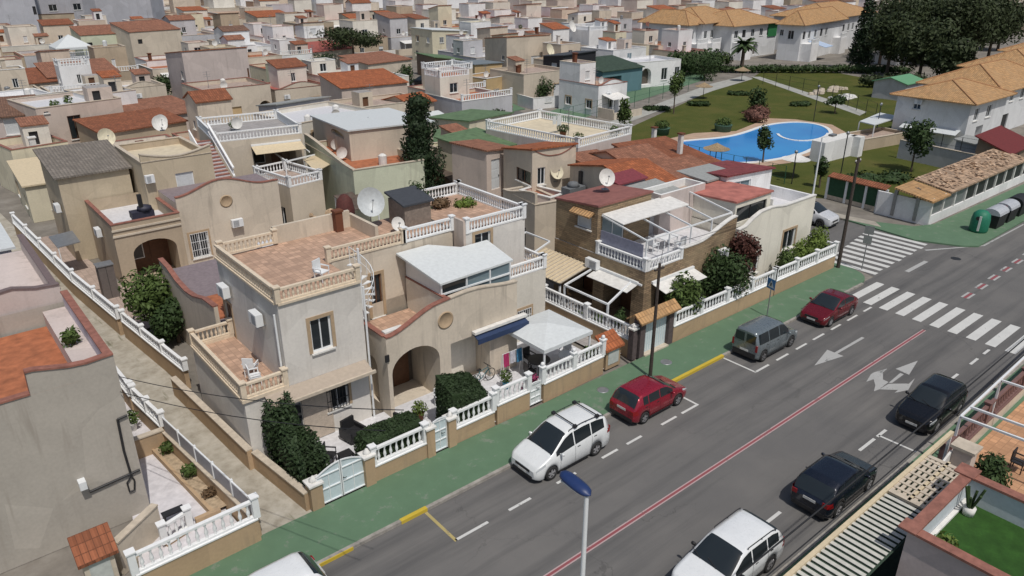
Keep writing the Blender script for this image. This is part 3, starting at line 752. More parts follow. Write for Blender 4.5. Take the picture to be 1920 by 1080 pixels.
    def flat(s, mat, par=.5, th=.18, cop=None, cap=.06, h=None, sides='FLBR', oh=.04, floor=True):
        """flat roof with a parapet: inner faces and a coping"""
        h = h or CUR[0]; zf = s.z1-par
        if floor: s.deck(mat, zf, h, .01)
        mb = MB(); w, d = s.w, s.d
        R_ = dict(F=(th, w-th, 0.004, th), B=(th, w-th, d-th, d-.004), L=(0.004, th, 0.004, d-.004), R=(w-th, w-.004, .004, d-.004))
        if par > .08:
            for k in sides: s.box(mb, *R_[k], zf+.002, s.z1-.001)
            h.put(mb, 'parapet', cop and mat_of(h) or WHITE)
        if cop:
            mb = MB()
            R2 = dict(F=(th+oh, w-th-oh, -oh, th+oh), B=(th+oh, w-th-oh, d-th-oh, d+oh), L=(-oh, th+oh, -oh, d+oh), R=(w-th-oh, w+oh, -oh, d+oh))
            for k in sides: s.box(mb, *R2[k], s.z1, s.z1+cap)
            h.put(mb, 'coping', cop)
    def crest(s, prof, mat, cop=None, th=.2, face='F', h=None, z=None):
        """curved gable parapet: prof is a list of (a, rise above the wall)"""
        h = h or CUR[0]; T = s.T(face); z = s.z1 if z is None else z; mb = MB(); n = len(prof)
        A = [T(a, z+r, 0.003) for a, r in prof]; B = [T(a, z+r, th) for a, r in prof]; C = [T(a, z, .003) for a, r in prof]; D = [T(a, z, th) for a, r in prof]
        for i in range(n-1):
            mb.quad(C[i], C[i+1], A[i+1], A[i]); mb.quad(D[i], D[i+1], B[i+1], B[i]); mb.quad(A[i], A[i+1], B[i+1], B[i])
        mb.quad(C[0], A[0], B[0], D[0]); mb.quad(C[-1], A[-1], B[-1], D[-1])
        h.put(mb, 'parapet', mat)
        if cop:
            mb = MB()
            for i in range(n-1):
                (a0, r0), (a1, r1) = prof[i], prof[i+1]
                q = [T(a0, z+r0+.003, -.04), T(a1, z+r1+.003, -.04), T(a1, z+r1+.003, th+.04), T(a0, z+r0+.003, th+.04)]; up = [p+Vector((0, 0, .07)) for p in q]
                mb.add(q+up, [(3,2,1,0),(4,5,6,7),(0,1,5,4),(2,3,7,6),(3,0,4,7),(1,2,6,5)])
            h.put(mb, 'coping', cop)
    def roof(s, kind, mat, rise=1.0, oh=.18, h=None, z=None, th=.12, wall=None):
        h = h or CUR[0]; z = (s.z1 if z is None else z)+.003; w, d = s.w, s.d; mb = MB(); e = oh
        P = lambda u, v, zz: s.P(u, v, zz)
        if kind == 'monoF': mb.slope([P(-e, -e, z), P(w+e, -e, z), P(w+e, d+e, z+rise), P(-e, d+e, z+rise)], th)
        elif kind == 'monoB': mb.slope([P(w+e, d+e, z), P(-e, d+e, z), P(-e, -e, z+rise), P(w+e, -e, z+rise)], th)
        elif kind == 'monoR': mb.slope([P(w+e, -e, z), P(w+e, d+e, z), P(-e, d+e, z+rise), P(-e, -e, z+rise)], th)
        elif kind == 'monoL': mb.slope([P(-e, d+e, z), P(-e, -e, z), P(w+e, -e, z+rise), P(w+e, d+e, z+rise)], th)
        elif kind == 'gx':
            mb.slope([P(-e, -e, z), P(w+e, -e, z), P(w+e, d/2, z+rise), P(-e, d/2, z+rise)], th); mb.slope([P(w+e, d+e, z), P(-e, d+e, z), P(-e, d/2, z+rise), P(w+e, d/2, z+rise)], th)
        elif kind == 'gv':
            mb.slope([P(w+e, -e, z), P(w+e, d+e, z), P(w/2, d+e, z+rise), P(w/2, -e, z+rise)], th); mb.slope([P(-e, d+e, z), P(-e, -e, z), P(w/2, -e, z+rise), P(w/2, d+e, z+rise)], th)
        elif kind == 'hip':
            k = min(w, d)/2+e
            if w >= d:
                a, b = P(-e+k, d/2, z+rise), P(w+e-k, d/2, z+rise)
            else: a, b = P(w/2, -e+k, z+rise), P(w/2, d+e-k, z+rise)
            c0, c1, c2, c3 = P(-e, -e, z), P(w+e, -e, z), P(w+e, d+e, z), P(-e, d+e, z)
            if w >= d:
                mb.slope([c0, c1, b, a], th); mb.slope([c1, c2, b], th); mb.slope([c2, c3, a, b], th); mb.slope([c3, c0, a], th)
            else:
                mb.slope([c0, c1, a], th); mb.slope([c1, c2, b, a], th); mb.slope([c2, c3, b], th); mb.slope([c3, c0, a, b], th)
            rg = MB()
            for p, q in (((c0, a), (c1, b), (c2, b), (c3, a)) if w >= d else ((c0, a), (c1, a), (c2, b), (c3, b))): rg.cyl(p+Vector((0, 0, .02)), q+Vector((0, 0, .02)), .09, 6)
            rg.cyl(a, b, .1, 6); 
            if (h.o-s.N).length < 45: h.put(rg, 'ridge_tiles', M.get('ridge') or plain('ridge', (.36, .19, .09), .85, var=.25))
        r_ = h.put(mb, 'roof', mat)
        # close the walls under it
        if kind != 'hip' and wall:
            mb = MB()
            if kind in ('monoF', 'monoB'):
                za, zb = (0, rise) if kind == 'monoF' else (rise, 0)
                for u in (0.002, w-.002): mb.quad(P(u, 0, z), P(u, d, z), P(u, d, z+zb-.05), P(u, 0, z+za-.05))
                v = d-.002 if kind == 'monoF' else .002; mb.quad(P(0, v, z), P(w, v, z), P(w, v, z+rise-.12), P(0, v, z+rise-.12))
            elif kind in ('monoR', 'monoL'):
                za, zb = (rise, 0) if kind == 'monoR' else (0, rise)
                for v in (0.002, d-.002): mb.quad(P(0, v, z), P(w, v, z), P(w, v, z+zb-.05), P(0, v, z+za-.05))
                u = w-.002 if kind == 'monoL' else .002; mb.quad(P(u, 0, z), P(u, d, z), P(u, d, z+rise-.12), P(u, 0, z+rise-.12))
            elif kind == 'gx':
                for u in (0.002, w-.002): mb.quad(P(u, 0, z), P(u, d, z), P(u, d/2, z+rise-.05))
            elif kind == 'gv':
                for v in (0.002, d-.002): mb.quad(P(0, v, z), P(w, v, z), P(w/2, v, z+rise-.05))
            h.put(mb, 'gable', wall)
        return r_
def mat_of(h):
    for c in h.root.children:
        if c.name.startswith('wall'): return c.data.materials[0]
    return WHITE
# ---------------------------------------------------------------- balustrades
def balus_meshes(p0, p1, z0, hgt_, sp=.24, fat=.075, detail=8, railw=.16):
    """returns rail MB, baluster MB in world coordinates, between two plan points"""
    a = Vector((p0[0], p0[1], 0)); b = Vector((p1[0], p1[1], 0)); za, zb = (z0 if isinstance(z0, tuple) else (z0, z0))
    L = (b-a).length; d = (b-a)/L; n_ = Vector((-d.y, d.x, 0)); rail = MB()
    for zz, hh, ww in ((0, .09, railw*.95), (hgt_-.1, .1, railw)):
        q = [a-n_*ww/2+Vector((0,0,za+zz)), b-n_*ww/2+Vector((0,0,zb+zz)), b+n_*ww/2+Vector((0,0,zb+zz)), a+n_*ww/2+Vector((0,0,za+zz))]
        rail.add(q+[p+Vector((0,0,hh)) for p in q], [(3,2,1,0),(4,5,6,7),(0,1,5,4),(1,2,6,5),(2,3,7,6),(3,0,4,7)])
    bl = MB(); n = max(1, int(L/sp)); hb = hgt_-.19
    for i in range(n):
        c = a+d*(L*(i+.5)/n); zz = za+(zb-za)*(i+.5)/n+.09
        if detail >= 6: bl.lathe([(fat*.75, 0), (fat*.75, hb*.08), (fat*.4, hb*.14), (fat, hb*.34), (fat*.8, hb*.5), (fat*.38, hb*.78), (fat*.75, hb*.9), (fat*.75, hb)], (c.x, c.y, zz), detail)
        else:
            k = fat*.7; bl.box(c.x-k, c.x+k, c.y-k, c.y+k, zz, zz+hb)
    return rail, bl
def rail_on(h, p0, p1, z0, hgt_=.8, mat=None, sp=.24, fat=.075, detail=8, posts=True, parent=None):
    """balustrade as part of a house"""
    mat = mat or RAILW; r_, b_ = balus_meshes(p0, p1, z0, hgt_, sp, fat, detail)
    za, zb = (z0 if isinstance(z0, tuple) else (z0, z0))
    t = h.put(r_, 'balustrade', mat, parent); h.put(b_, 'balusters', mat, t)
    if posts:
        for p, zz in ((p0, za), (p1, zb)):
            m = MB(); m.box(p[0]-.11, p[0]+.11, p[1]-.11, p[1]+.11, zz+.003, zz+hgt_+.06); m.box(p[0]-.15, p[0]+.15, p[1]-.15, p[1]+.15, zz+hgt_+.06, zz+hgt_+.12)
            h.put(m, 'post', mat, t)
def garden_wall(label, pts, hb=.95, hr=.78, basemat=None, mat=None, sp=.26, post=2.6, th=.22, z0=.1, name='garden_wall', detail=8, solid=0, balls=False, cap=True):
    """low wall with posts and a balustrade on top; pts in plan"""
    h = House(label, pts[0], 'garden wall', name); mat = mat or RAILW; basemat = basemat or DADO
    for a, b in zip(pts, pts[1:]):
        A = Vector((a[0], a[1], 0)); B = Vector((b[0], b[1], 0)); L = (B-A).length
        if L < .3: continue
        d = (B-A)/L; n_ = Vector((-d.y, d.x, 0)); mb = MB()
        def sl(mb, t0, t1, w, z_0, z_1):
            q = [A+d*t0-n_*w/2, A+d*t1-n_*w/2, A+d*t1+n_*w/2, A+d*t0+n_*w/2]
            mb.add([p+Vector((0,0,z_0)) for p in q]+[p+Vector((0,0,z_1)) for p in q], [(3,2,1,0),(4,5,6,7),(0,1,5,4),(1,2,6,5),(2,3,7,6),(3,0,4,7)])
        sl(mb, 0, L, th, 0, z0+hb); h.put(mb, 'base_wall', basemat)
        if cap: mb = MB(); sl(mb, 0, L, th+.08, z0+hb, z0+hb+.06); h.put(mb, 'coping', mat if not solid else CAPC)
        if solid: continue
        k = max(1, round(L/post))
        for i in range(k):
            t0, t1 = L*i/k, L*(i+1)/k; p, q = A+d*(t0+.13), A+d*(t1-.13)
            r_, b_ = balus_meshes(p, q, z0+hb+.06, hr, sp, .075, detail); rr = h.put(r_, 'balustrade', mat); h.put(b_, 'balusters', mat, rr)
        for i in range(0 if a is pts[0] else 1, k+1):
            c = A+d*(L*i/k); mb = MB(); zt = z0+hb+hr+.16
            mb.box(c.x-.12, c.x+.12, c.y-.12, c.y+.12, z0+hb+.06, zt); mb.box(c.x-.16, c.x+.16, c.y-.16, c.y+.16, zt, zt+.06)
            if balls: mb.lathe([(0, .0), (.06, .02), (.11, .1), (.08, .19), (0, .23)], (c.x, c.y, zt+.06), 8)
            h.put(mb, 'post', mat)
    return h
# ---------------------------------------------------------------- fittings
def aircon(h, T, a, z, parent=None, w=.8):
    """outdoor unit bolted on a wall; T maps (a, z, depth)"""
    def bx(mb, a0, a1, b0, b1, d0, d1):
        c = [T(x, y, d) for d in (d0, d1) for x, y in ((a0, b0), (a1, b0), (a1, b1), (a0, b1))]
        mb.add(c, [(3,2,1,0),(4,5,6,7),(0,1,5,4),(1,2,6,5),(2,3,7,6),(3,0,4,7)])
    m = MB(); bx(m, a, a+w, z, z+.55, -.42, -.1); u = h.put(m, 'air_conditioner', METW)
    m = MB()
    for i in range(7): bx(m, a+.08, a+w*.6, z+.07+i*.065, z+.09+i*.065, -.435, -.42)
    h.put(m, 'fan_grille', GREYM, u)
    m = MB(); bx(m, a+.05, a+.1, z-.05, z, -.42, -.002); bx(m, a+w-.1, a+w-.05, z-.05, z, -.42, -.002); h.put(m, 'bracket', GREYM, u)
def dish(label, loc, r=.5, yaw=0, tilt=.6, mast=.8, mat=None, name='satellite_dish'):
    mat = mat or CAPW; t = thing(name, label, 'satellite dish', loc, yaw)
    m = MB(); m.cyl((0, 0, 0), (0, 0, mast), .03, 6); m.box(-.2, .2, -.2, .2, 0, .03); m.build('mast', GREYM, t)
    m = MB(); prof = [(0, 0), (r*.4, .03*r/.5), (r*.75, .11*r/.5), (r, .2*r/.5)]; n = 20; vs = []
    for i in range(n):
        for q, zz in prof: vs.append((q*cos(2*pi*i/n), q*sin(2*pi*i/n)*1.08, zz))
    m.add(vs, [(i*4+j, ((i+1) % n)*4+j, ((i+1) % n)*4+j+1, i*4+j+1) for i in range(n) for j in range(3)], True)
    # tilt: dish axis from +z towards -y
    a = pi/2-tilt; m.v = [(x, y*cos(a)-z*sin(a)-.08, y*sin(a)+z*cos(a)+mast) for x, y, z in m.v]; m.build('reflector', mat, t)
    m = MB(); f = Vector((0, -sin(a)*r*1.1-.08, cos(a)*r*1.1+mast)); m.cyl((0, -.08+cos(a)*-r*.95, mast-sin(a)*r*.95), f, .015, 5); m.cyl(f-Vector((0, .05, 0)), f+Vector((0, .07, -.03)), .05, 8); m.build('receiver_arm', GREYM, t)
    return t
def awning(h, T, a0, a1, z, out=1.3, drop=.4, mat=None, box=True):
    m = MB(); m.slope([T(a0, z-drop, -out), T(a1, z-drop, -out), T(a1, z, -.1), T(a0, z, -.1)], .03); r_ = h.put(m, 'awning', mat or CREAMAW)
    if box:
        m = MB(); c = [T(x, y, d) for d in (-.14, -.002) for x, y in ((a0, z), (a1, z), (a1, z+.14), (a0, z+.14))]
        m.add(c, [(3,2,1,0),(4,5,6,7),(0,1,5,4),(1,2,6,5),(2,3,7,6),(3,0,4,7)]); h.put(m, 'awning_box', METW, r_)
# ---------------------------------------------------------------- vegetation
LG = leaf('leaf_dark', (.042, .072, .024)); LM = leaf('leaf_mid', (.075, .115, .03)); LB = leaf('leaf_bright', (.12, .17, .035)); LP = leaf('leaf_pine', (.042, .058, .022), .6); LH = leaf('leaf_hedge', (.030, .052, .020), .35); LR = leaf('leaf_red', (.085, .034, .026)); LC = leaf('leaf_cypress', (.022, .040, .016)); LD = leaf('leaf_dry', (.14, .09, .05))
BARK = plain('bark', (.10, .075, .055), .95, var=.35, scale=8)
def leaves(mb, clumps, n, size, seed=0, flat=.5):
    r = random.Random(seed); tot = sum(c[1]*c[2]*c[3] for c in [(0, *q[1]) for q in clumps])
    wts = [q[1][0]*q[1][1]+q[1][0]*q[1][2] for q in clumps]
    for k in range(n):
        c, rad = r.choices(clumps, wts)[0]
        while True:
            d = Vector((r.gauss(0, 1), r.gauss(0, 1), r.gauss(0, 1)))
            if d.length > .01: break
        d.normalize(); rr = (1-.55*r.random()**2.2)*(1+r.uniform(-.06, .09))
        p = Vector((c[0]+d.x*rad[0]*rr, c[1]+d.y*rad[1]*rr, c[2]+d.z*rad[2]*rr))
        nn = (d+Vector((r.gauss(0, flat), r.gauss(0, flat), r.gauss(0, flat)))).normalized()
        a = nn.orthogonal().normalized(); b = nn.cross(a); th = r.random()*6.3; u = a*cos(th)+b*sin(th); v = nn.cross(u); s = size*r.uniform(.6, 1.3)
        mb.add([p-u*s, p+v*s*.45, p+u*s, p-v*s*.45], [(0, 1, 2, 3)])
def boxhedge(label, c, rad, mat, n, size, seed, z0=.1, top=(0, 0), rz=0):
    """clipped hedge: dense small leaves over a rounded block; top = fall of the top along x and y"""
    t = thing('hedge', label, 'hedge', (c[0], c[1], z0), rz); r = random.Random(seed); m = MB(); H_ = rad[2]*2
    def surf(a, b, k):
        p = Vector((r.gauss(0, 1), r.gauss(0, 1), r.gauss(0, 1)))
        for _ in range(4):
            if p.length > .01: break
        e = 4.5; q = (abs(p.x)**e+abs(p.y)**e+abs(p.z)**e)**(1/e); p = p/q; return p
    for i in range(n):
        p = surf(0, 0, 0); nn = Vector((p.x**3, p.y**3, p.z**3)).normalized(); s_ = 1+r.uniform(-.07, .04)+.03*sin(p.x*7+seed)*cos(p.y*5+p.z*6)
        x, y, z_ = p.x*rad[0]*s_, p.y*rad[1]*s_, p.z*s_
        hh = rad[2]*(1+top[0]*p.x+top[1]*p.y); z_ = (z_+1)*hh
        nn = (nn+Vector((r.gauss(0, .45), r.gauss(0, .45), r.gauss(0, .45)))).normalized(); a = nn.orthogonal().normalized(); b_ = nn.cross(a); th = r.random()*6.3; u = a*cos(th)+b_*sin(th); v = nn.cross(u); k = size*r.uniform(.6, 1.3); P_ = Vector((x, y, max(.02, z_)))
        m.add([P_-u*k, P_+v*k*.5, P_+u*k, P_-v*k*.5], [(0, 1, 2, 3)])
    m.build('foliage', mat, t)
    m = MB(); K = .86; v = [(sx*rad[0]*K, sy*rad[1]*K, z_*(1+top[0]*sx+top[1]*sy)) for z_ in (0, H_*.93) for sx, sy in ((-1, -1), (1, -1), (1, 1), (-1, 1))]
    m.add(v, [(3,2,1,0),(4,5,6,7),(0,1,5,4),(1,2,6,5),(2,3,7,6),(3,0,4,7)]); m.build('inner_foliage', mat, t); return t
def tree(label, loc, h, crown, r, mat=None, name='tree', cat='tree', trunk=.12, n=1500, leaf_=.18, seed=1, group=None, lean=0, clumps=None, z0=0):
    """h total height; crown = height of the crown"""
    t = thing(name, label, cat, (loc[0], loc[1], z0), 0, group); rr = random.Random(seed)
    m = MB(); zc = h-crown*.55
    pts = [(0, 0, 0), (lean*.3, .05, zc*.5), (lean*.7, 0, zc)]
    for (a, b, w0, w1) in ((pts[0], pts[1], trunk, trunk*.8), (pts[1], pts[2], trunk*.8, trunk*.55)): m.cyl(a, b, w0, 8, w1, cap=False)
    cl = []
    K = clumps or 9
    for i in range(K):
        a = rr.uniform(0, 6.28); q = rr.uniform(.25, .62)*r; zz = h-crown/2+rr.uniform(-.30, .30)*crown
        c = (lean+q*cos(a), q*sin(a), zz); s_ = rr.uniform(.38, .6)
        cl.append((c, (r*s_, r*s_, crown*s_*.62))); m.cyl(pts[2], c, trunk*.35, 5, .02, cap=False)
    cl.append(((lean, 0, h-crown*.5), (r*.7, r*.7, crown*.42)))
    m.build('trunk', BARK, t)
    lv = MB(); leaves(lv, cl, n, leaf_, seed); lv.build('crown', mat or LM, t)
    return t
def hedge(label, c, rad, mat=None, n=2500, size=.1, seed=3, name='hedge', cat='hedge', boxy=True, z0=0, rz=0, clumps=10):
    """clipped bush: fill of leafy clumps round a woody core"""
    t = thing(name, label, cat, (c[0], c[1], z0), rz); rr = random.Random(seed); cl = []
    nx = max(1, int(rad[0]/max(.3, min(rad[1], rad[2])))*2)
    for i in range(clumps):
        x = (i+.5)/clumps*2-1
        cl.append(((x*rad[0]*.82, rr.uniform(-.25, .25)*rad[1], rad[2]*(1+rr.uniform(-.15, .15))), (max(rad[0]/clumps*1.6, .25), rad[1]*rr.uniform(.75, 1), rad[2]*rr.uniform(.85, 1.02))))
    m = MB(); leaves(m, cl, n, size, seed); m.build('foliage', mat or LG, t)
    m = MB()
    for q in cl: m.cyl((q[0][0], q[0][1], 0), (q[0][0], q[0][1], rad[2]), .04, 5, .02)
    m.build('stems', BARK, t)
    core = MB()
    for q, rd in cl: core.lathe([(0, -rd[2]*.7), (rd[0]*.5, -rd[2]*.45), (rd[0]*.7, 0), (rd[0]*.5, rd[2]*.45), (0, rd[2]*.7)], (0, 0, 0), 8); core.v[-40:] = [(x+q[0], y*rd[1]/max(rd[0], .01)+q[1], z+q[2]) for x, y, z in core.v[-40:]]
    core.build('inner_foliage', mat or LG, t)
    return t

def clutter(h, b, rg, n=None):
    """what stands on the flat roofs: stair rooms, tanks, aerials, dishes, low partition walls, washing"""
    if b.w < 3 or b.d < 3: return
    n = n if n is not None else rg.randint(2, 4); z = b.z1+.01; far_ = (b.N-O).length > 170
    def at(u, v): return b.P(u, v, 0)
    for k in range(n):
        u, v = rg.uniform(.8, b.w-1.4), rg.uniform(.8, b.d-1.2); p = at(u, v); t = rg.random(); m = MB()
        if t < .2:
            w_, d_ = rg.uniform(1.6, 2.6), rg.uniform(1.6, 2.4); u = min(u, b.w-w_-.2); v = min(v, b.d-d_-.2); k_ = b.P(u, v, 0); sr = Blk((k_.x, k_.y), w_, d_, z-.5, z+rg.uniform(1.5, 2.0)); sr.walls(rg.choice([CREAM, PALE, WHT, PINK]), [('F', (.4, z+.05), (1.15, z+1.3), 'dark', dict(uv=1, mat=rg.choice([WOODD, DARKM, GREYM])))], h, name='stair_room')
            if rg.random() < .6: sr.roof('monoF', rg.choice([TORG, TERRA, TMIX]), .4, .12, h, wall=CREAM)
            else: sr.deck(FGREY, sr.z1-.002, h, 0, name='stair_room_roof')
        elif t < .36: m.lathe([(0, 0), (.34, 0), (.34, .75), (.28, .8), (.12, .9), (0, .9)], (p.x, p.y, z), 12, smooth=False); h.put(m, 'water_tank', rg.choice([CAPW, GREYM, ROOFW]))
        elif t < .56:
            m.cyl((p.x, p.y, z-.4), (p.x, p.y, z+2.2), .035, 4)
            for q in (1.5, 1.8, 2.1): m.bar((p.x-.5, p.y, z+q), (p.x+.5, p.y, z+q), .035)
            h.put(m, 'aerial', GREYM)
        elif t < .72: m.lathe([(0, 0), (.3, .03), (.5, .14)], (0, 0, 0), 12); m.v = [(p.x+x, p.y-.3+zz*-.9, z+.7+y) for x, y, zz in m.v]; m.cyl((p.x, p.y, z-.4), (p.x, p.y, z+.7), .04, 5); h.put(m, 'satellite_dish', CAPW)
        elif t < .86:
            b.box(m, u-.25, u+.25, v-.25, v+.25, z-.5, z+1.1); b.box(m, u-.35, u+.35, v-.35, v+.35, z+1.1, z+1.2); h.put(m, 'chimney', rg.choice([CAPW, CREAM, TERRA]))
        elif t < .93: leaves(m, [((p.x, p.y, z+.45), (.45, .45, .45))], 90, .16, int(u*50)); h.put(m, 'roof_plants', LM)
        elif not far_:
            m.bar(at(u, v)+Vector((0, 0, z+1.5)), at(u+1.2, v)+Vector((0, 0, z+1.5)), .03); b.box(m, u+.1, u+.5, v-.01, v+.01, z+.8, z+1.5); b.box(m, u+.6, u+1.1, v-.01, v+.01, z+.6, z+1.5); h.put(m, 'washing', rg.choice([CAPW, ROOFW, CAPR, GLB]))
# ================================================================ MAIN HOUSE (cream duplex with the arched porch)
h = House('cream two-storey house on the alley corner, arched porch, square roof terrace of orange tiles', (10.3, 27))
A = Blk.rect(10.3, 14.1, 27.3, 34.2, 0, 7.1)
A.walls(PALE if 0 else plaster('lightgrey_render', (.68, .65, .605), .45), [
    ('F', (580, 602), (625, 650), 'win', dict(surr=SURR)),
    ('F', (609, 716), (655, 757), 'grille', dict(surr=SURR, barmat=DARKM)),
    ('L', (418, 560), (444, 640), 'door', dict(surr=SURR, mat=WOODD)),
    ], h)
LGREY = M['lightgrey_render']
A.deck(FTERR, 7.103, h, 0)
m = MB()
for a in ((0, A.w, -.1, .14), (0-.1, .14, .14, A.d)): A.box(m, *a, 7.1, 7.2)
h.put(m, 'cornice', RAILC)
rail_on(h, (10.33, 27.33), (14.0, 27.33), 7.2, .62, RAILC, sp=.2, fat=.07)
rail_on(h, (10.33, 27.5), (10.33, 34.1), 7.2, .62, RAILC, sp=.2, fat=.07, posts=False)
rail_on(h, (10.5, 34.1), (13.2, 34.1), 7.2, .62, RAILC, sp=.2, fat=.07)
m = MB(); m.box(13.2, 17.4, 34.2, 34.38, 6.5, 8.0); m.box(17.4, 17.58, 31.6, 34.38, 6.9, 7.8); h.put(m, 'parapet', CREAM)
m = MB(); m.box(16.4, 16.8, 33.8, 34.18, 7.0, 8.15); m.box(16.35, 16.85, 33.75, 34.19, 8.15, 8.25); h.put(m, 'chimney', TERRA)
# rear mass with the tall wall and balustrade
D = Blk.rect(14.1, 21.2, 30.3, 34.2, 0, 7.1)
D.walls(STAINED, [('F', (693, 518), (720, 590), 'win', dict(surr=SURR, frame=WOODD))], h)
D.deck(FTERR, 7.102, h, 0)
rail_on(h, (14.15, 30.34), (18.2, 30.34), 7.1, .66, RAILC, sp=.2, fat=.07)
rail_on(h, (18.3, 30.34), (21.2, 30.34), 7.1, .7, RAILW, sp=.2, fat=.07)
# balcony over the alley
m = MB(); m.box(8.35, 10.3, 27.3, 33.6, 0, 3.25); h.put(m, 'balcony_base', LGREY)
m = MB(); m.quad((8.4, 27.35, 3.256), (10.3, 27.35, 3.256), (10.3, 33.55, 3.256), (8.4, 33.55, 3.256)); h.put(m, 'balcony_floor', FTERR)
m = MB(); m.box(8.25, 10.29, 27.2, 27.45, 3.26, 3.42); m.box(8.25, 8.5, 27.45, 33.6, 3.26, 3.42); m.box(8.5, 10.29, 33.4, 33.6, 3.26, 3.42); h.put(m, 'cornice', RAILC)
rail_on(h, (8.38, 27.33), (10.2, 27.33), 3.42, .68, RAILC, sp=.2, fat=.07)
rail_on(h, (8.38, 27.5), (8.38, 33.5), 3.42, .68, RAILC, sp=.2, fat=.07, posts=False)
rail_on(h, (8.38, 33.5), (10.2, 33.5), 3.42, .68, RAILC, sp=.2, fat=.07)
aircon(h, A.T('L'), 1.6, 5.6); aircon(h, A.T('L'), 5.4, 5.6)
m = MB(); m.cyl((10.22, 27.6, .2), (10.22, 27.6, 6.6), .05, 8); h.put(m, 'downpipe', METW); m = MB(); m.cyl((14.18, 27.22, .1), (14.18, 27.22, 6.9), .05, 8); h.put(m, 'downpipe', METW)
# front wing with curved parapet
W = Blk.rect(14.75, 22.5, 26.6, 30.3, 0, 4.35)
W.walls(STAINED, [('F', (733, 668), (830, 790), 'arch', dict(rise=1.0, depth=2.6, mat=DARKIN)),
    ('L', (1.0, .5), (1.9, 2.9), 'arch', dict(uv=1, rise=.45, depth=.25)),
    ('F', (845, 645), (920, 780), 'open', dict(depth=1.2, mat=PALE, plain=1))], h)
W.deck(FTERR, 3.6, h, .2)
pr = []
for i in range(29):
    u = W.w*i/28; t = u/W.w
    if t < .40: k = .0+.9*(3*(t/.40)**2-2*(t/.40)**3)
    elif t < .62: k = .9+.12*sin(pi*(t-.40)/.44)
    else: k = 1.02-.32*(3*((t-.62)/.38)**2-2*((t-.62)/.38)**3)
    pr.append((u, max(.02, k)))
W.crest(pr, STAINED, None, .2, h=h)
m = MB()
T = W.T('F')
for nm_, a_, b_, mt in (('coping', 0, 13, CAPR), ('coping', 13, 28, CAPC)):
    m = MB()
    for i in range(a_, b_):
        (a0, r0), (a1, r1) = pr[i], pr[i+1]; z_ = 4.353
        q = [T(a0, z_+r0, -.04), T(a1, z_+r1, -.04), T(a1, z_+r1, .24), T(a0, z_+r0, .24)]; up = [p+Vector((0, 0, .06)) for p in q]
        m.add(q+up, [(3,2,1,0),(4,5,6,7),(0,1,5,4),(2,3,7,6)])
    h.put(m, nm_, mt)
m = MB(); m.box(14.71, 14.97, 26.85, 30.2, 4.351, 4.42); h.put(m, 'coping', CAPR)
m = MB(); m.box(14.76, 14.95, 26.8, 30.29, 3.6, 4.35); m.box(14.95, 22.4, 26.61, 26.8, 3.6, 4.34); h.put(m, 'parapet', PINK)
m = MB(); c = W.F(835, 600); m.lathe([(0, 0), (.42, 0), (.45, -.03), (.38, -.05), (.36, -.02), (0, -.02)], (W.N.x+c[0], 26.598, c[1]), 24, 'y'); h.put(m, 'medallion', SURR)
m = MB(); c = W.F(725, 672); m.box(W.N.x+c[0]-.1, W.N.x+c[0]+.1, 26.52, 26.598, c[1]-.17, c[1]+.17); h.put(m, 'wall_lamp', DARKM)
m = MB(); m.box(14.9, 15.9, 26.9, 27.2, 4.42, 4.5); h.put(m, 'coping', CAPW)
# partition between the two terraces and the white glazed room
m = MB(); m.box(18.15, 18.3, 26.8, 30.2, 3.6, 5.3); h.put(m, 'partition_wall', PALE)
m = MB(); m.box(18.12, 18.33, 26.8, 30.2, 5.3, 5.36); h.put(m, 'coping', CAPR)
zv = lambda y: 5.9+(y-27)*.22
pl_ = [(18.1, 27.0), (22.7, 27.15), (22.7, 29.3), (21.0, 29.3), (19.6, 30.22), (17.7, 30.22)]
m = MB(); m.extr([(x, y, zv(y)) for x, y in pl_], (0, 0, .1)); enc = h.put(m, 'veranda_roof', ROOFW)
m = MB()
for x in (18.25, 19.75, 21.2, 22.5): m.box(x-.04, x+.04, 27.14, 27.24, 4.4, zv(27.1))
m.box(18.25, 22.5, 27.13, 27.25, 5.3, 5.38); h.put(m, 'veranda_frame', METW, enc)
m = MB(); m.extr([(18.2, 27.26, 3.6), (18.2, 30.2, 3.6), (18.2, 30.2, zv(30.2)), (18.2, 27.26, zv(27.2))], (.08, 0, 0)); h.put(m, 'veranda_side', METW, enc)
m = MB(); m.quad((18.3, 27.2, 3.7), (19.7, 27.2, 3.7), (19.7, 27.2, 5.9), (18.3, 27.2, 5.9)); h.put(m, 'pane', GLS, enc)
m = MB(); m.quad((19.75, 27.2, 3.7), (22.5, 27.2, 3.7), (22.5, 27.2, 5.9), (19.75, 27.2, 5.9)); h.put(m, 'pane', GLB, enc)
m = MB(); m.extr([(22.5, 27.26, 4.3), (22.5, 29.2, 4.3), (22.5, 29.2, zv(29.2)), (22.5, 27.26, zv(27.2))], (.06, 0, 0)); h.put(m, 'veranda_side', GLB, enc)
# ground-floor canopy, front
T = A.T('F')
m = MB(); m.slope([(9.2, 26.62, 3.0), (14.0, 26.62, 3.0), (14.0, 27.28, 3.3), (9.2, 27.28, 3.3)], .05); h.put(m, 'awning', plain('awning_taupe', (.40, .335, .27), .85, var=.08))
m = MB(); m.box(9.1, 14.1, 26.5, 26.61, 2.9, 3.04); h.put(m, 'awning_bar', CAPC)
m = MB()
for i in range(22): m.box(10.75, 12.15, 27.25, 27.297, .2+i*.105, .2+i*.105+.098)
h.put(m, 'roller_shutter', plain('tan_shutter', (.52, .44, .36), .6)); m = MB(); m.box(10.34, 10.7, 27.26, 27.298, .2, 2.3); h.put(m, 'door', GLS)
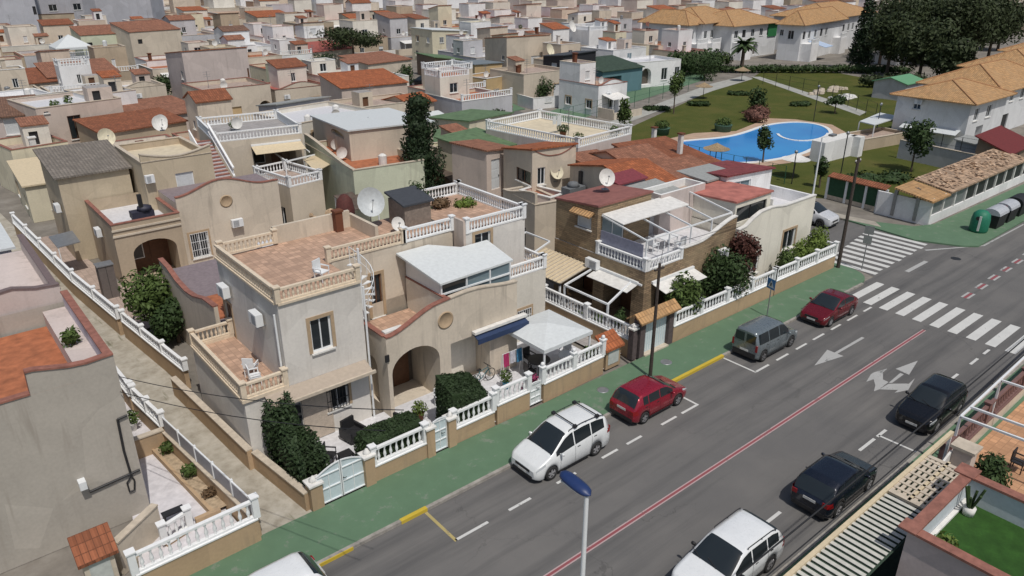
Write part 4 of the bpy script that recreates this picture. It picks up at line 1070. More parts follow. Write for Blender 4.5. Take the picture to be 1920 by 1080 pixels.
# ---------- right-hand twin
h2 = House('cream house with white-roofed veranda and planted roof terrace behind white balustrades', (22.5, 28.6))
E_ = Blk.rect(21.4, 25.4, 29.4, 35.6, 0, 7.1)
E_.walls(LGREY, [('F', (890, 440), (920, 480), 'win', dict(surr=SURR)), ('L', (1.2, 4.2), (2.1, 6.3), 'open', dict(uv=1, plain=1, depth=.5))], h2)
E_.deck(FTERR, 7.102, h2, 0)
for a, b in (((21.5, 29.45), (25.35, 29.45)), ((25.35, 29.6), (25.35, 35.5)), ((21.5, 35.5), (25.3, 35.5))): rail_on(h2, a, b, 7.1, .72, RAILW, sp=.2, fat=.07)
m = MB(); m.box(21.25, 21.4, 29.4, 30.3, 3.3, 7.8); h2.put(m, 'party_wall', PINK)
Q = Blk.rect(22.5, 26.3, 28.6, 34.0, 0, 4.2)
Q.walls(PALE, [('F', (950, 585), (960, 640), 'door', dict(mat=SURR)), ('F', (24.2-22.5, .9), (25.2-22.5, 2.1), 'grille', dict(uv=1, surr=SURR))], h2)
Q.deck(FTERR, 4.202, h2, 0)
rail_on(h2, (23.2, 28.66), (26.2, 28.66), 4.2, .72, RAILW, sp=.2, fat=.07); rail_on(h2, (26.2, 28.8), (26.2, 33.9), 4.2, .72, RAILW, sp=.2, fat=.07)
m = MB(); m.slope([(19.6, 26.15, 2.85), (22.9, 26.15, 2.85), (22.9, 26.58, 3.05), (19.6, 26.58, 3.05)], .04); m.box(19.6, 22.9, 26.1, 26.14, 2.6, 2.88); h2.put(m, 'awning', BLUEAW)
m = MB(); m.box(19.55, 22.95, 26.3, 26.58, 3.06, 3.2); h2.put(m, 'awning_box', CAPW)
dish('big round white satellite dish on the roof terrace behind the brown shed', (18.3, 33.6, 7.1), .72, radians(-15), .45, 1.3, plain('dish_grey', (.50, .53, .54), .5, var=.1))
dish('small white satellite dish below the big one', (18.9, 32.0, 7.0), .35, radians(-10), .5, .5)
# shed on roof
s_ = House('brown slatted roof shed with dark lid beside the big satellite dish', (19.6, 31.6), 'shed', 'roof_shed')
m = MB(); m.box(19.3, 20.9, 31.8, 33.4, 6.98, 8.5); s_.put(m, 'wall', plain('taupe_boards', (.23, .19, .16), .85, var=.2))
m = MB(); m.slope([(19.15, 31.65, 8.5), (21.05, 31.65, 8.5), (21.05, 33.5, 8.85), (19.15, 33.5, 8.85)], .1); s_.put(m, 'roof', plain('charcoal_sheet', (.05, .055, .065), .7))
# roof plants on E
for i, (x, y, rr, hh, lab) in enumerate(((22.0, 34.9, .35, 1.6, 'tall dark bush in the corner of the planted roof terrace'), (23.0, 34.0, .6, .7, 'low grey-green plant in the middle of the roof terrace'), (24.2, 33.2, .6, .6, 'yellowish low plant on the roof terrace'), (21.2, 33.0, .35, 1.9, 'climbing plant against the brown roof shed'))):
    hedge(lab, (x, y), (rr, rr, hh/2), [LG, LD, LB, LG][i], 350, .1, 20+i, 'roof_plant', 'plant', z0=7.0, clumps=3)
# patios
m = MB(); m.quad((9.3, 23.2, .16), (22.6, 23.2, .16), (22.6, 27.3, .16), (9.3, 27.3, .16)); m.quad((22.6, 23.4, .16), (26.4, 23.4, .16), (26.4, 28.6, .16), (22.6, 28.6, .16)); m.build('patio_paving', FWHT, kind='structure')
# ---------- street walls
garden_wall('long ochre wall with white coping beside the alley below the balcony', [(8.9, 23.25), (8.4, 27.2)], .75, .6, solid=1)
garden_wall('ochre wall with stepped base along the alley under the cream house', [(8.2, 27.2), (7.65, 35.5)], .9, .6, solid=1)
garden_wall('ochre front wall with white balustrade below the clipped hedge', [(11.8, 23.1), (14.35, 23.1)], .75, .8)
garden_wall('short ochre front wall with white balustrade in front of the tall hedge', [(15.9, 23.15), (18.15, 23.15)], .75, .8)
garden_wall('ochre front wall with white balustrade under the parked bicycle', [(18.35, 23.2), (20.35, 23.2)], .95, .78)
garden_wall('ochre front wall with white balustrade in front of the white gazebo', [(21.3, 23.25), (25.6, 23.35)], .95, .78, balls=True)
# pillars
def pillar(label, x, y, hh, w=.4, mat=None, cap=None, capm=None):
    h = House(label, (x, y), 'pillar', 'gate_pillar'); m = MB(); m.box(x-w/2, x+w/2, y-w/2, y+w/2, .1, hh); h.put(m, 'shaft', mat or DADO)
    m = MB(); m.box(x-w/2-.06, x+w/2+.06, y-w/2-.06, y+w/2+.06, hh, hh+.08); m.lathe([(w*.3, 0), (w*.36, .08), (w*.2, .16), (.05, .24), (0, .26)], (x, y, hh+.08), 8); h.put(m, 'cap', capm or CAPW)
pillar('ochre pillar left of the double white gate at the alley corner', 9.2, 23.2, 1.25, .5); pillar('ochre pillar right of the double white gate', 11.55, 23.12, 1.5, .45)
pillar('ochre pillar left of the narrow white gate', 14.55, 23.1, 1.55, .4); pillar('ochre pillar right of the narrow white gate', 15.7, 23.12, 1.55, .4)
# gates
def gate(label, x0, x1, y, hh, arch=.3, rows=2, z0=.14, mat=None):
    t = House(label, (x0, y), 'gate', 'metal_gate'); w = x1-x0; n = 2 if w > 1.4 else 1; mat = mat or plain('gate_blue_white', (.55, .64, .67), .5, var=.06)
    for k in range(n):
        a, b = x0+w*k/n+.02, x0+w*(k+1)/n-.02; m = MB(); top = []
        for i in range(9):
            x = a+(b-a)*i/8; tt = (x-x0)/w; top.append((x, hh+arch*sin(pi*tt)))
        for (xa, za), (xb, zb) in zip(top, top[1:]): m.add([(xa, y, z0), (xb, y, z0), (xb, y, zb), (xa, y, za), (xa, y+.03, z0), (xb, y+.03, z0), (xb, y+.03, zb), (xa, y+.03, za)], [(0,1,2,3),(7,6,5,4),(3,2,6,7),(0,4,5,1)])
        leaf_ = t.put(m, 'gate_leaf', mat)
        m = MB(); m.bar((a+.02, y-.02, z0), (a+.02, y-.02, top[0][1]), .05); m.bar((b-.02, y-.02, z0), (b-.02, y-.02, top[-1][1]), .05)
        for i in range(rows+1): z_ = z0+.03+(hh-z0-.06)*i/rows; m.bar((a+.05, y-.022, z_), (b-.05, y-.022, z_), .045)
        for p, q in zip(top, top[1:]): m.bar((p[0], y-.025, p[1]), (q[0], y-.025, q[1]), .05)
        m.bar(((a+b)/2, y-.018, z0), ((a+b)/2, y-.018, hh), .03); t.put(m, 'gate_frame', METW, leaf_)
    m = MB(); m.cyl((x0+w/2+.08, y-.02, 1.0), (x0+w/2+.08, y-.1, 1.0), .02, 6); m.cyl((x0+w/2+.08, y-.1, 1.0), (x0+w/2+.2, y-.1, 1.0), .015, 6); t.put(m, 'handle', DARKM)
gate('pale blue double gate with arched top on the green pavement', 9.25, 11.4, 23.1, 1.5, .35)
gate('narrow pale blue gate between ochre pillars', 14.75, 15.5, 23.1, 1.7, .08, 3)
gate('low white gate left of the gazebo balustrade', 20.45, 21.2, 23.25, 1.3, .05, 3, mat=METW)
# meter cupboard with tile roof
def cupboard(label, x0, x1, y0, y1, hh, roofm, wall=DADO, door=True):
    h = House(label, (x0, y0), 'meter cupboard', 'meter_cupboard'); b = Blk.rect(x0, x1, y0, y1, .1, hh)
    b.walls(wall, [], h)
    if door: m = MB(); m.box(x0+.15, x1-.15, y0-.03, y0-.002, .35, hh-.2); h.put(m, 'door', plain('cupboard_door', (.50, .52, .5), .5))
    b.roof('monoF', roofm, .55, .15, h, wall=wall)
cupboard('meter cupboard with orange tile lid at the right end of the gazebo wall', 25.85, 26.95, 23.3, 23.9, 1.35, TORG)
# ---------- gazebo
t = thing('gazebo', 'white square gazebo canopy over a table behind the front balustrade', 'gazebo', (23.5, 25.4, .16))
m = MB(); w_ = 1.68; e = 2.35
C = [(-w_, -w_, e), (w_, -w_, e), (w_, w_, e), (-w_, w_, e)]
for i in range(4):
    a, b = Vector(C[i]), Vector(C[(i+1) % 4]); n = 6
    for k in range(n):
        p, q = a.lerp(b, k/n), a.lerp(b, (k+1)/n); m.add([p, q, Vector((0, 0, e+.36))], [(0, 1, 2)])
        sg = lambda s: e-.16-.05*abs(sin(pi*s*n))
        m.add([p, q, (q.x, q.y, e-.2), (p.x, p.y, e-.2)], [(3, 2, 1, 0)])
m.build('canopy', ROOFW, t)
for x, y in ((-1, -1), (1, -1), (1, 1), (-1, 1)):
    m = MB(); m.box(x*w_*.94-.04, x*w_*.94+.04, y*w_*.94-.04, y*w_*.94+.04, 0, e); m.build('post', METW, t)
m = MB()
for i in range(4):
    a, b = Vector(C[i])*.94, Vector(C[(i+1) % 4])*.94; a.z = b.z = e-.05; m.bar(a, b, .04)
    m.bar(a, (0, 0, e+.3), .03)
m.build('frame', GREYM, t)
def table(label, x, y, r=.55, z0=.16, mat=None):
    t = thing('table', label, 'table', (x, y, z0)); m = MB(); m.lathe([(0, .7), (r, .7), (r, .74), (0, .74)], (0, 0, 0), 18, smooth=False); m.build('tabletop', mat or METW, t)
    for k in range(4):
        a = pi/4+k*pi/2; m = MB(); m.cyl((cos(a)*r*.75, sin(a)*r*.75, 0), (cos(a)*r*.5, sin(a)*r*.5, .7), .025, 6); m.build('leg', mat or METW, t)
def chair(label, x, y, rz, z0=.16, mat=None, tall=False):
    mat = mat or METW; t = thing('garden_chair', label, 'chair', (x, y, z0), rz)
    m = MB(); m.box(-.24, .24, -.24, .24, .42, .46); m.build('seat', mat, t)
    m = MB(); m.box(-.24, .24, .22, .27, .46, .95 if not tall else 1.15); m.build('backrest', mat, t)
    for sx in (-1, 1):
        for sy in (-1, 1): m = MB(); m.bar((sx*.21, sy*.21, 0), (sx*.21, sy*.21, .42), .04); m.build('leg', mat, t)
        m = MB(); m.box(sx*.27-.025, sx*.27+.025, -.22, .24, .62, .66); m.bar((sx*.27, -.2, .42), (sx*.27, -.2, .62), .03); m.build('armrest', mat, t)
table('round white table under the right side of the gazebo', 24.5, 24.7); table('dark table under the middle of the gazebo', 23.0, 25.4, .6, mat=DARKM)
for x, y, rz, mt, lab in ((22.2, 25.2, 1.4, DARKM, 'dark chair on the left under the gazebo'), (23.1, 26.3, 0, DARKM, 'dark chair at the back under the gazebo'), (25.0, 25.5, -1.2, METW, 'white garden chair on the right under the gazebo')):
    chair(lab, x, y, rz, mat=mt)
# black rattan set on the left patio
def sofa(label, x, y, rz, w=1.3):
    t = thing('garden_sofa', label, 'sofa', (x, y, .16), rz)
    m = MB(); m.box(-w/2, w/2, -.35, .35, .15, .42); m.build('seat', BLK, t); m = MB(); m.box(-w/2, w/2, .35, .47, .15, .95); m.build('backrest', BLK, t)
    for s_ in (-1, 1): m = MB(); m.box(s_*w/2-.1 if s_ < 0 else w/2, s_*w/2 if s_ < 0 else w/2+.1, -.35, .47, .15, .62); m.build('armrest', BLK, t)
    m = MB()
    for sx in (-1, 1):
        for sy in (-1, 1): m.box(sx*w*.45-.03, sx*w*.45+.03, sy*.3-.03, sy*.3+.03, 0, .15)
    m.build('feet', BLK, t)
sofa('black rattan armchair against the house wall left of the black table', 12.55, 26.2, .2, .7); sofa('black rattan armchair beside the small arch', 14.1, 25.2, -1.2, .7)
def btable(label, x, y, w, d, hh, mat):
    t = thing('garden_table', label, 'table', (x, y, .16)); m = MB(); m.box(-w/2, w/2, -d/2, d/2, hh-.05, hh); m.build('tabletop', mat, t)
    for sx in (-1, 1):
        for sy in (-1, 1): m = MB(); m.box(sx*(w/2-.06)-.03, sx*(w/2-.06)+.03, sy*(d/2-.06)-.03, sy*(d/2-.06)+.03, 0, hh-.05); m.build('leg', mat, t)
btable('long black table with black chairs on the white patio', 13.2, 25.3, 1.4, .9, .72, BLK); btable('low black table on the white patio near the double gate', 11.5, 25.0, .6, .5, .4, BLK)
chair('black folding chair on the patio beside the tall hedge', 10.9, 25.3, .8, mat=BLK); chair('black chair nearest the clipped front hedge', 13.0, 24.6, 3.0, mat=BLK)
btable('small black stool on the patio behind the double gate', 12.3, 24.3, .4, .4, .35, BLK)
chair('white chair with cushions inside the arched porch', 17.2, 26.0, .3); btable('dark low table in front of the arched porch', 16.9, 25.0, .8, .6, .45, plain('dark_wine', (.05, .02, .025), .6))
# bicycle wheel rack / bicycle leaning on wall
def bicycle(label, x, y, rz, z0=.16):
    t = thing('bicycle', label, 'bicycle', (x, y, z0), rz)
    for wx in (-.5, .52):
        m = MB(); n = 20
        for i in range(n):
            a, b = 2*pi*i/n, 2*pi*(i+1)/n; m.cyl((wx+.33*cos(a), 0, .34+.33*sin(a)), (wx+.33*cos(b), 0, .34+.33*sin(b)), .022, 5)
        w_ = m.build('wheel', RUB, t); m = MB()
        for i in range(8): m.cyl((wx, 0, .34), (wx+.32*cos(i*pi/4), 0, .34+.32*sin(i*pi/4)), .005, 4)
        m.build('spokes', GREYM, w_)
    m = MB()
    for a, b in (((-.5, 0, .34), (-.1, 0, .3)), ((-.1, 0, .3), (-.22, 0, .85)), ((-.2, 0, .75), (.35, 0, .8)), ((-.1, 0, .3), (.38, 0, .7)), ((-.5, 0, .34), (-.2, 0, .72)), ((.52, 0, .34), (.33, 0, .95))): m.cyl(a, b, .02, 6)
    m.build('frame', plain('bike_teal', (.04, .14, .16), .4), t)
    m = MB(); m.box(-.34, -.12, -.06, .06, .85, .9); m.build('saddle', BLK, t); m = MB(); m.bar((.33, -.28, .97), (.33, .28, .97), .03); m.build('handlebar', BLK, t)
bicycle('bicycle leaning in the niche under the navy awning', 20.0, 26.35, .05)
# bins with cloth: magenta items
hedge('magenta flowering plant in a pot beside the white gate', (21.4, 24.3), (.4, .4, .5), plain('magenta_flowers', (.22, .02, .08), .7, var=.4, scale=10), 300, .09, 31, 'potted_plant', 'plant', z0=.16, clumps=3)
def pot(label, x, y, z0, mat, r=.18, hh=.4, plant=LM, n=160):
    t = thing('potted_plant', label, 'potted plant', (x, y, z0)); m = MB(); m.lathe([(0, 0), (r*.7, 0), (r, hh*.9), (r*1.1, hh), (r*.9, hh), (r*.85, hh*.85), (0, hh*.85)], (0, 0, 0), 12); m.build('pot', mat, t)
    m = MB(); leaves(m, [((0, 0, hh+.25), (r*1.8, r*1.8, .35))], n, .09, int(x*10)); m.build('foliage', plant, t)
pot('blue pot with plant beside the magenta flowers', 20.6, 25.2, .16, plain('pot_blue', (.03, .2, .3), .5)); pot('bushy plant in a pot beside the gazebo post', 25.7, 24.3, .16, TERRA, .25, .4, LM, 400)
def towels(label, x, y, z, w, cols):
    t = thing('clothes_rack', label, 'clothes rack', (x, y, z)); m = MB(); m.bar((-w/2, 0, 1.5), (w/2, 0, 1.5), .03)
    for sx in (-1, 1): m.bar((sx*w/2, -.2, 0), (sx*w/2, 0, 1.5), .025); m.bar((sx*w/2, .2, 0), (sx*w/2, 0, 1.5), .025)
    m.build('frame', METW, t); n = len(cols)
    for i, c in enumerate(cols):
        a = -w/2+w*(i+.08)/n; b = -w/2+w*(i+.92)/n; m = MB(); k = 6; v = []
        for j in range(k+1): x_ = a+(b-a)*j/k; v += [(x_, -.03+.02*sin(j*2.1), 1.52), (x_, -.05+.03*sin(j*1.7), .75+.08*(i % 2))]
        m.add(v, [(2*j, 2*j+1, 2*j+3, 2*j+2) for j in range(k)]); m.build('towel', plain('towel_%d%d%d' % tuple(int(q*99) for q in c), c, .9, var=.25), t)
towels('rack of magenta, white and blue washing under the navy awning', 21.6, 25.9, .16, 1.3, [(.4, .03, .12), (.5, .5, .55), (.05, .2, .35)])
# hedges of the main house
hedge('tall dark conifer hedge along the alley wall beside the double gate', (9.5, 25.1), (.7, 1.7, 1.3), LH, 9000, .1, 5, z0=.1, clumps=5)
hedge('tall dark conifer hedge nearest the alley, taller inner end', (9.4, 26.3), (.65, .8, 1.7), LH, 3500, .1, 6, z0=.1, clumps=3)
boxhedge("clipped rounded hedge on the front wall left of the narrow gate", (13.0, 23.75), (1.5, .55, 1.0), LH, 9000, .055, 7)
boxhedge('tall clipped hedge block in front of the arch, right of the narrow gate', (16.95, 23.95), (1.1, .75, 1.25), LH, 12000, .06, 8, top=(-.12, .1))

# spiral stair from the little terrace to the roof, balcony furniture, pipes and boxes on the walls
h = House('white spiral staircase between the small tiled terrace and the roof terrace', (14.95, 28.9), 'staircase', 'spiral_staircase')
m = MB(); m.cyl((14.95, 28.9, 3.6), (14.95, 28.9, 8.0), .06, 8); h.put(m, 'pole', METW)
m = MB(); rl = []
for i in range(15):
    a = i*.42+2.2; z_ = 3.8+i*.235; c_, s_ = cos(a), sin(a); c2_, s2_ = cos(a+.4), sin(a+.4)
    m.extr([(14.95+.06*c_, 28.9+.06*s_, z_), (14.95+.62*c_, 28.9+.62*s_, z_), (14.95+.62*c2_, 28.9+.62*s2_, z_)], (0, 0, .04)); rl.append((14.95+.62*c_, 28.9+.62*s_, z_))
h.put(m, 'treads', METW)
m = MB()
for p in rl: m.cyl(p, (p[0], p[1], p[2]+.85), .014, 5)
for p, q in zip(rl, rl[1:]): m.cyl((p[0], p[1], p[2]+.85), (q[0], q[1], q[2]+.85), .022, 5); m.cyl((p[0], p[1], p[2]+.45), (q[0], q[1], q[2]+.45), .012, 5)
h.put(m, 'railing', METW)
chair('white plastic chair on the balcony above the alley', 9.5, 29.3, 2.4, 3.26); chair('reclined white chair on the balcony nearest the front rail', 9.3, 28.4, 1.4, 3.26)
btable('dark low box on the balcony floor beside the white chairs', 9.9, 28.2, .5, .4, .4, BLK); btable('tan wooden sunbed frame at the far end of the balcony', 9.3, 31.6, 1.0, .6, .25, SURR)
chair('white chair on the large square roof terrace', 12.9, 28.5, .4, 7.11); btable('small white table on the large square roof terrace', 13.3, 29.2, .5, .5, .6, METW)
pot('green pot plant at the foot of the alley-side hedge', 10.8, 24.0, .16, TERRA, .16, .3, LM, 140); pot('terracotta pot with plant inside the left side of the arch', 15.7, 25.6, .16, TERRA, .2, .4, LB, 220)
# ================================================================ NEIGHBOURING HOUSES
def mkblk(N, Rr, L, z, z0=0):
    n = G(*N, z)
    if isinstance(Rr, tuple): r = G(*Rr, z); w = (r-n).length; a1 = atan2((r-n).y, (r-n).x)
    else: w = Rr; a1 = None
    if isinstance(L, tuple): l = G(*L, z); d = (l-n).length; a2 = atan2(-(l-n).x, (l-n).y)
    else: d = L; a2 = None
    if a1 is not None and a2 is not None: a = (a1*w+a2*d)/(w+d)
    else: a = a1 if a1 is not None else (a2 or 0)
    return Blk(n, w, d, z0, z, max(-.16, min(.16, a)))
RH = random.Random(11)
def auto_holes(b, far=False):
    H = []
    for face, W in (('F', b.w), ('L', b.d)):
        for k in range(int(W/3.2)):
            for z_ in (([.9] if b.z0 < .5 else [])+([3.9] if b.z1 > 5.4 else [])):
                if RH.random() < .68:
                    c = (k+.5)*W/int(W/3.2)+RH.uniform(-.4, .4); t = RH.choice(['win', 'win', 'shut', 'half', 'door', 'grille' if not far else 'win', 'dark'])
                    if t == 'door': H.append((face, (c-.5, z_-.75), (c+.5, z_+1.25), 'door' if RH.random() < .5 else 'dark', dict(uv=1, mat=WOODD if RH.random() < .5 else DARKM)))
                    else: H.append((face, (c-.55, z_), (c+.55, z_+1.15), t, dict(uv=1, surr=RH.choice([None, None, SURR]))))
    return H
def finish(h, b, spec, wall):
    k = spec[0]
    if k == 'flat': b.flat(spec[1], spec[2], cop=spec[3] if len(spec) > 3 else CAPC, h=h)
    elif k == 'rail':
        b.deck(spec[1], b.z1-.02, h, .01); far = (b.N-O).length > 75
        P = lambda u, v: (b.P(u, v, 0).x, b.P(u, v, 0).y); e = .1; m_ = spec[2] if len(spec) > 2 else RAILW
        for p, q in ((P(e, e), P(b.w-e, e)), (P(e, e+.15), P(e, b.d-e)), (P(b.w-e, e+.15), P(b.w-e, b.d-e)), (P(e+.15, b.d-e), P(b.w-e-.15, b.d-e))):
            rail_on(h, p, q, b.z1, .75, m_, sp=.26 if not far else .34, detail=6 if not far else 4)
    elif k == 'none': b.deck(spec[1], b.z1-.01, h, 0)
    else: b.roof(k, spec[1], spec[2], spec[3] if len(spec) > 3 else .15, h, wall=wall)
PLACED = []
def V(label, N, Rr, L, z, wall, spec, holes=(), z0=0, cat='house', name='house', crest=None, h=None):
    b = mkblk(N, Rr, L, z, z0); c_ = b.P(b.w/2, b.d/2, 0); PLACED.append((c_.x, c_.y, b.w/2+.5, b.d/2+.5))
    if h is None: h = House(label, b.N, cat, name)
    b.walls(wall, auto_holes(b) if holes == 'auto' else holes, h)
    finish(h, b, spec, wall)
    if crest:
        n = 18; pts = []
        for i in range(n+1):
            t = i/n; hh = {'hump': .75*sin(pi*t)**2, 'rise': .8*(3*t*t-2*t**3), 'fall': .8*(1-(3*t*t-2*t**3)), 'dip': .7*abs(2*t-1)**2}[crest[0]]
            pts.append(((b.w if crest[1] == 'F' else b.d)*t, max(.02, hh)))
        b.crest(pts, wall, crest[2] if len(crest) > 2 else CAPC, face=crest[1], h=h)
    CUR[0] = h; h.b = b
    if spec[0] in ('flat', 'rail') and cat == 'house' and z > 3: clutter(h, Blk(b.P(.3, .3, 0), b.w-.6, b.d-.6, 0, z-(.5 if spec[0] == 'flat' else 0), 0), RH, 2+int(b.w*b.d > 60))
    return h, b
# ---------------- left-hand house at the bottom
h = House('blank grey-tan gable wall at the lower left with black cables and orange roof terrace', (-2, 27.2))
b = Blk.rect(-9, 4.08, 27.2, 35, 0, 6.45); b.walls(plaster('gable_render', (.45, .415, .365), 1.0), [], h)
b.deck(FORG, 5.6, h, .15)
pr = [(0, .02), (10.35, .02), (10.38, .85), (10.6, .85), (11.0, .76), (11.6, .62), (12.2, .56), (12.7, .6), (13.08, .62)]
b.crest(pr, M['gable_render'], CAPR, .2, h=h)
b.crest([(0, .6), (.6, .55), (1.4, .3), (2.4, .2), (4.2, .5), (5.4, .85), (6.4, 1.0), (7.8, 1.0)], LILAC, None, .2, face='L', h=h) if 0 else None
m = MB(); m.box(3.86, 4.06, 27.4, 34.8, 5.6, 6.95); h.put(m, 'parapet', LILAC)
m = MB(); m.box(3.0, 3.855, 27.75, 34.8, 5.603, 6.3); h.put(m, 'raised_slab', ROSE)
m = MB(); m.box(3.82, 4.1, 27.41, 34.8, 6.95, 7.03); h.put(m, 'coping', CAPR)
m = MB(); m.box(-9, 1.3, 27.42, 27.62, 6.0, 6.1); m.box(-9, 1.3, 27.42, 27.9, 5.8, 5.86); h.put(m, 'roof_edge', CAPR)
# wall-mounted cable and lamp
def cable(mb, pts, r): mb.tube(pts, r, 6)
f = lambda px, py: (lambda p: (p.x, 27.14, p.z))(PY(px, py, 27.16))
m = MB(); m.tube([f(238, 778), f(220, 786), f(232, 845), f(246, 892)], .045, 6); h.put(m, 'cable', DARKM)
m = MB(); m.tube([f(262, 880), f(168, 922)], .05, 6); m.tube([f(246, 892), f(238, 905), f(243, 922), f(252, 918), f(252, 900), f(246, 892)], .03, 6); h.put(m, 'cable', DARKM)
c = f(153, 905); m = MB(); m.box(c[0]-.12, c[0]+.12, 26.85, 27.19, c[2]-.15, c[2]+.18); h.put(m, 'wall_lamp', METW)
hedge('small plant on the orange roof terrace by the red coping', (3.3, 30.6), (.22, .22, .4), LM, 200, .1, 41, 'roof_plant', 'plant', z0=6.3, clumps=3)
# lilac house behind it
h = House('lilac house with curved dark coping left of the alley, behind the orange terrace', (-3, 35.1))
b = Blk.rect(-10, 3.9, 35.1, 44.5, 0, 6.1); b.walls(LILAC, [], h); b.deck(ROSE, 6.09, h, 0)
b.crest([(0, .8), (9, .95), (10.8, 1.2), (12.2, 1.35), (13, 1.15), (13.9, 1.1)], ROSE, plain('dark_coping', (.16, .12, .12), .8), h=h)
m = MB(); m.box(3.7, 3.9, 35.3, 44.5, 6.1, 6.9); h.put(m, 'parapet', ROSE); m = MB(); m.box(3.66, 3.94, 35.32, 44.5, 6.9, 6.97); h.put(m, 'coping', plain('dark_coping', (.16, .12, .12)))
h = House('white flat roof at the left edge above the alley with grey wall below', (0, 45.2))
b = Blk.rect(-10, 3.3, 45.2, 56, 0, 6.2); b.walls(GREYR, [], h); b.roof('monoF', ROOFW, .25, .2, h, wall=GREYR)
# yard of the left-hand house
m = MB(); m.quad((2.6, 22.9, .14), (6.5, 22.9, .14), (6.0, 31, .14), (4.1, 31, .14)); m.quad((4.1, 31.2, .14), (5.9, 31.2, .14), (5.2, 44, .14), (4.1, 44, .14)); m.build('patio_paving', plain('lilac_floor', (.62, .60, .62), .7, var=.15, scale=3), kind='structure')
garden_wall('white balustrade on an ochre wall in the lower left corner by the alley mouth', [(2.5, 22.75), (6.75, 22.85)], 1.0, .8, z0=.1, post=4.3, sp=.3)
garden_wall('ochre wall with grey screen along the left side of the alley', [(6.75, 22.95), (5.9, 30.9)], .9, .6, solid=1)
h = House('grey translucent screen with white posts on the left alley wall', (6.6, 23.2), 'screen', 'fence_screen')
for i in range(5):
    t0, t1 = i/5, (i+1)/5; x0, y0, x1, y1 = 6.74-.84*t0, 23.1+7.8*t0, 6.74-.84*t1, 23.1+7.8*t1
    m = MB(); m.extr([(x0, y0+.06, 1.08), (x1, y1-.06, 1.08), (x1, y1-.06, 1.72), (x0, y0+.06, 1.72)], (-.02, 0, 0)); h.put(m, 'panel', plain('screen_grey', (.26, .26, .29), .5))
    m = MB(); m.box(x0-.05, x0+.05, y0-.05, y0+.05, 1.07, 1.85); m.bar((x0, y0, 1.76), (x1, y1, 1.76), .06); h.put(m, 'post', METW)
garden_wall('ochre planter wall across the little yard below the grey screen', [(4.1, 31.0), (5.85, 31.0)], 1.0, .6, solid=1)
m = MB(); m.box(5.15, 6.1, 25.0, 25.2, 0, .45); m.extr([(5.9, 25.2, 0), (5.3, 31, 0), (5.2, 31, 0), (5.75, 25.2, 0)], (0, 0, .4))
hh = House('ochre raised flower bed along the inner side of the alley wall', (5.3, 25), 'planter', 'flower_bed'); hh.put(m, 'edging', DADO)
m = MB(); m.quad((5.9, 25.2, .36), (6.45, 25.2, .36), (5.75, 30.9, .36), (5.3, 30.9, .36)); hh.put(m, 'soil', plain('soil', (.40, .31, .21), .95, var=.3))
for i, (x, y, r_, lab, mt) in enumerate(((6.0, 27.9, .33, 'round dark green bush in the ochre bed of the lower left yard', LM), (5.75, 30.2, .28, 'smaller bush at the far end of the ochre bed', LM), (6.15, 26.1, .2, 'dry brown plant in the near end of the ochre bed', LD))):
    hedge(lab, (x, y), (r_, r_, r_), mt, 260, .09, 50+i, 'bush', 'bush', z0=.4, clumps=3)
garden_wall('short white balustrade inside the lower left yard', [(3.9, 24.7), (4.9, 25.0)], .1, .75, post=1.1, z0=.14)
cupboard('meter cupboard with terracotta tile lid at the bottom left corner', 1.2, 2.15, 23.8, 24.5, 1.65, TERRA, CREAM)
garden_wall('cream yard wall running from the tiled cupboard to the gable wall', [(2.3, 24.4), (4.0, 25.6)], 1.3, .5, solid=1, basemat=CREAM)
btable('small dark bench in the shade of the gable wall', 4.6, 25.9, .8, .35, .45, DARKM)
garden_wall('white balustrade on the left side of the alley beside the lilac house', [(5.6, 35.0), (5.25, 45)], .9, .6, sp=.34, post=3.4)
garden_wall('white boundary rail left of the alley nearest the red coping', [(5.95, 31.4), (5.62, 34.6)], .9, .6, sp=.4, post=2)
# ---------------- tan house with arch up the alley
h = House('tan house up the alley with an arched brown porch, white terrace and square upper room', (9.35, 51.5))
b = Blk.rect(9.35, 13.6, 51.5, 58.5, 0, 4.35)
b.walls(TAN, [('F', (246, 457), (345, 530), 'arch', dict(rise=.8, depth=2.2, mat=WOODD))], h)
b.flat(FWHT, .85, cop=CAPR, h=h, sides='FLR')
for z_ in (3.5, 3.9): m = MB(); m.box(9.3, 13.6, 51.42, 51.498, z_, z_+.12); h.put(m, 'moulding', CREAM)
u = Blk.rect(12.9, 17.8, 56.0, 63, 0, 7.0)
u.walls(YELR if 0 else plaster('sand_render', (.53, .45, .33), .5), [('F', (328, 326), (371, 375), 'shut', {})], h); SAND = M['sand_render']
u.flat(FCREAM, .5, cop=CAPC, h=h); u.crest([(u.w*i/14, .05+.45*abs(2*i/14-1)**1.6) for i in range(15)], M['sand_render'], CAPC, h=h, z=7.062)
c2 = Blk.rect(8.0, 12.6, 58.6, 64.5, 0, 6.3)
c2.walls(SAND, [('L', (96, 372), (110, 398), 'door', dict(mat=WOODD))], h); c2.roof('monoF', TGREY, .9, .25, h, wall=SAND)
w2 = Blk.rect(13.63, 20.9, 51.9, 56, 0, 4.9)
w2.walls(STAINED, [('F', (355, 440), (396, 478), 'grille', dict(surr=SURR)), ('F', (345, 470), (352, 500), 'dark', {})], h)
pts = []
for i in range(25):
    t = i/24; pts.append((w2.w*t, .35+.75*sin(pi*min(1, t*1.15))**2 if t < .87 else .35))
w2.crest(pts, STAINED, CAPR, h=h); w2.deck(plain('mauve_floor', (.22, .18, .19), .8, var=.15), 4.905, h, 0)
m = MB(); c = w2.F(424, 377); m.lathe([(0, 0), (.42, 0), (.45, -.03), (.36, -.05), (.34, -.02), (0, -.02)], (w2.N.x+c[0], 51.898, c[1]), 20, 'y'); h.put(m, 'medallion', SURR)
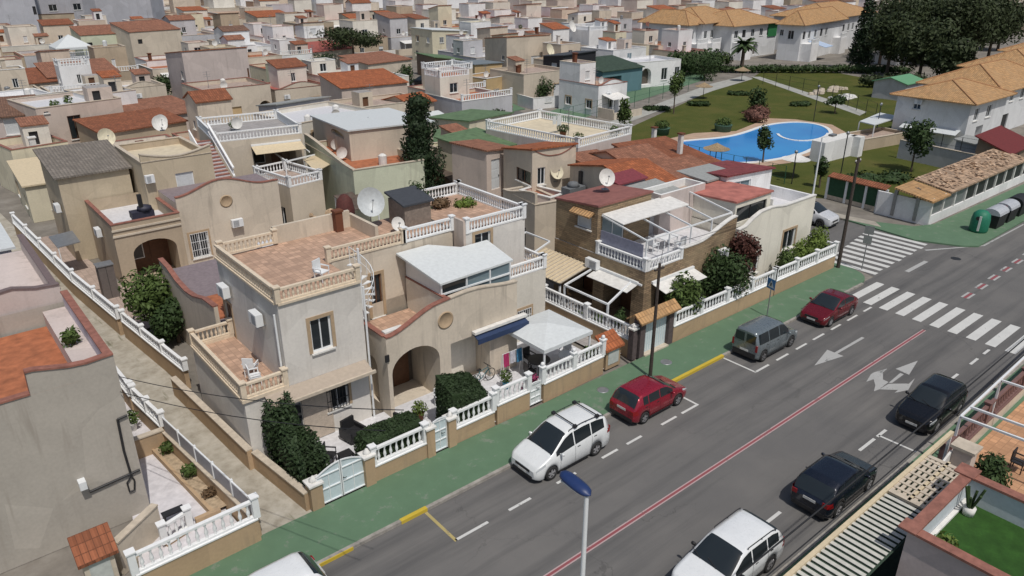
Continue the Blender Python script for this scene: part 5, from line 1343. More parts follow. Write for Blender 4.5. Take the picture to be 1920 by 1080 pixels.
aircon(h, w2.T('F'), w2.F(433, 425)[0], w2.F(433, 425)[1])
aircon(h, c2.T('L'), .8, 3.6); aircon(h, b.T('L'), 3.0, 2.8); aircon(h, u.T('F'), -.0, 5.6, w=.6)
# covered lounger thing on terrace
t = thing('covered_barbecue', 'black covered barbecue with chimney on the white first-floor terrace', 'barbecue', (11.9, 53.2, 3.55))
m = MB(); m.box(-.9, .5, -.35, .45, .5, .95); m.lathe([(0, 0), (.5, .02), (.45, .25), (0, .4)], (0, 0, .95), 10); m.build('cover', plain('cover_navy', (.03, .03, .05), .6), t)
m = MB(); m.box(-.35, -.1, -.3, -.05, .95, 2.1); m.build('flue', BLK, t)
for x in (-.8, .4): m = MB(); m.box(x-.04, x+.04, -.3, .4, 0, .5); m.build('leg', BLK, t)
dish('pale round dish on the weathered tile roof', (13.0, 66.0, 6.4), .65, .1, .4, .7, YELR); dish('white dish above the red roofs left of the square upper room', (18.0, 68.5, 6.6), .5, -.1, .4, .8)
garden_wall('long ochre wall with white balustrade up the right side of the alley', [(7.35, 44.2), (6.6, 52), (5.7, 68)], .95, .65, sp=.3, post=3.9)
garden_wall('lower ochre wall with white coping between the alley and the garden tree', [(8.35, 35.7), (7.5, 43.8)], .95, .5, sp=.35)
m = MB(); m.quad((7.6, 44, .1), (22, 44.4, .1), (22, 52, .1), (6.9, 52, .1)); m.quad((6.8, 52.1, .1), (9.2, 52.1, .1), (8, 66, .1), (6, 66, .1)); m.build('patio_paving', FPINK, kind='structure')
t = House('tall dark taupe locker in the yard beside the arch', (8.0, 50.2), 'locker', 'garden_locker'); m = MB(); m.box(7.8, 8.7, 50.0, 50.8, .1, 2.3); t.put(m, 'cabinet', plain('taupe_metal', (.14, .12, .11), .6)); m = MB(); m.box(7.75, 8.75, 49.95, 50.85, 2.3, 2.36); t.put(m, 'lid', GREYM); m = MB(); m.box(8.24, 8.26, 49.985, 49.999, .2, 2.25); t.put(m, 'door_seam', DARKM)
t = House('grey lean-to roof over the alley-side yard of the tan house', (6.9, 57), 'canopy', 'lean_to'); m = MB(); m.slope([(6.6, 55.4, 2.4), (8.0, 55.4, 2.5), (8.0, 57.6, 2.7), (6.5, 57.6, 2.6)], .06); t.put(m, 'roof', GREYM); m = MB(); m.bar((6.65, 55.45, .1), (6.65, 55.45, 2.38), .06); t.put(m, 'post', METW)
tree('bushy green garden tree beside the alley in front of the arched porch', (8.9, 43.0), 3.8, 3.0, 1.8, LM, 'garden_tree', n=3200, leaf_=.16, seed=4, trunk=.14)
tree('darker lower garden tree leaning over the alley wall', (9.6, 41.2), 2.9, 2.4, 1.4, LG, 'garden_tree', n=2600, leaf_=.15, seed=9, trunk=.12)
# rear half of the duplex behind the main house
h = House('single-storey cream wing behind the square roof terrace, curved coping, lilac floor', (10.0, 34.6))
b = Blk.rect(9.9, 21.2, 34.6, 43.4, 0, 3.6); b.walls(CREAM, [], h); b.deck(plain('mauve_floor', (.22, .18, .19)), 3.605, h, 0)
b.crest([(0, .9), (1.5, .8), (3.2, .35), (4.5, .2), (6, .3), (7.4, .65), (8.8, .75)], CREAM, CAPR, face='L', h=h)
for x0, x1, y0, y1, z_, mt in ((9.95, 12.2, 35, 38, 3.7, FORG), (15.5, 22, 40.5, 43.2, 4.1, FWHT), (16, 21.2, 35, 37.5, 4.6, TBRN)):
    m = MB(); m.box(x0, x1, y0, y1, 3.6, z_); h.put(m, 'roof_section', mt)
m = MB(); m.box(15.3, 22, 40.2, 40.4, 3.6, 4.5); h.put(m, 'parapet', CREAM); m = MB(); m.box(15.25, 22, 40.15, 40.45, 4.5, 4.58); h.put(m, 'coping', CAPR)
t = thing('closed_parasol', 'dark red-brown covered parasol standing on the white flat roof', 'parasol', (21.6, 43.0, 4.1)); m = MB(); m.lathe([(0, 2.0), (.25, 1.9), (.5, 1.6), (.62, .9), (.6, .3), (0, .28)], (0, 0, 0), 14); m.build('cover', plain('rust_cover', (.09, .025, .02), .8, var=.25), t); m = MB(); m.lathe([(0, 0), (.5, 0), (.5, .25), (0, .26)], (0, 0, 0), 12); m.build('base', DARKM, t)
t = thing('stone_pile', 'pile of tan stones beside the brown covered parasol', 'stones', (20.0, 43.2, 4.1)); rr = random.Random(3); m = MB()
for i in range(26):
    q = rr.uniform(.12, .28); p = (rr.uniform(-.7, .7), rr.uniform(-.3, .3), rr.uniform(.1, .9)); m.lathe([(0, -q), (q*.8, -q*.6), (q, 0), (q*.7, q*.7), (0, q)], p, 6, smooth=False)
m.build('stones', plain('tan_stone', (.45, .32, .2), .9, var=.4, scale=4), t)
# ---------------- centre-left houses
V('cream house with a long white roof balustrade, shaded first-floor veranda below', (402, 268), (566, 250), (384, 236), 6.6, CREAM, ('rail', FGREY), [('F', (472, 278), (560, 330), 'open', dict(mat=BRN, depth=2.2))])
h, b = CUR[0], CUR[0].b
awning(h, b.T('F'), *sorted((b.F(470, 272)[0], b.F(562, 255)[0])), b.z1-.6, 1.6, .35, CREAMAW)
V('low cream block with white first-floor balustrade and star ornament', (543, 352), (602, 336), 5.0, 4.0, CREAM, ('rail', FPINK), [('L', (1, .6), (2, 2.2), 'win', dict(uv=1))])
for k, (px, py) in enumerate(((455, 275), (560, 258))):
    pass
h = House('cream folding sun sail over the terrace in the centre left', (24, 55), 'awning', 'sun_sail')
q = [G(x, y, 4.6) for x, y in ((570, 300), (592, 322), (652, 290), (628, 270))]; m = MB(); m.slope(q, .05); h.put(m, 'canopy', CREAMAW)
m = MB()
for p in q: m.bar((p.x, p.y, .1), (p.x, p.y, 4.55), .08)
h.put(m, 'posts', METW)
h = House('white beam pergola beside the shaded veranda, centre left', (22, 55), 'pergola', 'pergola')
for a_, b_ in (((495, 272), (540, 305)), ((545, 260), (580, 285)), ((536, 303), (590, 290)), ((535, 308), (535, 345))):
    p, q = G(*a_, 5.0), G(*b_, 5.0) if b_ != (535, 345) else None
    m = MB()
    if q is None: m.bar((p.x, p.y, 5), (p.x, p.y, 3.6), .09)
    else: m.bar(p, q, .1)
    h.put(m, 'beam', METW)
h, b = V('pale green house with curved coping and small orange terrace beside the cypress', (662, 320), (742, 288), (645, 262), 5.2, LIMEG, ('flat', FORG, .5, CAPC), [('L', (1.0, .5), (2.0, 2.3), 'door', dict(uv=1))], crest=('rise', 'L'))
h, b = V('cream room with rounded brown window, above the pale green house', (655, 255), 7.5, (612, 214), 6.8, CREAM, ('monoB', ROOFW, .5), [('L', (618, 218), (645, 262), 'arch', dict(rise=.5, depth=.35, mat=OCH, plain=1))])
V('orange-walled terrace room left of the cypress', (668, 268), (742, 250), 4, 5.4, ORG, ('flat', FORG, .4, CAPC), [('F', (.6, 3.4), (2.6, 4.8), 'win', dict(uv=1))])
V('long cream house with wine-red tiled strip, left of the orange terrace room', (560, 232), (640, 200), (545, 205), 6.0, PALE, ('flat', FWHT, .4), 'auto')
# staircase between tan house and veranda house
h = House('white outside staircase with red treads between the tan house and the veranda house', (17.9, 55.8), 'staircase', 'staircase')
m = MB(); m2 = MB()
for i in range(13):
    y = 56.5+i*.33; z_ = 4.5+i*.2; m.box(18.0, 19.3, y, y+.33, 4.0, z_); m2.box(17.98, 19.32, y-.03, y+.33, z_+.001, z_+.04)
h.put(m, 'steps', FWHT); h.put(m2, 'treads', CAPR)
m = MB(); m.extr([(17.95, 56.4, 5.2), (17.95, 60.8, 7.9), (17.95, 60.8, 7.0), (17.95, 56.4, 4.3)], (-.1, 0, 0)); h.put(m, 'stringer', WHT)
r_, b_ = balus_meshes((19.4, 56.5), (19.4, 60.8), (4.8, 7.5), .75, .3, .06, 6); t = h.put(r_, 'balustrade', RAILW); h.put(b_, 'balusters', RAILW, t)
# big cypress
t = thing('cypress_tree', 'tall dark cypress in the middle of the houses', 'tree', (32.9, 51.4, 0)); m = MB(); m.cyl((0, 0, 0), (0, 0, 8.6), .22, 8, .05); m.build('trunk', BARK, t)
m = MB(); rr = random.Random(5); cl = []
for i in range(15):
    z_ = .9+i*.62; r_ = 1.3*(1-((i-5)/13)**2*.55); cl.append(((rr.uniform(-.15, .15), rr.uniform(-.15, .15), z_), (r_*rr.uniform(.85, 1.1), r_*rr.uniform(.85, 1.1), .75)))
cl += [((.9, -.3, 7.2), (.55, .5, .45)), ((1.35, -.5, 7.7), (.3, .3, .5)), ((1.5, -.3, 4.6), (.8, .8, 1.3)), ((1.2, -.4, 3.2), (.8, .8, 1.2))]
leaves(m, cl, 9000, .15, 8, .8); m.build('crown', LC, t)
m = MB()
for q, rd in cl[:15]: m.lathe([(0, -.6), (rd[0]*.7, -.3), (rd[0]*.75, .3), (0, .6)], q, 8)
m.build('inner_foliage', LC, t)
# brown-roofed shed and pergola right of the cypress
V('dark brown sheet roof over a yard right of the cypress', (870, 352), 3.4, (800, 305), 2.9, BRN, ('monoF', ROOFBR, .9, .3), [('F', (.3, .4), (3, 2.2), 'open', dict(uv=1, plain=1, mat=DARKM))], cat='lean-to', name='yard_roof')
V('cream and green-roofed house behind the brown sheet roof', (872, 300), 4.5, (800, 270), 4.0, YELR, ('flat', FCREAM, .4, CAPC), [], crest=('rise', 'F', CAPC))
V('house with bright green roof terrace left of the pink planted terrace', (905, 285), (945, 262), (850, 262), 5.6, YELR, ('monoF', ROOFGR, .5, .2), [('F', (.6, 3.6), (1.8, 4.6), 'win', dict(uv=1))])
V('low house with dark green sagging roof beside the cypress', (850, 290), 4.6, (802, 255), 3.6, YELR, ('gv', ROOFGR, .6, .3), [('F', (.4, .6), (3.8, 2.6), 'open', dict(uv=1, mat=DARKM))])
V('low cream house with grey-green roof behind the green roofs', (880, 235), (930, 215), (835, 215), 4.6, YELR, ('monoB', ROOFGR, .5), 'auto')
# pink-cream house with orange roof
h, b = V('cream house with orange tiled roof, white dish and first-floor terrace, centre', (998, 298), (1085, 288), (958, 275), 6.6, CREAM, ('monoB', TORG, .75, .12), [('F', (1008, 315), (1022, 345), 'win', {}), ('L', (968, 312), (995, 348), 'win', dict(frame=WOODD))], crest=('dip', 'F', CAPR))
V('cream side wing with two doors left of the house with white dish', (912, 288), (962, 276), 4.0, 6.3, PINK, ('monoR', TMIX, .3), [('F', (921, 300), (938, 352), 'door', dict(mat=CURT)), ('F', (903, 292), (913, 308), 'win', {})])
dish('yellowish white dish on the cream wall under the orange roof', (37.9, 40.4, 4.6), .55, -.2, .5, .7, YELR)
V('low terrace block with white floor and curved coping in front of the dish house', (1003, 385), (1060, 378), (950, 355), 4.2, CREAM, ('flat', FWHT, .4, CAPC), [('L', (1.2, .6), (2.0, 2.2), 'win', dict(uv=1))], crest=('fall', 'L', CAPC))
V('small block with orange floor beside the stone-clad house', (1032, 372), (1062, 362), 3.0, 4.4, PINK, ('flat', FORG, .3, CAPW), [])
t = thing('covered_furniture', 'grey covered furniture on the white terrace below the dish house', 'covered furniture', (37.3, 37.6, 4.25)); m = MB(); m.box(-1, .6, -.5, .4, .1, .7); m.lathe([(0, 0), (.5, 0), (.35, .3), (0, .4)], (-.2, 0, .7), 8); m.build('cover', plain('cover_grey', (.14, .15, .16), .8), t); m = MB(); m.box(.7, .9, .1, .4, 0, 1.6); m.build('pole', BLK, t)
hedge('black-leaved climbing plant on the cream wall above the covered furniture', (39.4, 38.9), (.7, .35, .8), plain('black_leaf', (.02, .025, .02), .8), 700, .12, 61, 'climbing_plant', 'plant', z0=3.6, clumps=4)
# planted pink roof with white rail
h, b = V('pink house with white balustraded roof terrace, nearest the pool path', (1084, 278), (1140, 246), (948, 236), 6.3, ROSE, ('rail', FCREAM), [('F', (.8, 3.6), (2, 4.9), 'win', dict(uv=1))])
pot('dark plant on the pink roof terrace', 43.5, 45.5, 6.3, TERRA, .3, .5, LG, 300); pot('low green plant along the rail of the pink roof terrace', 43.0, 43.2, 6.3, TERRA, .25, .3, LM, 200)
# orange roofs cluster
V('first orange-tiled roof right of the dish house', (1150, 335), (1195, 322), (1085, 300), 5.6, CREAM, ('monoF', TMIX, .6), [])
V('bright orange hipped roof behind the stone-clad house dish', (1205, 360), (1262, 340), (1140, 302), 6.0, CREAM, ('gx', TORG, .9), [])
V('mottled terracotta roof with curly railings above the orange hipped roof', (1180, 312), (1232, 292), (1120, 285), 6.0, CREAM, ('gx', TMIX, .7), [])
V('terracotta roof nearest the pool with white chimneys', (1262, 325), (1330, 300), (1205, 283), 5.6, CREAM, ('monoF', TERRA, .8), [])
V('long sand-coloured roof between the pool and the pink wall', (1290, 345), (1345, 322), (1235, 322), 6.0, CREAM, ('monoF', TMIX, .7), [])
V('wine-red tiled roof with white side wall near the pool fence', (1362, 342), (1412, 318), (1330, 312), 6.0, WHT, ('monoB', TRED, .5), [('F', (1350, 348), (1360, 352), 'win', {}), ('F', (1372, 340), (1405, 362), 'win', dict(mat=GLB))])
V('pink-walled house with lilac-pink parapet behind the glass terrace', (1240, 366), (1302, 338), (1222, 352), 6.5, ROSE, ('flat', FPINK, .5, None), [])
for k, (x, y, z_, lab) in enumerate(((47.6, 36.4, 6.9, 'thin white chimney in front of the orange hipped roof'), (50.5, 41.5, 6.2, 'short white chimney on the terracotta roof near the pool'))):
    t = House(lab, (x, y), 'chimney', 'chimney'); m = MB(); m.box(x-.16, x+.16, y-.16, y+.16, 5.5, z_+.6); t.put(m, 'stack', CAPW); m = MB(); m.box(x-.24, x+.24, y-.24, y+.24, z_+.6, z_+.7); t.put(m, 'cap', TERRA)
# ---------------- stone-clad house
def stone_mat():
    m, nt, n, b = _mk('stone_cladding'); p = wpos(nt)
    br = nt.nodes.new('ShaderNodeTexBrick'); mp = nt.nodes.new('ShaderNodeMapping'); mp.vector_type = 'POINT'; mp.inputs['Rotation'].default_value = (pi/2, 0, 0)
    sx = nt.nodes.new('ShaderNodeSeparateXYZ'); nt.links.new(p, sx.inputs[0]); ad = nt.nodes.new('ShaderNodeMath'); nt.links.new(sx.outputs[0], ad.inputs[0]); nt.links.new(sx.outputs[1], ad.inputs[1])
    cb = nt.nodes.new('ShaderNodeCombineXYZ'); nt.links.new(ad.outputs[0], cb.inputs[0]); nt.links.new(sx.outputs[2], cb.inputs[1]); nt.links.new(cb.outputs[0], br.inputs['Vector'])
    br.inputs['Scale'].default_value = 1; br.inputs['Brick Width'].default_value = .45; br.inputs['Row Height'].default_value = .12; br.inputs['Mortar Size'].default_value = .012
    br.inputs['Color1'].default_value = (.36, .255, .155, 1); br.inputs['Color2'].default_value = (.19, .135, .085, 1); br.inputs['Mortar'].default_value = (.12, .09, .06, 1)
    n1 = noise(nt, .7, 5, p); nt.links.new(mix(nt, ramp(nt, n1.outputs[0], [(.4, (0, 0, 0)), (.7, (.6, .6, .6))]), br.outputs[0], (.36, .28, .17)), b.inputs['Base Color']); b.inputs['Roughness'].default_value = .9
    bump(nt, b, br.outputs['Fac'], -.4, .02); return m
STONE = stone_mat()
h = House('stone-clad tan house with glazed roof terrace and round white dish', (30.7, 25))
b = Blk.rect(30.7, 39.3, 25.1, 32.6, 0, 3.85)
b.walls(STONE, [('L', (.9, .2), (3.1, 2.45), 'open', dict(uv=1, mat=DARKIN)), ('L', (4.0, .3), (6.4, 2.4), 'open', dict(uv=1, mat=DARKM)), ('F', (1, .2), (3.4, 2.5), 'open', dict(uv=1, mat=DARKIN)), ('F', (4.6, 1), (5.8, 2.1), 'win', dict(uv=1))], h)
b.deck(FWHT, 3.84, h, 0)
U = Blk.rect(30.75, 35.5, 29.0, 32.6, 3.85, 6.5); U.z0 = 3.85
U.walls(STONE, [('L', (1082, 398), (1108, 432), 'shut', dict(hood=TSAND)), ('F', (.4, 4.0), (2.4, 6.0), 'win', dict(uv=1, mat=GLB))], h)
U.roof('monoB', plain('dull_red_sheet', (.25, .10, .085), .85, var=.2, scale=2), .35, .08, h, wall=STONE)
rail_on(h, (30.8, 25.2), (30.8, 28.9), 3.86, .7, RAILW, sp=.24)
pts = [(0, .62)]+[(8.5*i/20, .62+(.0 if i < 11 else .9*(3*((i-11)/9)**2-2*((i-11)/9)**3))) for i in range(1, 21)]
b.crest([(max(a, 3.2), r_) for a, r_ in pts if a >= 3.2], STONE, CAPW, h=h)
rail_on(h, (30.95, 25.17), (33.9, 25.17), 3.86, .62, RAILW, sp=.24)
aw = MB(); aw.slope([(31.0, 27.2, 6.1), (37.0, 27.2, 6.1), (37.0, 28.9, 6.3), (31.0, 28.9, 6.3)], .05); g_ = h.put(aw, 'pergola_awning', CAPW)
m = MB()
for x in (31.0, 33, 35, 37, 39): m.bar((x, 25.4, 5.6), (x, 28.9, 6.2), .08); m.bar((x, 25.4, 3.85), (x, 25.4, 5.6), .07) if x > 32 else None
m.bar((31, 25.4, 5.6), (39, 25.4, 5.6), .08); m.bar((31, 25.4, 3.85), (31, 25.4, 5.6), .08); m.bar((31, 28.9, 6.2), (39, 28.9, 6.2), .08)
h.put(m, 'pergola_frame', METW, g_)
m = MB(); m.box(30.95, 31.0, 25.6, 28.9, 3.86, 5.3); h.put(m, 'glass_screen', plain('lilac_glass', (.25, .26, .34), .2))
m = MB(); m.box(36.6, 39.2, 28.9, 29.0, 3.86, 6.1); h.put(m, 'glass_screen', GLB)
for x0, x1, y0, y1, z_, mt, nm_ in ((35.6, 39.2, 29, 31.8, 6.1, ROOFG, 'side_roof'), (35.6, 38.5, 31.85, 33.3, 6.6, plain('wine_sheet', (.20, .04, .05), .7, var=.2), 'side_roof')):
    m = MB(); m.slope([(x0, y0, z_), (x1, y0, z_), (x1, y1, z_+.3), (x0, y1, z_+.3)], .1); h.put(m, nm_, mt); m = MB(); m.box(x0+.1, x1-.1, y0+.15, y1-.1, 3.86, z_-.1); h.put(m, 'side_room', GREYR)
aircon(h, b.T('L'), 3.4, 3.0, w=.95); aircon(h, b.T('F'), 6.6, 3.1)
awning(h, b.T('L'), .4, 3.6, 3.0, 1.0, .25, CAPW); awning(h, b.T('F'), .6, 4.4, 3.0, 1.1, .25, CAPW)
dish('bright white round dish on the red roof of the stone-clad house', (33.6, 31.2, 6.8), .52, -.45, .45, .75)
btable('white table on the glazed roof terrace', 34.6, 27.2, 1.4, .8, 4.6, METW) if 0 else None
t = thing('table', 'white table on the roof terrace of the stone-clad house', 'table', (34.8, 27.0, 3.85)); m = MB(); m.box(-.7, .7, -.45, .45, .7, .75); m.build('tabletop', METW, t)
for sx in (-1, 1):
    for sy in (-1, 1): m = MB(); m.bar((sx*.6, sy*.35, 0), (sx*.6, sy*.35, .7), .05); m.build('leg', METW, t)
chair('white chair on the roof terrace left of the white table', 33.6, 27.0, 1.4, 3.85); chair('white chair on the roof terrace in front of the white table', 35.0, 26.1, 3.1, 3.85)
# side yard: cream louvred canopy, frame, white fence
h = House('cream louvred canopy over the side yard of the stone-clad house', (28.5, 30), 'canopy', 'louvre_canopy')
q = [(28.1, 29.3, 2.5), (30.6, 29.3, 3.0), (30.6, 33.3, 3.0), (28.1, 33.3, 2.5)]; m = MB(); m.slope(q, .05); h.put(m, 'canopy', CREAMAW)
m = MB()
for i in range(13):
    t_ = i/12; y = 29.3+4*t_; m.bar((28.1, y, 2.53), (30.6, y, 3.03), .05)
h.put(m, 'louvres', CAPC)
for y in (29.35, 33.2): m = MB(); m.bar((28.15, y, .1), (28.15, y, 2.45), .09); h.put(m, 'post', METW)
m = MB(); m.bar((28.1, 29.25, 2.42), (28.1, 33.35, 2.42), .12); h.put(m, 'gutter', DARKM)
h = House('bare white pergola frame over the dark yard of the stone-clad house', (28.3, 26.5), 'pergola', 'pergola')
for a_, b_ in (((28.3, 25.6, 2.4), (28.3, 29.1, 2.4)), ((28.3, 25.6, 2.4), (30.6, 26.0, 3.0)), ((28.3, 29.1, 2.4), (30.6, 28.9, 3.0)), ((28.3, 25.6, .1), (28.3, 25.6, 2.4)), ((28.3, 29.1, .1), (28.3, 29.1, 2.4)), ((30.6, 25.2, 3.05), (30.6, 29, 3.05))):
    m = MB(); m.bar(a_, b_, .1); h.put(m, 'beam', METW)
h = House('white frame over the narrow yard behind the gazebo', (27, 33), 'pergola', 'pergola')
for a_, b_ in (((26.6, 30.5, 4.2), (28.6, 30.8, 4.6)), ((26.6, 32.5, 4.2), (28.6, 33, 4.6)), ((28.6, 30.8, 4.6), (28.6, 33, 4.6))): m = MB(); m.bar(a_, b_, .08); h.put(m, 'beam', METW)
m = MB(); m.quad((26.9, 24, .12), (30.7, 24, .12), (30.7, 36, .12), (26.9, 36, .12)); m.quad((30.7, 23.2, .125), (48.6, 23.2, .125), (48.6, 25.1, .125), (30.7, 25.1, .125)); m.build('patio_paving', FGREY, kind='structure')
garden_wall('long white balustrade running back beside the gazebo, on an ochre wall', [(28.0, 23.3), (27.9, 34)], 1.0, .8, sp=.24, post=3.6)
for i, (x, y, rr_, hh_, lab, mt) in enumerate(((28.6, 28.2, .3, .5, 'leafy pot plant in the dark side yard', LM), (29.2, 27.2, .25, .45, 'green plant behind the long white balustrade', LM), (30.2, 26.3, .3, .6, 'dark shrub beside the stone pillar', LG))):
    hedge(lab, (x, y), (rr_, rr_, hh_), mt, 260, .1, 70+i, 'potted_plant', 'plant', z0=.12, clumps=3)
# gate with tiled hood
h = House('street gateway with a little tiled roof and white gate beside the wooden pole', (28.4, 23.2), 'gateway', 'gateway')
for x in (28.35, 30.75): m = MB(); m.box(x-.2, x+.2, 23.0, 23.5, .1, 2.35); h.put(m, 'pillar', plain('dark_brick', (.10, .075, .075), .85, var=.2))
m = MB(); m.slope([(27.9, 22.75, 2.35), (31.2, 22.75, 2.35), (31.2, 23.3, 2.75), (27.9, 23.3, 2.75)], .1); m.slope([(31.2, 23.85, 2.35), (27.9, 23.85, 2.35), (27.9, 23.3, 2.75), (31.2, 23.3, 2.75)], .1); h.put(m, 'roof', TSAND)
for k in range(2):
    m = MB(); x0 = 28.6+k*.99; m.box(x0, x0+.96, 23.22, 23.26, .2, 2.0); g_ = h.put(m, 'gate_leaf', plain('gate_blue_white', (.55, .64, .67)))
    m = MB()
    for i in range(5): m.box(x0+.08+i*.18, x0+.12+i*.18, 23.2, 23.219, .3, 1.9)
    h.put(m, 'bars', METW, g_)
m = MB(); m.box(28.55, 30.55, 22.9, 23.4, .1, .2); h.put(m, 'step', CAPC)
garden_wall('long ochre wall with white balustrade below the bushes of the stone-clad house', [(31.1, 23.2), (41.2, 23.15)], .95, .78)
garden_wall('ochre wall with white balustrade at the street corner below the green bushes', [(41.3, 23.15), (48.7, 23.1), (48.75, 25.4)], .95, .78)
pillar('dark pillar at the left of the tiled gateway', 27.9, 23.3, 1.9, .35, plain('dark_brick', (.10, .075, .075)))
tree('bright green orange tree behind the street balustrade next to the tiled gateway', (32.7, 24.1), 3.4, 2.5, 1.2, LM, 'fruit_tree', n=2600, leaf_=.14, seed=15, trunk=.1)
tree('broad dark green bush tree in front of the stone-clad house', (37.2, 24.2), 3.7, 3.0, 1.9, LG, 'bush_tree', n=4200, leaf_=.14, seed=16, trunk=.12, clumps=12)
tree('reddish-leaved bush rising behind the dark green bush tree', (39.6, 24.6), 4.4, 2.8, 1.25, LR, 'red_bush', n=2400, leaf_=.14, seed=17, trunk=.1)
for i, (x, rr_, hh_, lab) in enumerate(((43.6, .8, 1.2, 'yellow-green hedge bush at the left end of the corner wall'), (45.4, .9, 1.35, 'middle yellow-green bush on the corner wall'), (47.3, .95, 1.6, 'largest yellow-green bush beside the dark corner pole'))):
    hedge(lab, (x, 23.8), (rr_, .6, hh_), LB if i else LM, 1500, .12, 80+i, 'bush', 'bush', z0=.1, clumps=5)
# white corner house
h = House('cream-white corner house with red-roofed upper room and white roof terrace', (39.4, 25))
b = Blk.rect(39.4, 48.4, 25.0, 31.5, 0, 4.4)
b.walls(PALE if 0 else plaster('ivory_render', (0.773, 0.745, 0.649), .3), [('F', (1470, 435), (1487, 462), 'win', dict(surr=SURR)), ('F', (1.6, .9), (2.8, 2.1), 'win', dict(uv=1))], h); IV = M['ivory_render']
b.deck(FWHT, 4.2, h, .1)
b.crest([(0, .02), (.8, .1), (1.6, .5), (2.4, .75), (3.6, .8), (5.2, .6), (9, .6)], IV, CAPW, h=h)
m = MB(); m.box(48.2, 48.4, 25.2, 31.5, 4.2, 5.0); m.box(43.4, 43.55, 25.3, 31, 4.2, 5.6); h.put(m, 'parapet', WHT)
u = Blk.rect(39.5, 43.4, 25.5, 29.5, 4.4, 6.0); u.walls(IV, [('F', (.15, 4.7), (3.5, 5.7), 'win', dict(uv=1, frame=DARKM, sill=0))], h); u.roof('monoB', plain('salmon_roof', (.42, .15, .12), .85, var=.25, scale=1.5), .2, .1, h, wall=IV)
g_ = Blk.rect(42.0, 45.4, 29.6, 32.5, 4.2, 6.2); g_.walls(plain('green_glass_room', (.16, .25, .21), .3), [], h, name='veranda'); g_.roof('monoF', ROOFG, .2, .1, h)
r_, b_ = balus_meshes((43.6, 31.2), (48.2, 31.2), 4.3, .8, .35, .05, 4); tt = h.put(r_, 'balustrade', METW); h.put(b_, 'balusters', METW, tt)

# ================================================================ PARK, POOL, RIGHT-HAND HOUSES
def gp(*pts, z=0): return [(lambda q: (q.x, q.y))(G(x, y, z)) for x, y in pts]
sheet('lawn', gp((1140, 262), (1190, 235), (1330, 172), (1400, 152), (1435, 130), (1560, 135), (1700, 160), (1720, 235), (1830, 322), (1748, 390), (1640, 392), (1545, 372), (1420, 365), (1250, 330)), .004, LAWN)
PATH = plain('path_grey', (.36, .36, .33), .9, var=.15, scale=1)
sheet('path', gp((1118, 238), (1330, 158), (1395, 142), (1412, 148), (1338, 170), (1150, 240)), .02, PATH)
sheet('path', gp((1408, 144), (1425, 144), (1625, 210), (1612, 217)), .02, PATH)
sheet('path', gp((1020, 212), (1290, 128), (1320, 140), (1320, 150), (1060, 232)), .014, GRN)
sheet('pool_surround', gp((1190, 278), (1220, 268), (1300, 250), (1380, 246), (1440, 222), (1490, 224), (1560, 234), (1585, 248), (1580, 262), (1540, 290), (1480, 306), (1400, 316), (1330, 312), (1250, 300)), .03, plain('pool_paving', (.44, .31, .22), .85, var=.15, scale=1))
pool = [(1240, 272), (1290, 265), (1345, 261), (1378, 256), (1405, 248), (1432, 238), (1462, 232), (1500, 230), (1535, 235), (1553, 244), (1554, 254), (1540, 268), (1512, 284), (1485, 293), (1440, 301), (1395, 306), (1345, 304), (1290, 294)]
P_ = gp(*pool); cx = sum(p[0] for p in P_)/len(P_); cy = sum(p[1] for p in P_)/len(P_)
def ringm(name, P_, wd, z0, z1, mat):
    m = MB(); n = len(P_); o = []
    for i, p in enumerate(P_):
        a, b = Vector(P_[i-1]), Vector(P_[(i+1) % n]); t = (b-a).normalized(); nn = Vector((t.y, -t.x))
        if nn.dot(Vector((p[0]-cx, p[1]-cy))) < 0: nn = -nn
        o.append((p[0]+nn.x*wd, p[1]+nn.y*wd))
    for i in range(n):
        j = (i+1) % n
        m.quad((*P_[i], z1), (*P_[j], z1), (*o[j], z1), (*o[i], z1)); m.quad((*o[i], z0), (*o[j], z0), (*o[j], z1), (*o[i], z1)); m.quad((*P_[i], z0), (*P_[j], z0), (*P_[j], z1), (*P_[i], z1))
    return m.build(name, mat, kind='structure')
# smooth outline
def chaikin(P):
    out = []
    for i in range(len(P)):
        a, b = P[i], P[(i+1) % len(P)]; out += [(a[0]*.75+b[0]*.25, a[1]*.75+b[1]*.25), (a[0]*.25+b[0]*.75, a[1]*.25+b[1]*.75)]
    return out
P_ = chaikin(chaikin(P_))
ringm('pool_edge', P_, .5, .02, .1, plain('pool_white', (.75, .76, .74), .6, var=.05))
m, nt_, n_, b_ = _mk('pool_water'); v_ = nt_.nodes.new('ShaderNodeTexVoronoi'); v_.inputs['Scale'].default_value = 2.2; nt_.links.new(wpos(nt_), v_.inputs['Vector'])
nt_.links.new(mix(nt_, ramp(nt_, noise(nt_, .12, 2, wpos(nt_)).outputs[0], [(.35, (0, 0, 0)), (.7, (1, 1, 1))]), (.02, .21, .58), (.03, .29, .66)), b_.inputs['Base Color']); b_.inputs['Roughness'].default_value = .12
bump(nt_, b_, noise(nt_, 3, 3, wpos(nt_)).outputs[0], .15, .03)
sheet('pool_water', P_, .05, m)
kid = gp(*[(1505+48*cos(a), 249+16*sin(a)) for a in [pi*.04+pi*.9*i/14 for i in range(15)]])
mm = MB()
for a, b in zip(kid, kid[1:]): mm.bar((a[0], a[1], .07), (b[0], b[1], .07), .35, .1)
mm.build('pool_divider', plain('pool_white', (.7, .7, .7)), kind='structure')
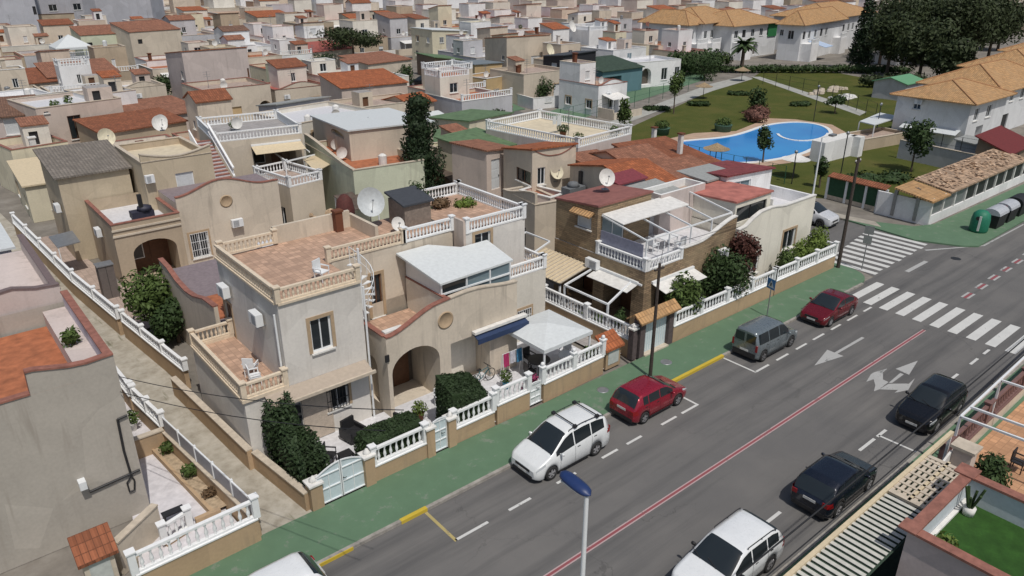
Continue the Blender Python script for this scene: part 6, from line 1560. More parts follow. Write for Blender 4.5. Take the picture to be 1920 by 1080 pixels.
# changing rooms / white walls by the pool
V('white block wall beside the pool, in front of the blue water', (1548, 268), (1600, 252), (1530, 262), 2.2, WHT, ('none', CAPW), [], cat='shed', name='pool_hut')
V('small white pillar block right of the pool wall', (1614, 258), 1.0, 1.2, 2.2, WHT, ('none', CAPW), [], cat='pillar', name='pool_pillar')
V('low tan wall with white covers right of the pool', (1622, 262), (1690, 246), (1600, 250), 1.3, TAN, ('flat', FPINK, .3, CAPC), [], cat='wall', name='terrace_wall')
t = House('white sheet awning between the pool wall and the white house', (92, 41), 'awning', 'sun_sail'); q = [G(x, y, 2.4) for x, y in ((1612, 227), (1640, 234), (1690, 218), (1650, 211))]
m = MB(); m.slope(q, .1); t.put(m, 'canopy', ROOFW)
for p in q: m = MB(); m.bar((p.x, p.y, .03), (p.x, p.y, 2.3), .1); t.put(m, 'post', METW)
# trees of the park
def px_tree(label, base, top, wpx, mat=LG, crown=None, n=900, seed=1, name='tree', leaf_=.22, trunk=.1, clumps=None):
    p = G(*base); dist = (p-O).length; lo, hi = 0, 19
    for _ in range(30):
        mm_ = (lo+hi)/2; v = Vector((p.x, p.y, mm_))-O; y = 540-FPX*v.dot(_up)/v.dot(_fw)
        if y > top: lo = mm_
        else: hi = mm_
    r = wpx/2*dist/FPX; return tree(label, (p.x, p.y), lo, crown or min(lo*.65, r*2), r, mat, name, n=n, leaf_=leaf_, seed=seed, trunk=trunk, clumps=clumps)
px_tree('round-headed young tree in front of the pool, its crown against the water', (1430, 305), 240, 34, LG, 2.2, 1100, 21, leaf_=.17)
px_tree('round dark green tree in front of the white tiled house', (1708, 322), 230, 50, LG, 3.2, 1500, 22)
px_tree('thin young tree beside the park path with bushy head', (1263, 213), 130, 32, LM, 3.8, 900, 23)
px_tree('small sapling at the near end of the park path', (1170, 252), 186, 28, LM, 2.8, 700, 24)
px_tree('tree in the middle of the lawn above the flower hedge', (1417, 214), 163, 34, LG, 3.0, 800, 25)
px_tree('flat-topped small dark tree beside the diagonal path', (1565, 213), 180, 34, LG, 1.2, 600, 26)
px_tree('broad dark tree next to the dark hedge behind the path', (1320, 150), 105, 60, LG, 4.5, 1400, 27)
px_tree('small tree beside the dark lamp post on the right lawn', (1536, 352), 290, 22, LG, 2.0, 400, 28)
px_tree('small pale-leaved tree in front of the palm', (1360, 135), 95, 30, LM, 3, 500, 29)
hedge('pinkish flowering hedge in the middle of the lawn', (91.5, 57.5), (3.2, 1.6, .9), plain('flower_hedge', (.16, .075, .055), .85, var=.5, scale=3), 1500, .2, 91, z0=0, clumps=6, rz=.4)
hedge('long dark hedge at the far end of the park path', (121, 90.5), (8.5, 2.5, 2.2), LG, 3000, .35, 92, clumps=9, rz=-.1)
hedge('low dark hedge along the top of the right lawn', (140, 77), (22, 1.0, .8), LG, 3000, .3, 93, clumps=16, rz=-.72)
hedge('dark hedge between the right lawn and the pines', (137, 53), (14, 1.6, 1.3), LP, 2400, .3, 94, clumps=10, rz=-.95)
for i, (px, py, r_, lab) in enumerate(((1240, 246, 1.0, 'round green planter with low shrub at the left pool edge'), (1355, 240, 1.1, 'round green planter with bush above the pool'))):
    p = G(px, py+6); t = thing('planter', lab, 'planter', (p.x, p.y, 0)); m = MB(); m.lathe([(0, 0), (r_*.9, 0), (r_, .8), (r_*1.05, .85), (r_*.85, .85), (0, .7)], (0, 0, 0), 16); m.build('tub', plain('tub_green', (.06, .13, .09), .8), t); m = MB(); leaves(m, [((0, 0, 1.2), (r_*.9, r_*.9, .5))], 350, .16, 5+i); m.build('foliage', LM, t)
# straw sunshades, each on a post
for i, (px, py, lab) in enumerate(((1318, 185, 'straw sunshade alone on the left lawn'), (1390, 152, 'straw sunshade at the corner of the two paths'), (1340, 312, 'straw sunshade standing at the near side of the pool'), (1487, 333, 'pale sunshade on the lawn behind the white lamp post'))):
    p = G(px, py); t = thing('sunshade', lab, 'parasol', (p.x, p.y, 0)); m = MB(); m.lathe([(1.4, 1.9), (1.35, 1.86), (.05, 2.5), (0, 2.55)], (0, 0, 0), 14); m.build('canopy', plain('straw', (.30, .22, .13), .95, var=.3, scale=6) if i < 3 else CAPW, t); m = MB(); m.cyl((0, 0, 0), (0, 0, 2.45), .05, 6); m.build('pole', WOOD, t)
for i, (px, py, w_, lab) in enumerate(((1650, 338, 4.6, 'large round dark mound of leaves on the right lawn'), (1232, 206, 2.6, 'tree shadow laid as dark leaves at the left end of the lawn'), (1500, 198, 2.2, 'round shadow laid as dark leaves beside the diagonal path'), (1385, 178, 2.4, 'round shadow laid as dark leaves near the path corner'), (1310, 198, 2.2, 'round shadow laid as dark leaves below the straw sunshade'))):
    p = G(px, py); hedge(lab, (p.x, p.y), (w_*.75, w_*.5, .3), LG, 700, .2, 100+i, 'dark_patch', 'dark patch', clumps=4, rz=-.6)  # the small patches are cast shadows on the lawn, shaped as dark leaves
for i, (px, py, w_, h_, lab) in enumerate(((1550, 172, 5, .6, 'pale stone border feature beyond the diagonal path'), (1580, 184, 3.0, .4, 'white bench ring beside the dark little tree'))):
    p = G(px, py); t = House(lab, (p.x, p.y), 'rockery', 'stone_border'); m = MB(); rr = random.Random(i)
    for k in range(30): q = rr.uniform(.3, .6); m.lathe([(0, -.1), (q, 0), (q*.7, h_*.6), (0, h_*.7)], (p.x+rr.uniform(-w_, w_), p.y+rr.uniform(-1.2, 1.2), .05), 6, smooth=False)
    t.put(m, 'stones', CAPC if i == 0 else CAPW)
# palm
t = thing('palm_tree', 'palm with drooping fronds in front of the white tiled houses', 'palm', (130, 86.5, 0)); m = MB(); m.cyl((0, 0, 0), (0, 0, 5.2), .4, 8, .3); m.build('trunk', BARK, t)
m = MB(); rr = random.Random(4)
for i in range(34):
    a = rr.uniform(0, 6.3); e = rr.uniform(-.3, 1.1); L_ = rr.uniform(2.6, 3.6); pts = []
    for k in range(6):
        s_ = k/5; pts.append(Vector((cos(a)*cos(e)*L_*s_, sin(a)*cos(e)*L_*s_, 5.3+sin(e)*L_*s_-1.6*s_*s_)))
    sd = Vector((-sin(a), cos(a), 0))
    for k in range(5):
        w0, w1 = .5*sin(pi*(k/5*.9+.1)), .5*sin(pi*((k+1)/5*.9+.1)); m.add([pts[k]-sd*w0-Vector((0,0,w0*.5)), pts[k], pts[k+1], pts[k+1]-sd*w1-Vector((0,0,w1*.5))], [(0,1,2,3)]); m.add([pts[k]+sd*w0-Vector((0,0,w0*.5)), pts[k], pts[k+1], pts[k+1]+sd*w1-Vector((0,0,w1*.5))], [(3,2,1,0)])
m.build('fronds', LG, t)
# thin dark posts and chain fence round the park
def wirefence(label, pts, hh, n, col=None, mesh=True, mat=None):
    h = House(label, pts[0], 'fence', 'wire_fence'); k = 0
    for a, b in zip(pts, pts[1:]):
        A, B = Vector((*a, 0)), Vector((*b, 0)); m = MB()
        for i in range(n+1): c = A.lerp(B, i/n); m = MB(); m.cyl((c.x, c.y, 0), (c.x, c.y, hh), .04, 5); h.put(m, 'post', col or DARKM)
        m = MB()
        for z_ in (hh, hh*.66, hh*.33): m.cyl((A.x, A.y, z_), (B.x, B.y, z_), .018, 4)
        h.put(m, 'wires', col or DARKM)
FG = plain('fence_green', (.02, .09, .05), .5)
wirefence('green wire fence along the park path beside the cream row', gp((1050, 240), (1160, 210), (1290, 172)), 2.4, 5, FG)
wirefence('green wire fence below the pool behind the orange roofs', gp((1250, 292), (1350, 318), (1470, 345)), 1.8, 5, FG)
wirefence('dark post fence along the far edge of the right lawn', gp((1430, 158), (1560, 185), (1640, 225)), 2.2, 5, DARKM)
wirefence('dark wire fence above the white retaining wall of the tiled house', gp((1690, 290), (1830, 318)), 3.0, 4, DARKM)
# walls towards the side street
a_ = gp((1548, 372), (1655, 400)); 
h = House('green-screened fence with terracotta tile top beside the silver off-roader', a_[0], 'fence', 'screen_fence')
A, B = Vector((*a_[0], 0)), Vector((*a_[1], 0)); d_ = (B-A).normalized(); nn = Vector((-d_.y, d_.x, 0)); SCR = plain('screen_green', (.02, .075, .035), .8, var=.2)
m = MB(); m.extr([A+Vector((0, 0, .4)), B+Vector((0, 0, .4)), B+Vector((0, 0, 2.1)), A+Vector((0, 0, 2.1))], nn*.06); h.put(m, 'screen', SCR)
m = MB(); m.extr([A, B, B+Vector((0, 0, .4)), A+Vector((0, 0, .4))], nn*.25); h.put(m, 'base_wall', CAPC)
m = MB(); m.slope([A-nn*.3+Vector((0, 0, 2.15)), B-nn*.3+Vector((0, 0, 2.15)), B+nn*.5+Vector((0, 0, 2.4)), A+nn*.5+Vector((0, 0, 2.4))], .08); h.put(m, 'tile_top', TERRA)
for k in range(4): c = A.lerp(B, k/3); m = MB(); m.box(c.x-.1, c.x+.1, c.y-.1, c.y+.1, 0, 2.1); h.put(m, 'post', METW)
w_ = gp((1640, 400), (1738, 424), (1925, 338))
h = House('white wall with metal doors at the street corner below the rubble-tiled roof', w_[0], 'wall', 'street_wall')
A, B, C_ = [Vector((*q, 0)) for q in w_]
m = MB(); m.extr([A, B, B+Vector((0, 0, 2.0)), A+Vector((0, 0, 2.0))], (.2, .2, 0)); h.put(m, 'wall', WHT)
for k in (.3, .72): c = A.lerp(B, k); m = MB(); m.box(c.x-.12, c.x+.12, c.y-.25, c.y+.0, .2, 2.35); h.put(m, 'post', GREYM)
m = MB(); m.extr([B+Vector((.2, 0, 0)), C_, C_+Vector((0, 0, .8)), B+Vector((.2, 0, .8))], (0, .25, 0)); h.put(m, 'base_wall', WHT)
n = 10
for k in range(n):
    p, q = B.lerp(C_, (k+.12)/n), B.lerp(C_, (k+.92)/n); m = MB(); m.extr([p+Vector((.2, .1, .82)), q+Vector((.2, .1, .82)), q+Vector((.2, .1, 2.2)), p+Vector((.2, .1, 2.2))], (0, .05, 0)); h.put(m, 'panel', DARKM if k > 2 else GREYM)
    c = B.lerp(C_, (k+.02)/n); m = MB(); m.box(c.x+.1, c.x+.3, c.y, c.y+.25, .8, 2.3); h.put(m, 'post', CAPW)
for i, (x0, x1, z_, mt) in enumerate(((62.8, 66.2, 2.25, TSAND), (66.3, 84, 2.4, tiles('rubble_tiles', (.52, .36, .24), var=.5, c2=(.25, .18, .13))))):
    m = MB(); m.slope([(x0, 22.6, z_), (x1, 22.6, z_), (x1, 25.8, z_+.5), (x0, 25.8, z_+.5)], .15); h.put(m, 'roof', mt)
m = MB(); rr = random.Random(8)
for k in range(240):
    x, y = rr.uniform(66.6, 83.5), rr.uniform(22.9, 25.6); zz = 2.45+(y-22.6)*.156; a = rr.uniform(0, 3); q = rr.uniform(.1, .2)
    m.add([(x+q*cos(a), y+q*sin(a), zz+.12), (x-q*sin(a), y+q*cos(a), zz+.16), (x-q*cos(a), y-q*sin(a), zz+.1), (x+q*sin(a), y-q*cos(a), zz+.04)], [(0,1,2,3)])
h.put(m, 'loose_tiles', plain('tile_bits', (.55, .40, .28), .9, var=.5, scale=6))
garden_wall('grey-white retaining wall between the right lawn and the tiled white house', gp((1682, 296), (1835, 330)), 2.0, .5, solid=1, basemat=GREYR, z0=0)
# bins
t = thing('recycling_container', 'green rounded recycling container at the kerb', 'recycling container', (64.9, 19.6, .12)); m = MB(); m.lathe([(0, 0), (.62, 0), (.68, .15), (.68, 1.0), (.6, 1.45), (.35, 1.7), (0, 1.76)], (0, 0, 0), 20); m.build('body', plain('bin_green', (.015, .17, .10), .6, var=.15), t)
m = MB(); m.box(-.7, -.64, -.25, -.1, .2, 1.4); m.build('stripe', CAPW, t); m = MB(); m.lathe([(0, 0), (.16, 0)], (-.69, 0, 1.2), 12, 'x'); m.build('opening', DARKM, t)
for i, (x, lab) in enumerate(((67.3, 'dark wheeled bin with white dome lid next to the green container'), (69.7, 'second dark bin with white dome lid, with a red patch'), (72.3, 'dark bin with lid at the right edge of the photo beyond the white-lidded ones'))):
    t = thing('waste_bin', lab, 'waste bin', (x, 19.4, .12)); m = MB(); m.extr([(-.85, -.55, 0), (.85, -.55, 0), (.95, -.65, 1.1), (-.95, -.65, 1.1)], (0, 1.2, 0)); m.build('body', BLK, t)
    m = MB(); n = 8
    for k in range(n): a0, a1 = pi*k/n, pi*(k+1)/n; m.extr([(-.98, -.68*cos(a0), 1.1+.5*sin(a0)), (-.98, -.68*cos(a1), 1.1+.5*sin(a1)), (-.98, 0, 1.1)], (1.96, 0, 0))
    m.build('lid', plain('lid_grey', (.42, .44, .47), .5) if i < 2 else BLK, t)
    if i == 1: m = MB(); m.box(-1.0, -.99, -.3, .3, 1.15, 1.45); m.build('sticker', plain('red_patch', (.4, .06, .05)), t)
# white houses with sand tile roofs, right
def tiled(label, x0, x1, y0, y1, z1, holes=(), rise=1.7, roofm=None, kind='hip'):
    h = House(label, (x0, y0)); b = Blk.rect(x0, x1, y0, y1, 0, z1); b.walls(plaster('white_tiled_house', (.70, .71, .72), .25), holes, h); b.roof(kind, roofm or TSAND, rise, .7, h, wall=WHT); CUR[0] = h; h.b = b; PLACED.append(((x0+x1)/2, (y0+y1)/2, (x1-x0)/2+1, (y1-y0)/2+2)); return h, b
h, b = tiled('white two-storey house with sand tile hip roof, nearest of the right-hand row', 93.3, 104, 32.0, 40.2, 5.4, [('L', (1714, 190), (1725, 206), 'win', {}), ('L', (1838, 205), (1849, 228), 'win', {}), ('F', (1.5, 3.2), (2.7, 4.6), 'win', dict(uv=1)), ('F', (5, 3.2), (6.4, 4.6), 'win', dict(uv=1)), ('F', (3, .3), (5, 2.4), 'open', dict(uv=1, plain=1))])
aircon(h, b.T('L'), 5.2, 4.6)
m = MB(); m.slope([(92.0, 32.5, 1.9), (92.0, 38.8, 1.9), (93.28, 38.8, 2.3), (93.28, 32.5, 2.3)][::-1], .08); h.put(m, 'lean_to_roof', ROOFW)
for i, (x0, x1, y0, y1, z_) in enumerate(((104.2, 121, 33, 42, 5.5), (121.5, 141, 34.5, 44, 6.0), (142, 164, 36, 46, 6.6))):
    tiled('white tile-roofed house, %s behind the nearest of the right-hand row' % ('first', 'second', 'third')[i], x0, x1, y0, y1, z_, [('F', (u, 3.8), (u+1.3, 5.1), 'win', dict(uv=1)) for u in (1, 4, 7.5, 11)]+[('F', (3, .3), (5, 2.3), 'dark', dict(uv=1))], 2.4)
V('dark red awning roof at the right edge in front of the tiled row', (1893, 288), (1935, 268), 3.0, 2.6, BRN, ('monoF', WINE, 1.3, .3), [('F', (.3, .3), (3.4, 2.1), 'open', dict(uv=1, plain=1, mat=DARKM))], cat='awning', name='covered_yard')
V('small yard shed with pale roof below the nearest tiled house', (1850, 275), 3.0, 3.0, 2.2, GREYR, ('monoF', ROOFG, .3, .2), [], cat='shed', name='yard_shed')
# white tiled houses, top centre row
dd = [((1290, 47), (1318, 44), (1206, 41), 7.4, 'first from the left'), ((1318, 44), (1370, 33), 14, 7.6, 'second, set back behind the first'), ((1374, 49), (1459, 41), 13, 7.0, 'third, with green terrace screen'), ((1505, 47), (1562, 34), (1462, 45), 7.4, 'fourth, with blue awning'), ((1562, 34), (1620, 22), 14, 7.8, 'fifth, behind the cypress')]
for i, (N_, R_, L_, z_, lab) in enumerate(dd):
    b = mkblk(N_, R_, L_, z_); wv = b.w
    H = [('F', (u, 4.4), (u+1.4, 6.0), 'win' if (i+k) % 3 else 'dark', dict(uv=1)) for k, u in enumerate((1.0, 4.0, 7.5, 11, 14)) if u+1.8 < wv]+[('F', (u, .4), (u+1.9, 3.0), 'arch', dict(uv=1, plain=1, depth=.8)) for u in (1.0, 4.6, 9) if u+2.2 < wv]
    if i in (0, 3): H += [('L', (1.6, 4.4), (2.9, 6.2), 'win', dict(uv=1)), ('L', (b.d*.8, 5), (b.d*.8+1.4, 6.3), 'win', dict(uv=1))]
    h = House('white tile-roofed house of the top row: '+lab, b.N); b.walls(plaster('white_tiled_house', (.70, .71, .72), .25), H, h); b.roof('hip', TSAND, 2.7, .8, h, wall=WHT); c_ = b.P(b.w/2, b.d/2, 0); PLACED.append((c_.x, c_.y, b.w/2+1, b.d/2+2))
    m = MB(); b.box(m, .5, min(4.5, wv-.5), -2.4, -.01, 0, 3.6); h.put(m, 'porch', WHT)
    p0, p1 = b.P(.6, -2.3, 0), b.P(min(4.4, wv-.6), -2.3, 0); rail_on(h, (p0.x, p0.y), (p1.x, p1.y), 3.6, .9, RAILW, sp=.4, detail=4)
    if i == 2: m = MB(); b.box(m, wv-4, wv-.4, -.2, -.02, 4.0, 6.9); h.put(m, 'terrace_screen', SHG)
    if i == 3: T_ = b.T('F'); m = MB(); m.slope([T_(4.5, 2.8, -4), T_(9, 2.8, -4), T_(9, 3.8, -.1), T_(4.5, 3.8, -.1)], .1); h.put(m, 'awning', plain('blue_awning', (.42, .52, .68), .7))
# pines and cypress at the top right
t = thing('cypress_tree', 'tall slim dark cypress at the edge of the pines', 'tree', (151.5, 74, 0)); m = MB(); m.cyl((0, 0, 0), (0, 0, 9), .3, 7, .1); m.build('trunk', BARK, t)
m = MB(); cl = [((0, 0, 2+i*.95), (2.3*(1-i/15)**.8+.2, 2.3*(1-i/15)**.8+.2, 1.2)) for i in range(14)]; leaves(m, cl, 3200, .35, 3, .8); m.build('crown', LC, t)
rr = random.Random(12); k = 0
PIN = ['pine with the leftmost crown beside the slim cypress', 'pine over the red-roofed pavilion', 'tall pine behind the red-roofed pavilion', 'pine with the lowest branches near the green canopy', 'pine in the middle of the dark wood', 'tallest pine of the dark wood', 'pine at the right end of the dark wood', 'pine behind the tiled roof at the right', 'pine of the wood reaching the top edge', 'pine at the far right corner of the wood', 'pine behind the far right corner of the wood', 'low dark pine at the foot of the wood']
for i, (px, py, hh, rr_) in enumerate(((1648, 122, 10, 3.6), (1662, 140, 11, 4.6), (1690, 120, 13, 6), (1722, 150, 10, 5), (1745, 120, 13, 6), (1785, 125, 14, 6.5), (1822, 122, 13, 6), (1850, 118, 12, 5.5), (1730, 90, 14, 7), (1870, 95, 12, 6), (1800, 85, 14, 8), (1768, 158, 7.5, 4.5))):
    p = G(px, py); tree(PIN[i], (p.x, p.y), hh, hh*.72, rr_, LP, 'pine_tree', n=3800, leaf_=.4, seed=200+i, trunk=.35, clumps=16)
for i, (px, py, hh, rr_, lab) in enumerate(((1230, 12, 9, 9, 'dark tree clump at the top edge left of the tile roofs'), (1290, 8, 9, 8, 'dark tree behind the first tile roof'), (1370, 12, 9, 10, 'dark tree behind the second tile roof'), (1450, 8, 9, 10, 'dark tree at the top edge between the tile roofs'), (1410, 4, 9, 9, 'furthest dark tree at the top edge'))):
    p = G(px, py+10); tree(lab, (p.x, p.y), hh, hh*.8, rr_, LP, 'tree', n=1500, leaf_=.7, seed=300+i, trunk=.4, clumps=9)
for i, (px, py) in enumerate(((1672, 112), (1690, 105), (1712, 112), (1765, 108), (1806, 104), (1840, 95))):
    p = G(px, py); tree('dark filler pine of the wood, '+['left of the pavilion, behind the lowest branches', 'left of the red pavilion roof', 'right of the red pavilion roof', 'left of the tallest pine', 'right of the tallest pine', 'above the right-hand tiled roofs', 'in the back row of the wood, left part', 'in the back row of the wood, right part', 'behind the pavilion in the back row'][i], (p.x, p.y), 12, 8.5, 5.6, LP, 'pine_tree', n=3200, leaf_=.45, seed=400+i, trunk=.35, clumps=14)
V('small pavilion with red roof under the pines', (1690, 90), 5, 5, 3.5, WHT, ('hip', plain('red_roof', (.40, .08, .04), .8), 1.2, .3), [('F', (.5, .3), (3.5, 2.6), 'open', dict(uv=1, plain=1))], cat='pavilion', name='pavilion')
V('pale green canopy roof between the pines and the tiled row', (1700, 158), 6, 5, 2.6, GREYR, ('gx', plain('canopy_green', (.12, .30, .16), .7), .8, .3), [], cat='canopy', name='green_canopy')
# ================================================================ STREET FURNITURE
def pole(label, x, y, hh, r=.12, mat=WOOD, top=True):
    t = thing('utility_pole', label, 'utility pole', (x, y, .1)); m = MB(); m.cyl((0, 0, 0), (0, 0, hh), r, 10, r*.7); m.build('shaft', mat, t)
    if top:
        m = MB(); m.bar((-.35, 0, hh-.3), (.35, 0, hh-.3), .08); m.build('cross_arm', WOOD, t)
        for x_ in (-.3, 0, .3): m = MB(); m.lathe([(0, 0), (.04, .02), (.05, .1), (.02, .14), (0, .15)], (x_, 0, hh-.26), 8); m.build('insulator', CAPW, t)
    return t
pole('brown wooden utility pole on the green pavement by the red hatchback', 27.1, 21.3, 6.4, .1); pole('dark wooden utility pole at the street corner beside the yellow-green bushes', 48.95, 22.8, 7.9, .13)
t = thing('street_lamp', 'slim white street lamp at the side street behind the corner house', 'street lamp', (52.3, 27.3, 0)); m = MB(); m.cyl((0, 0, 0), (0, 0, 8.1), .09, 10, .05); m.build('pole', METW, t); m = MB(); m.bar((0, 0, 8.1), (.5, -.3, 8.25), .07); m.build('arm', METW, t); m = MB(); m.box(.35, .95, -.6, -.25, 8.2, 8.34); m.build('lamp_head', GREYM, t)
p = G(1100, 926, 9.0)
t = thing('street_lamp', 'white lamp post in the foreground with a blue lamp head', 'street lamp', (p.x, p.y, .1)); m = MB(); m.cyl((0, 0, 0), (0, 0, 8.85), .075, 12, .055); m.build('pole', METW, t)
m = MB(); L_ = .98; rows = []; n = 10
for i in range(n+1):
    s_ = i/n; w_ = .17*sqrt(max(0, 1-abs(2*s_-1)**3.2))+.015; hh = .11*sqrt(max(0, 1-abs(2*s_-1)**3))+.015; rows.append([(w_*cos(a), -.12+L_*s_, 8.92+.08*s_+hh*(sin(a) if sin(a) > 0 else .5*sin(a))) for a in [2*pi*k/12 for k in range(12)]])
m.add([q for r_ in rows for q in r_], [(i*12+k, i*12+(k+1) % 12, (i+1)*12+(k+1) % 12, (i+1)*12+k) for i in range(n) for k in range(12)], True); m.build('lamp_head', plain('lamp_blue', (.015, .035, .12), .45, var=.1), t)
m = MB(); m.box(-.1, .1, .2, .75, 8.84, 8.875); m.build('lens', METW, t)
def sign(label, x, y, hh, plates, rz=0):
    t = thing('traffic_sign', label, 'traffic sign', (x, y, .1), rz); m = MB(); m.cyl((0, 0, 0), (0, 0, hh), .035, 8); m.build('post', GREYM, t)
    for zc, w_, h_, mt, tri in plates:
        m = MB(); m.box(-.05, -.036, -w_/2, w_/2, zc-h_/2, zc+h_/2); q = m.build('plate', mt, t)
        if tri: m = MB(); m.extr([(-.052, -w_*.36, zc-h_*.32), (-.052, w_*.36, zc-h_*.32), (-.052, 0, zc+h_*.36)], (-.004, 0, 0)); m.build('symbol', CAPW, q); m = MB(); m.box(-.062, -.0565, -.05, .05, zc-h_*.2, zc+h_*.12); m.build('figure', BLK, q)
sign('blue square crossing sign on the green pavement behind the grey van', 38.1, 21.5, 2.5, [(2.2, .65, .65, plain('sign_blue', (.05, .19, .42), .4, var=.04), True)], -.25)
sign('post with two grey sign plates beside the side-street crossing', 50.0, 21.6, 3.2, [(2.9, .6, .6, GREYM, False), (2.2, .55, .55, GREYM, False)], .3)
sign('thin post with small sign beside the white corner wall', 64.5, 24.6, 2.6, [(2.3, .5, .5, GREYM, False)], 0)
for i, (px, py, h_, lab) in enumerate(((1572, 350, 5, 'thin dark lamp post on the lawn behind the side street'), (1484, 345, 3, 'thin dark post on the lawn near the corner house'), (1525, 228, 4.5, 'thin dark lamp post beside the round pool'), (1640, 260, 4, 'thin dark post beside the low tan wall'))):
    p = G(px, py); t = thing('lamp_post', lab, 'lamp post', (p.x, p.y, 0)); m = MB(); m.cyl((0, 0, 0), (0, 0, h_), .05, 6); m.build('pole', DARKM, t); m = MB(); m.lathe([(0, 0), (.15, .05), (.18, .25), (0, .35)], (0, 0, h_), 8); m.build('lamp_head', GREYM, t)
# wires
def wire(label, pts, r=.012, sag=.4):
    P = []
    for a, b in zip(pts, pts[1:]):
        a, b = Vector(a), Vector(b)
        for i in range(13): s_ = i/12; q = a.lerp(b, s_); q.z -= sag*4*s_*(1-s_); P.append(q)
    m = MB()
    for a, b in zip(P, P[1:]): m.cyl(a, b, r, 5)
    o = m.build('overhead_wire', BLK, loc=(0, 0, 0), label=label, cat='wire')
wire('overhead wire from the brown pole to the stone-clad house', [(27.1, 21.3, 6.2), (32, 25.0, 5.2), (39.2, 24.9, 5.0)], .014, .1)
wire('upper of two dark wires above the right-hand parking lane', [(-2, 6.3, 8.1), (30, 6.3, 8.0), (75, 6.4, 8.2)], .022, .25); wire('lower of two dark wires above the right-hand parking lane', [(-2, 6.0, 7.9), (30, 6.0, 7.8), (75, 6.1, 8.0)], .016, .25)
wire('left of two thin wires crossing above the lower left yard', [(4.0, 27.1, 5.6), (8.1, 15.0, 8.5)], .014, .3); wire('right of two thin wires crossing above the lower left yard', [(4.1, 27.1, 6.2), (8.7, 15.0, 8.9)], .014, .3)
# ================================================================ BOTTOM RIGHT
h = House('pink house with red coping and artificial-grass roof terrace, bottom right', (21.4, 6.1))
b = Blk.rect(21.4, 25.9, -3, 6.2, 0, 3.55)
b.N = Vector((21.4, -3, 0)); b.walls(plaster('rose_pale', (.60, .50, .48), .3), [], h); gm = leaf('artificial_grass', (.03, .085, .015), .3)
m = MB(); m.quad((21.6, -3, 2.6), (25.7, -3, 2.6), (25.7, 6.0, 2.6), (21.6, 6.0, 2.6)); h.put(m, 'grass_terrace', gm)
m = MB(); m.box(21.41, 21.6, -3, 6.0, 2.6, 3.5); m.box(25.7, 25.89, -3, 6.0, 2.6, 3.5); m.box(21.41, 25.89, 6.0, 6.19, 2.6, 3.5); h.put(m, 'parapet', plain('pale_blue_wall', (.56, .60, .64), .8, var=.06))
m = MB(); m.box(21.3, 21.68, -3, 6.3, 3.551, 3.64); m.box(25.62, 26.0, -3, 6.3, 3.551, 3.64); m.box(21.68, 25.62, 5.92, 6.3, 3.551, 3.64); m.box(21.2, 21.8, 5.9, 6.45, 3.641, 3.7); m.box(25.5, 26.2, 5.85, 6.5, 3.641, 3.7); h.put(m, 'coping', CAPR)
m = MB(); m.box(21.6, 25.7, 5.85, 5.99, 2.61, 2.7); h.put(m, 'skirting', CAPW)
pot('white pot with leafy plant on the grass terrace near the left coping', 22.1, 5.3, 2.62, CAPW, .2, .35, LB, 260)
t = thing('cactus', 'dark cactus-like plant with upright stems in the corner of the grass terrace', 'plant', (25.0, 5.6, 2.62)); m = MB(); m.lathe([(0, 0), (.18, 0), (.2, .3), (0, .3)], (0, 0, 0), 10); m.build('pot', CAPW, t); m = MB()
for i in range(6): a = i*1.05; m.cyl((.06*cos(a), .06*sin(a), .28), (.28*cos(a), .28*sin(a), .85+.12*(i % 3)), .045, 7)
m.build('stems', LG, t)
h = House('street canopy with slatted shade and pierced panel beside the dark blue hatchback', (16, 8), 'canopy', 'street_canopy')
m = MB(); m.box(14.5, 29.8, 7.95, 8.1, 2.45, 2.62); m.box(24.2, 27.6, 7.2, 7.3, 2.45, 2.6); h.put(m, 'beam', CREAMAW)
m = MB()
for i in range(24): x = 17.3+i*.285; m.slope([(x, 6.5, 2.55), (x+.15, 6.5, 2.56), (x+.15, 7.95, 2.56), (x, 7.95, 2.55)], .02)
h.put(m, 'slats', plain('slat_pale', (.52, .51, .46), .8))
m = MB(); m.box(17.2, 24.1, 6.45, 7.9, 2.47, 2.485); h.put(m, 'dark_backing', plain('backing_green', (.03, .055, .035), .9))  # dark sheet added under the slats so their gaps read solid dark
m = MB(); m.box(24.45, 27.25, 6.45, 7.9, 2.4, 2.41); h.put(m, 'dark_backing', M['backing_green'])  # same dark sheet added below the pierced panel to darken its holes
m = MB(); m.box(24.15, 24.4, 6.4, 7.94, 2.5, 2.6); m.box(27.3, 27.5, 6.4, 7.94, 2.5, 2.6); h.put(m, 'cross_beam', CAPC)
m = MB()
for i in range(8): 
    y = 6.45+i*.2; m.box(24.4, 27.3, y, y+.12, 2.52, 2.57)
for i in range(7): x = 24.55+i*.42; m.box(x, x+.12, 6.45, 7.94, 2.571, 2.6)
h.put(m, 'pierced_panel', CAPC)
for x in (17.2, 20.5, 24.2, 27.4, 29.7): m = MB(); m.box(x-.05, x+.05, 7.97, 8.07, .1, 2.45); h.put(m, 'post', METW)
m = MB(); m.box(14.5, 17.2, 6.3, 7.9, 2.3, 2.4); h.put(m, 'dark_panel', DARKM)
garden_wall('cream street wall under the slatted canopy, bottom right', [(14, 8.02), (29.9, 8.1)], .9, .5, solid=1, basemat=CREAM)
m = MB(); m.quad((28.9, -6, .16), (60, -6, .16), (60, 8.0, .16), (28.9, 8.0, .16)); m.build('patio_paving', FTERR if 0 else pavers('orange_patio', (.52, .29, .16), .3, .3), kind='structure')
m = MB(); m.quad((10, -6, .15), (28.8, -6, .155), (28.8, 7.9, .155), (10, 7.9, .15)); m.build('patio_paving', plain('dark_green_floor', (.03, .05, .035), .9, var=.3), kind='structure')  # coloured dark so the gaps in the canopy above read dark
h = House('cream gate pier with lilac panel beside the pierced canopy panel', (27.9, 7.7), 'pillar', 'gate_pier')
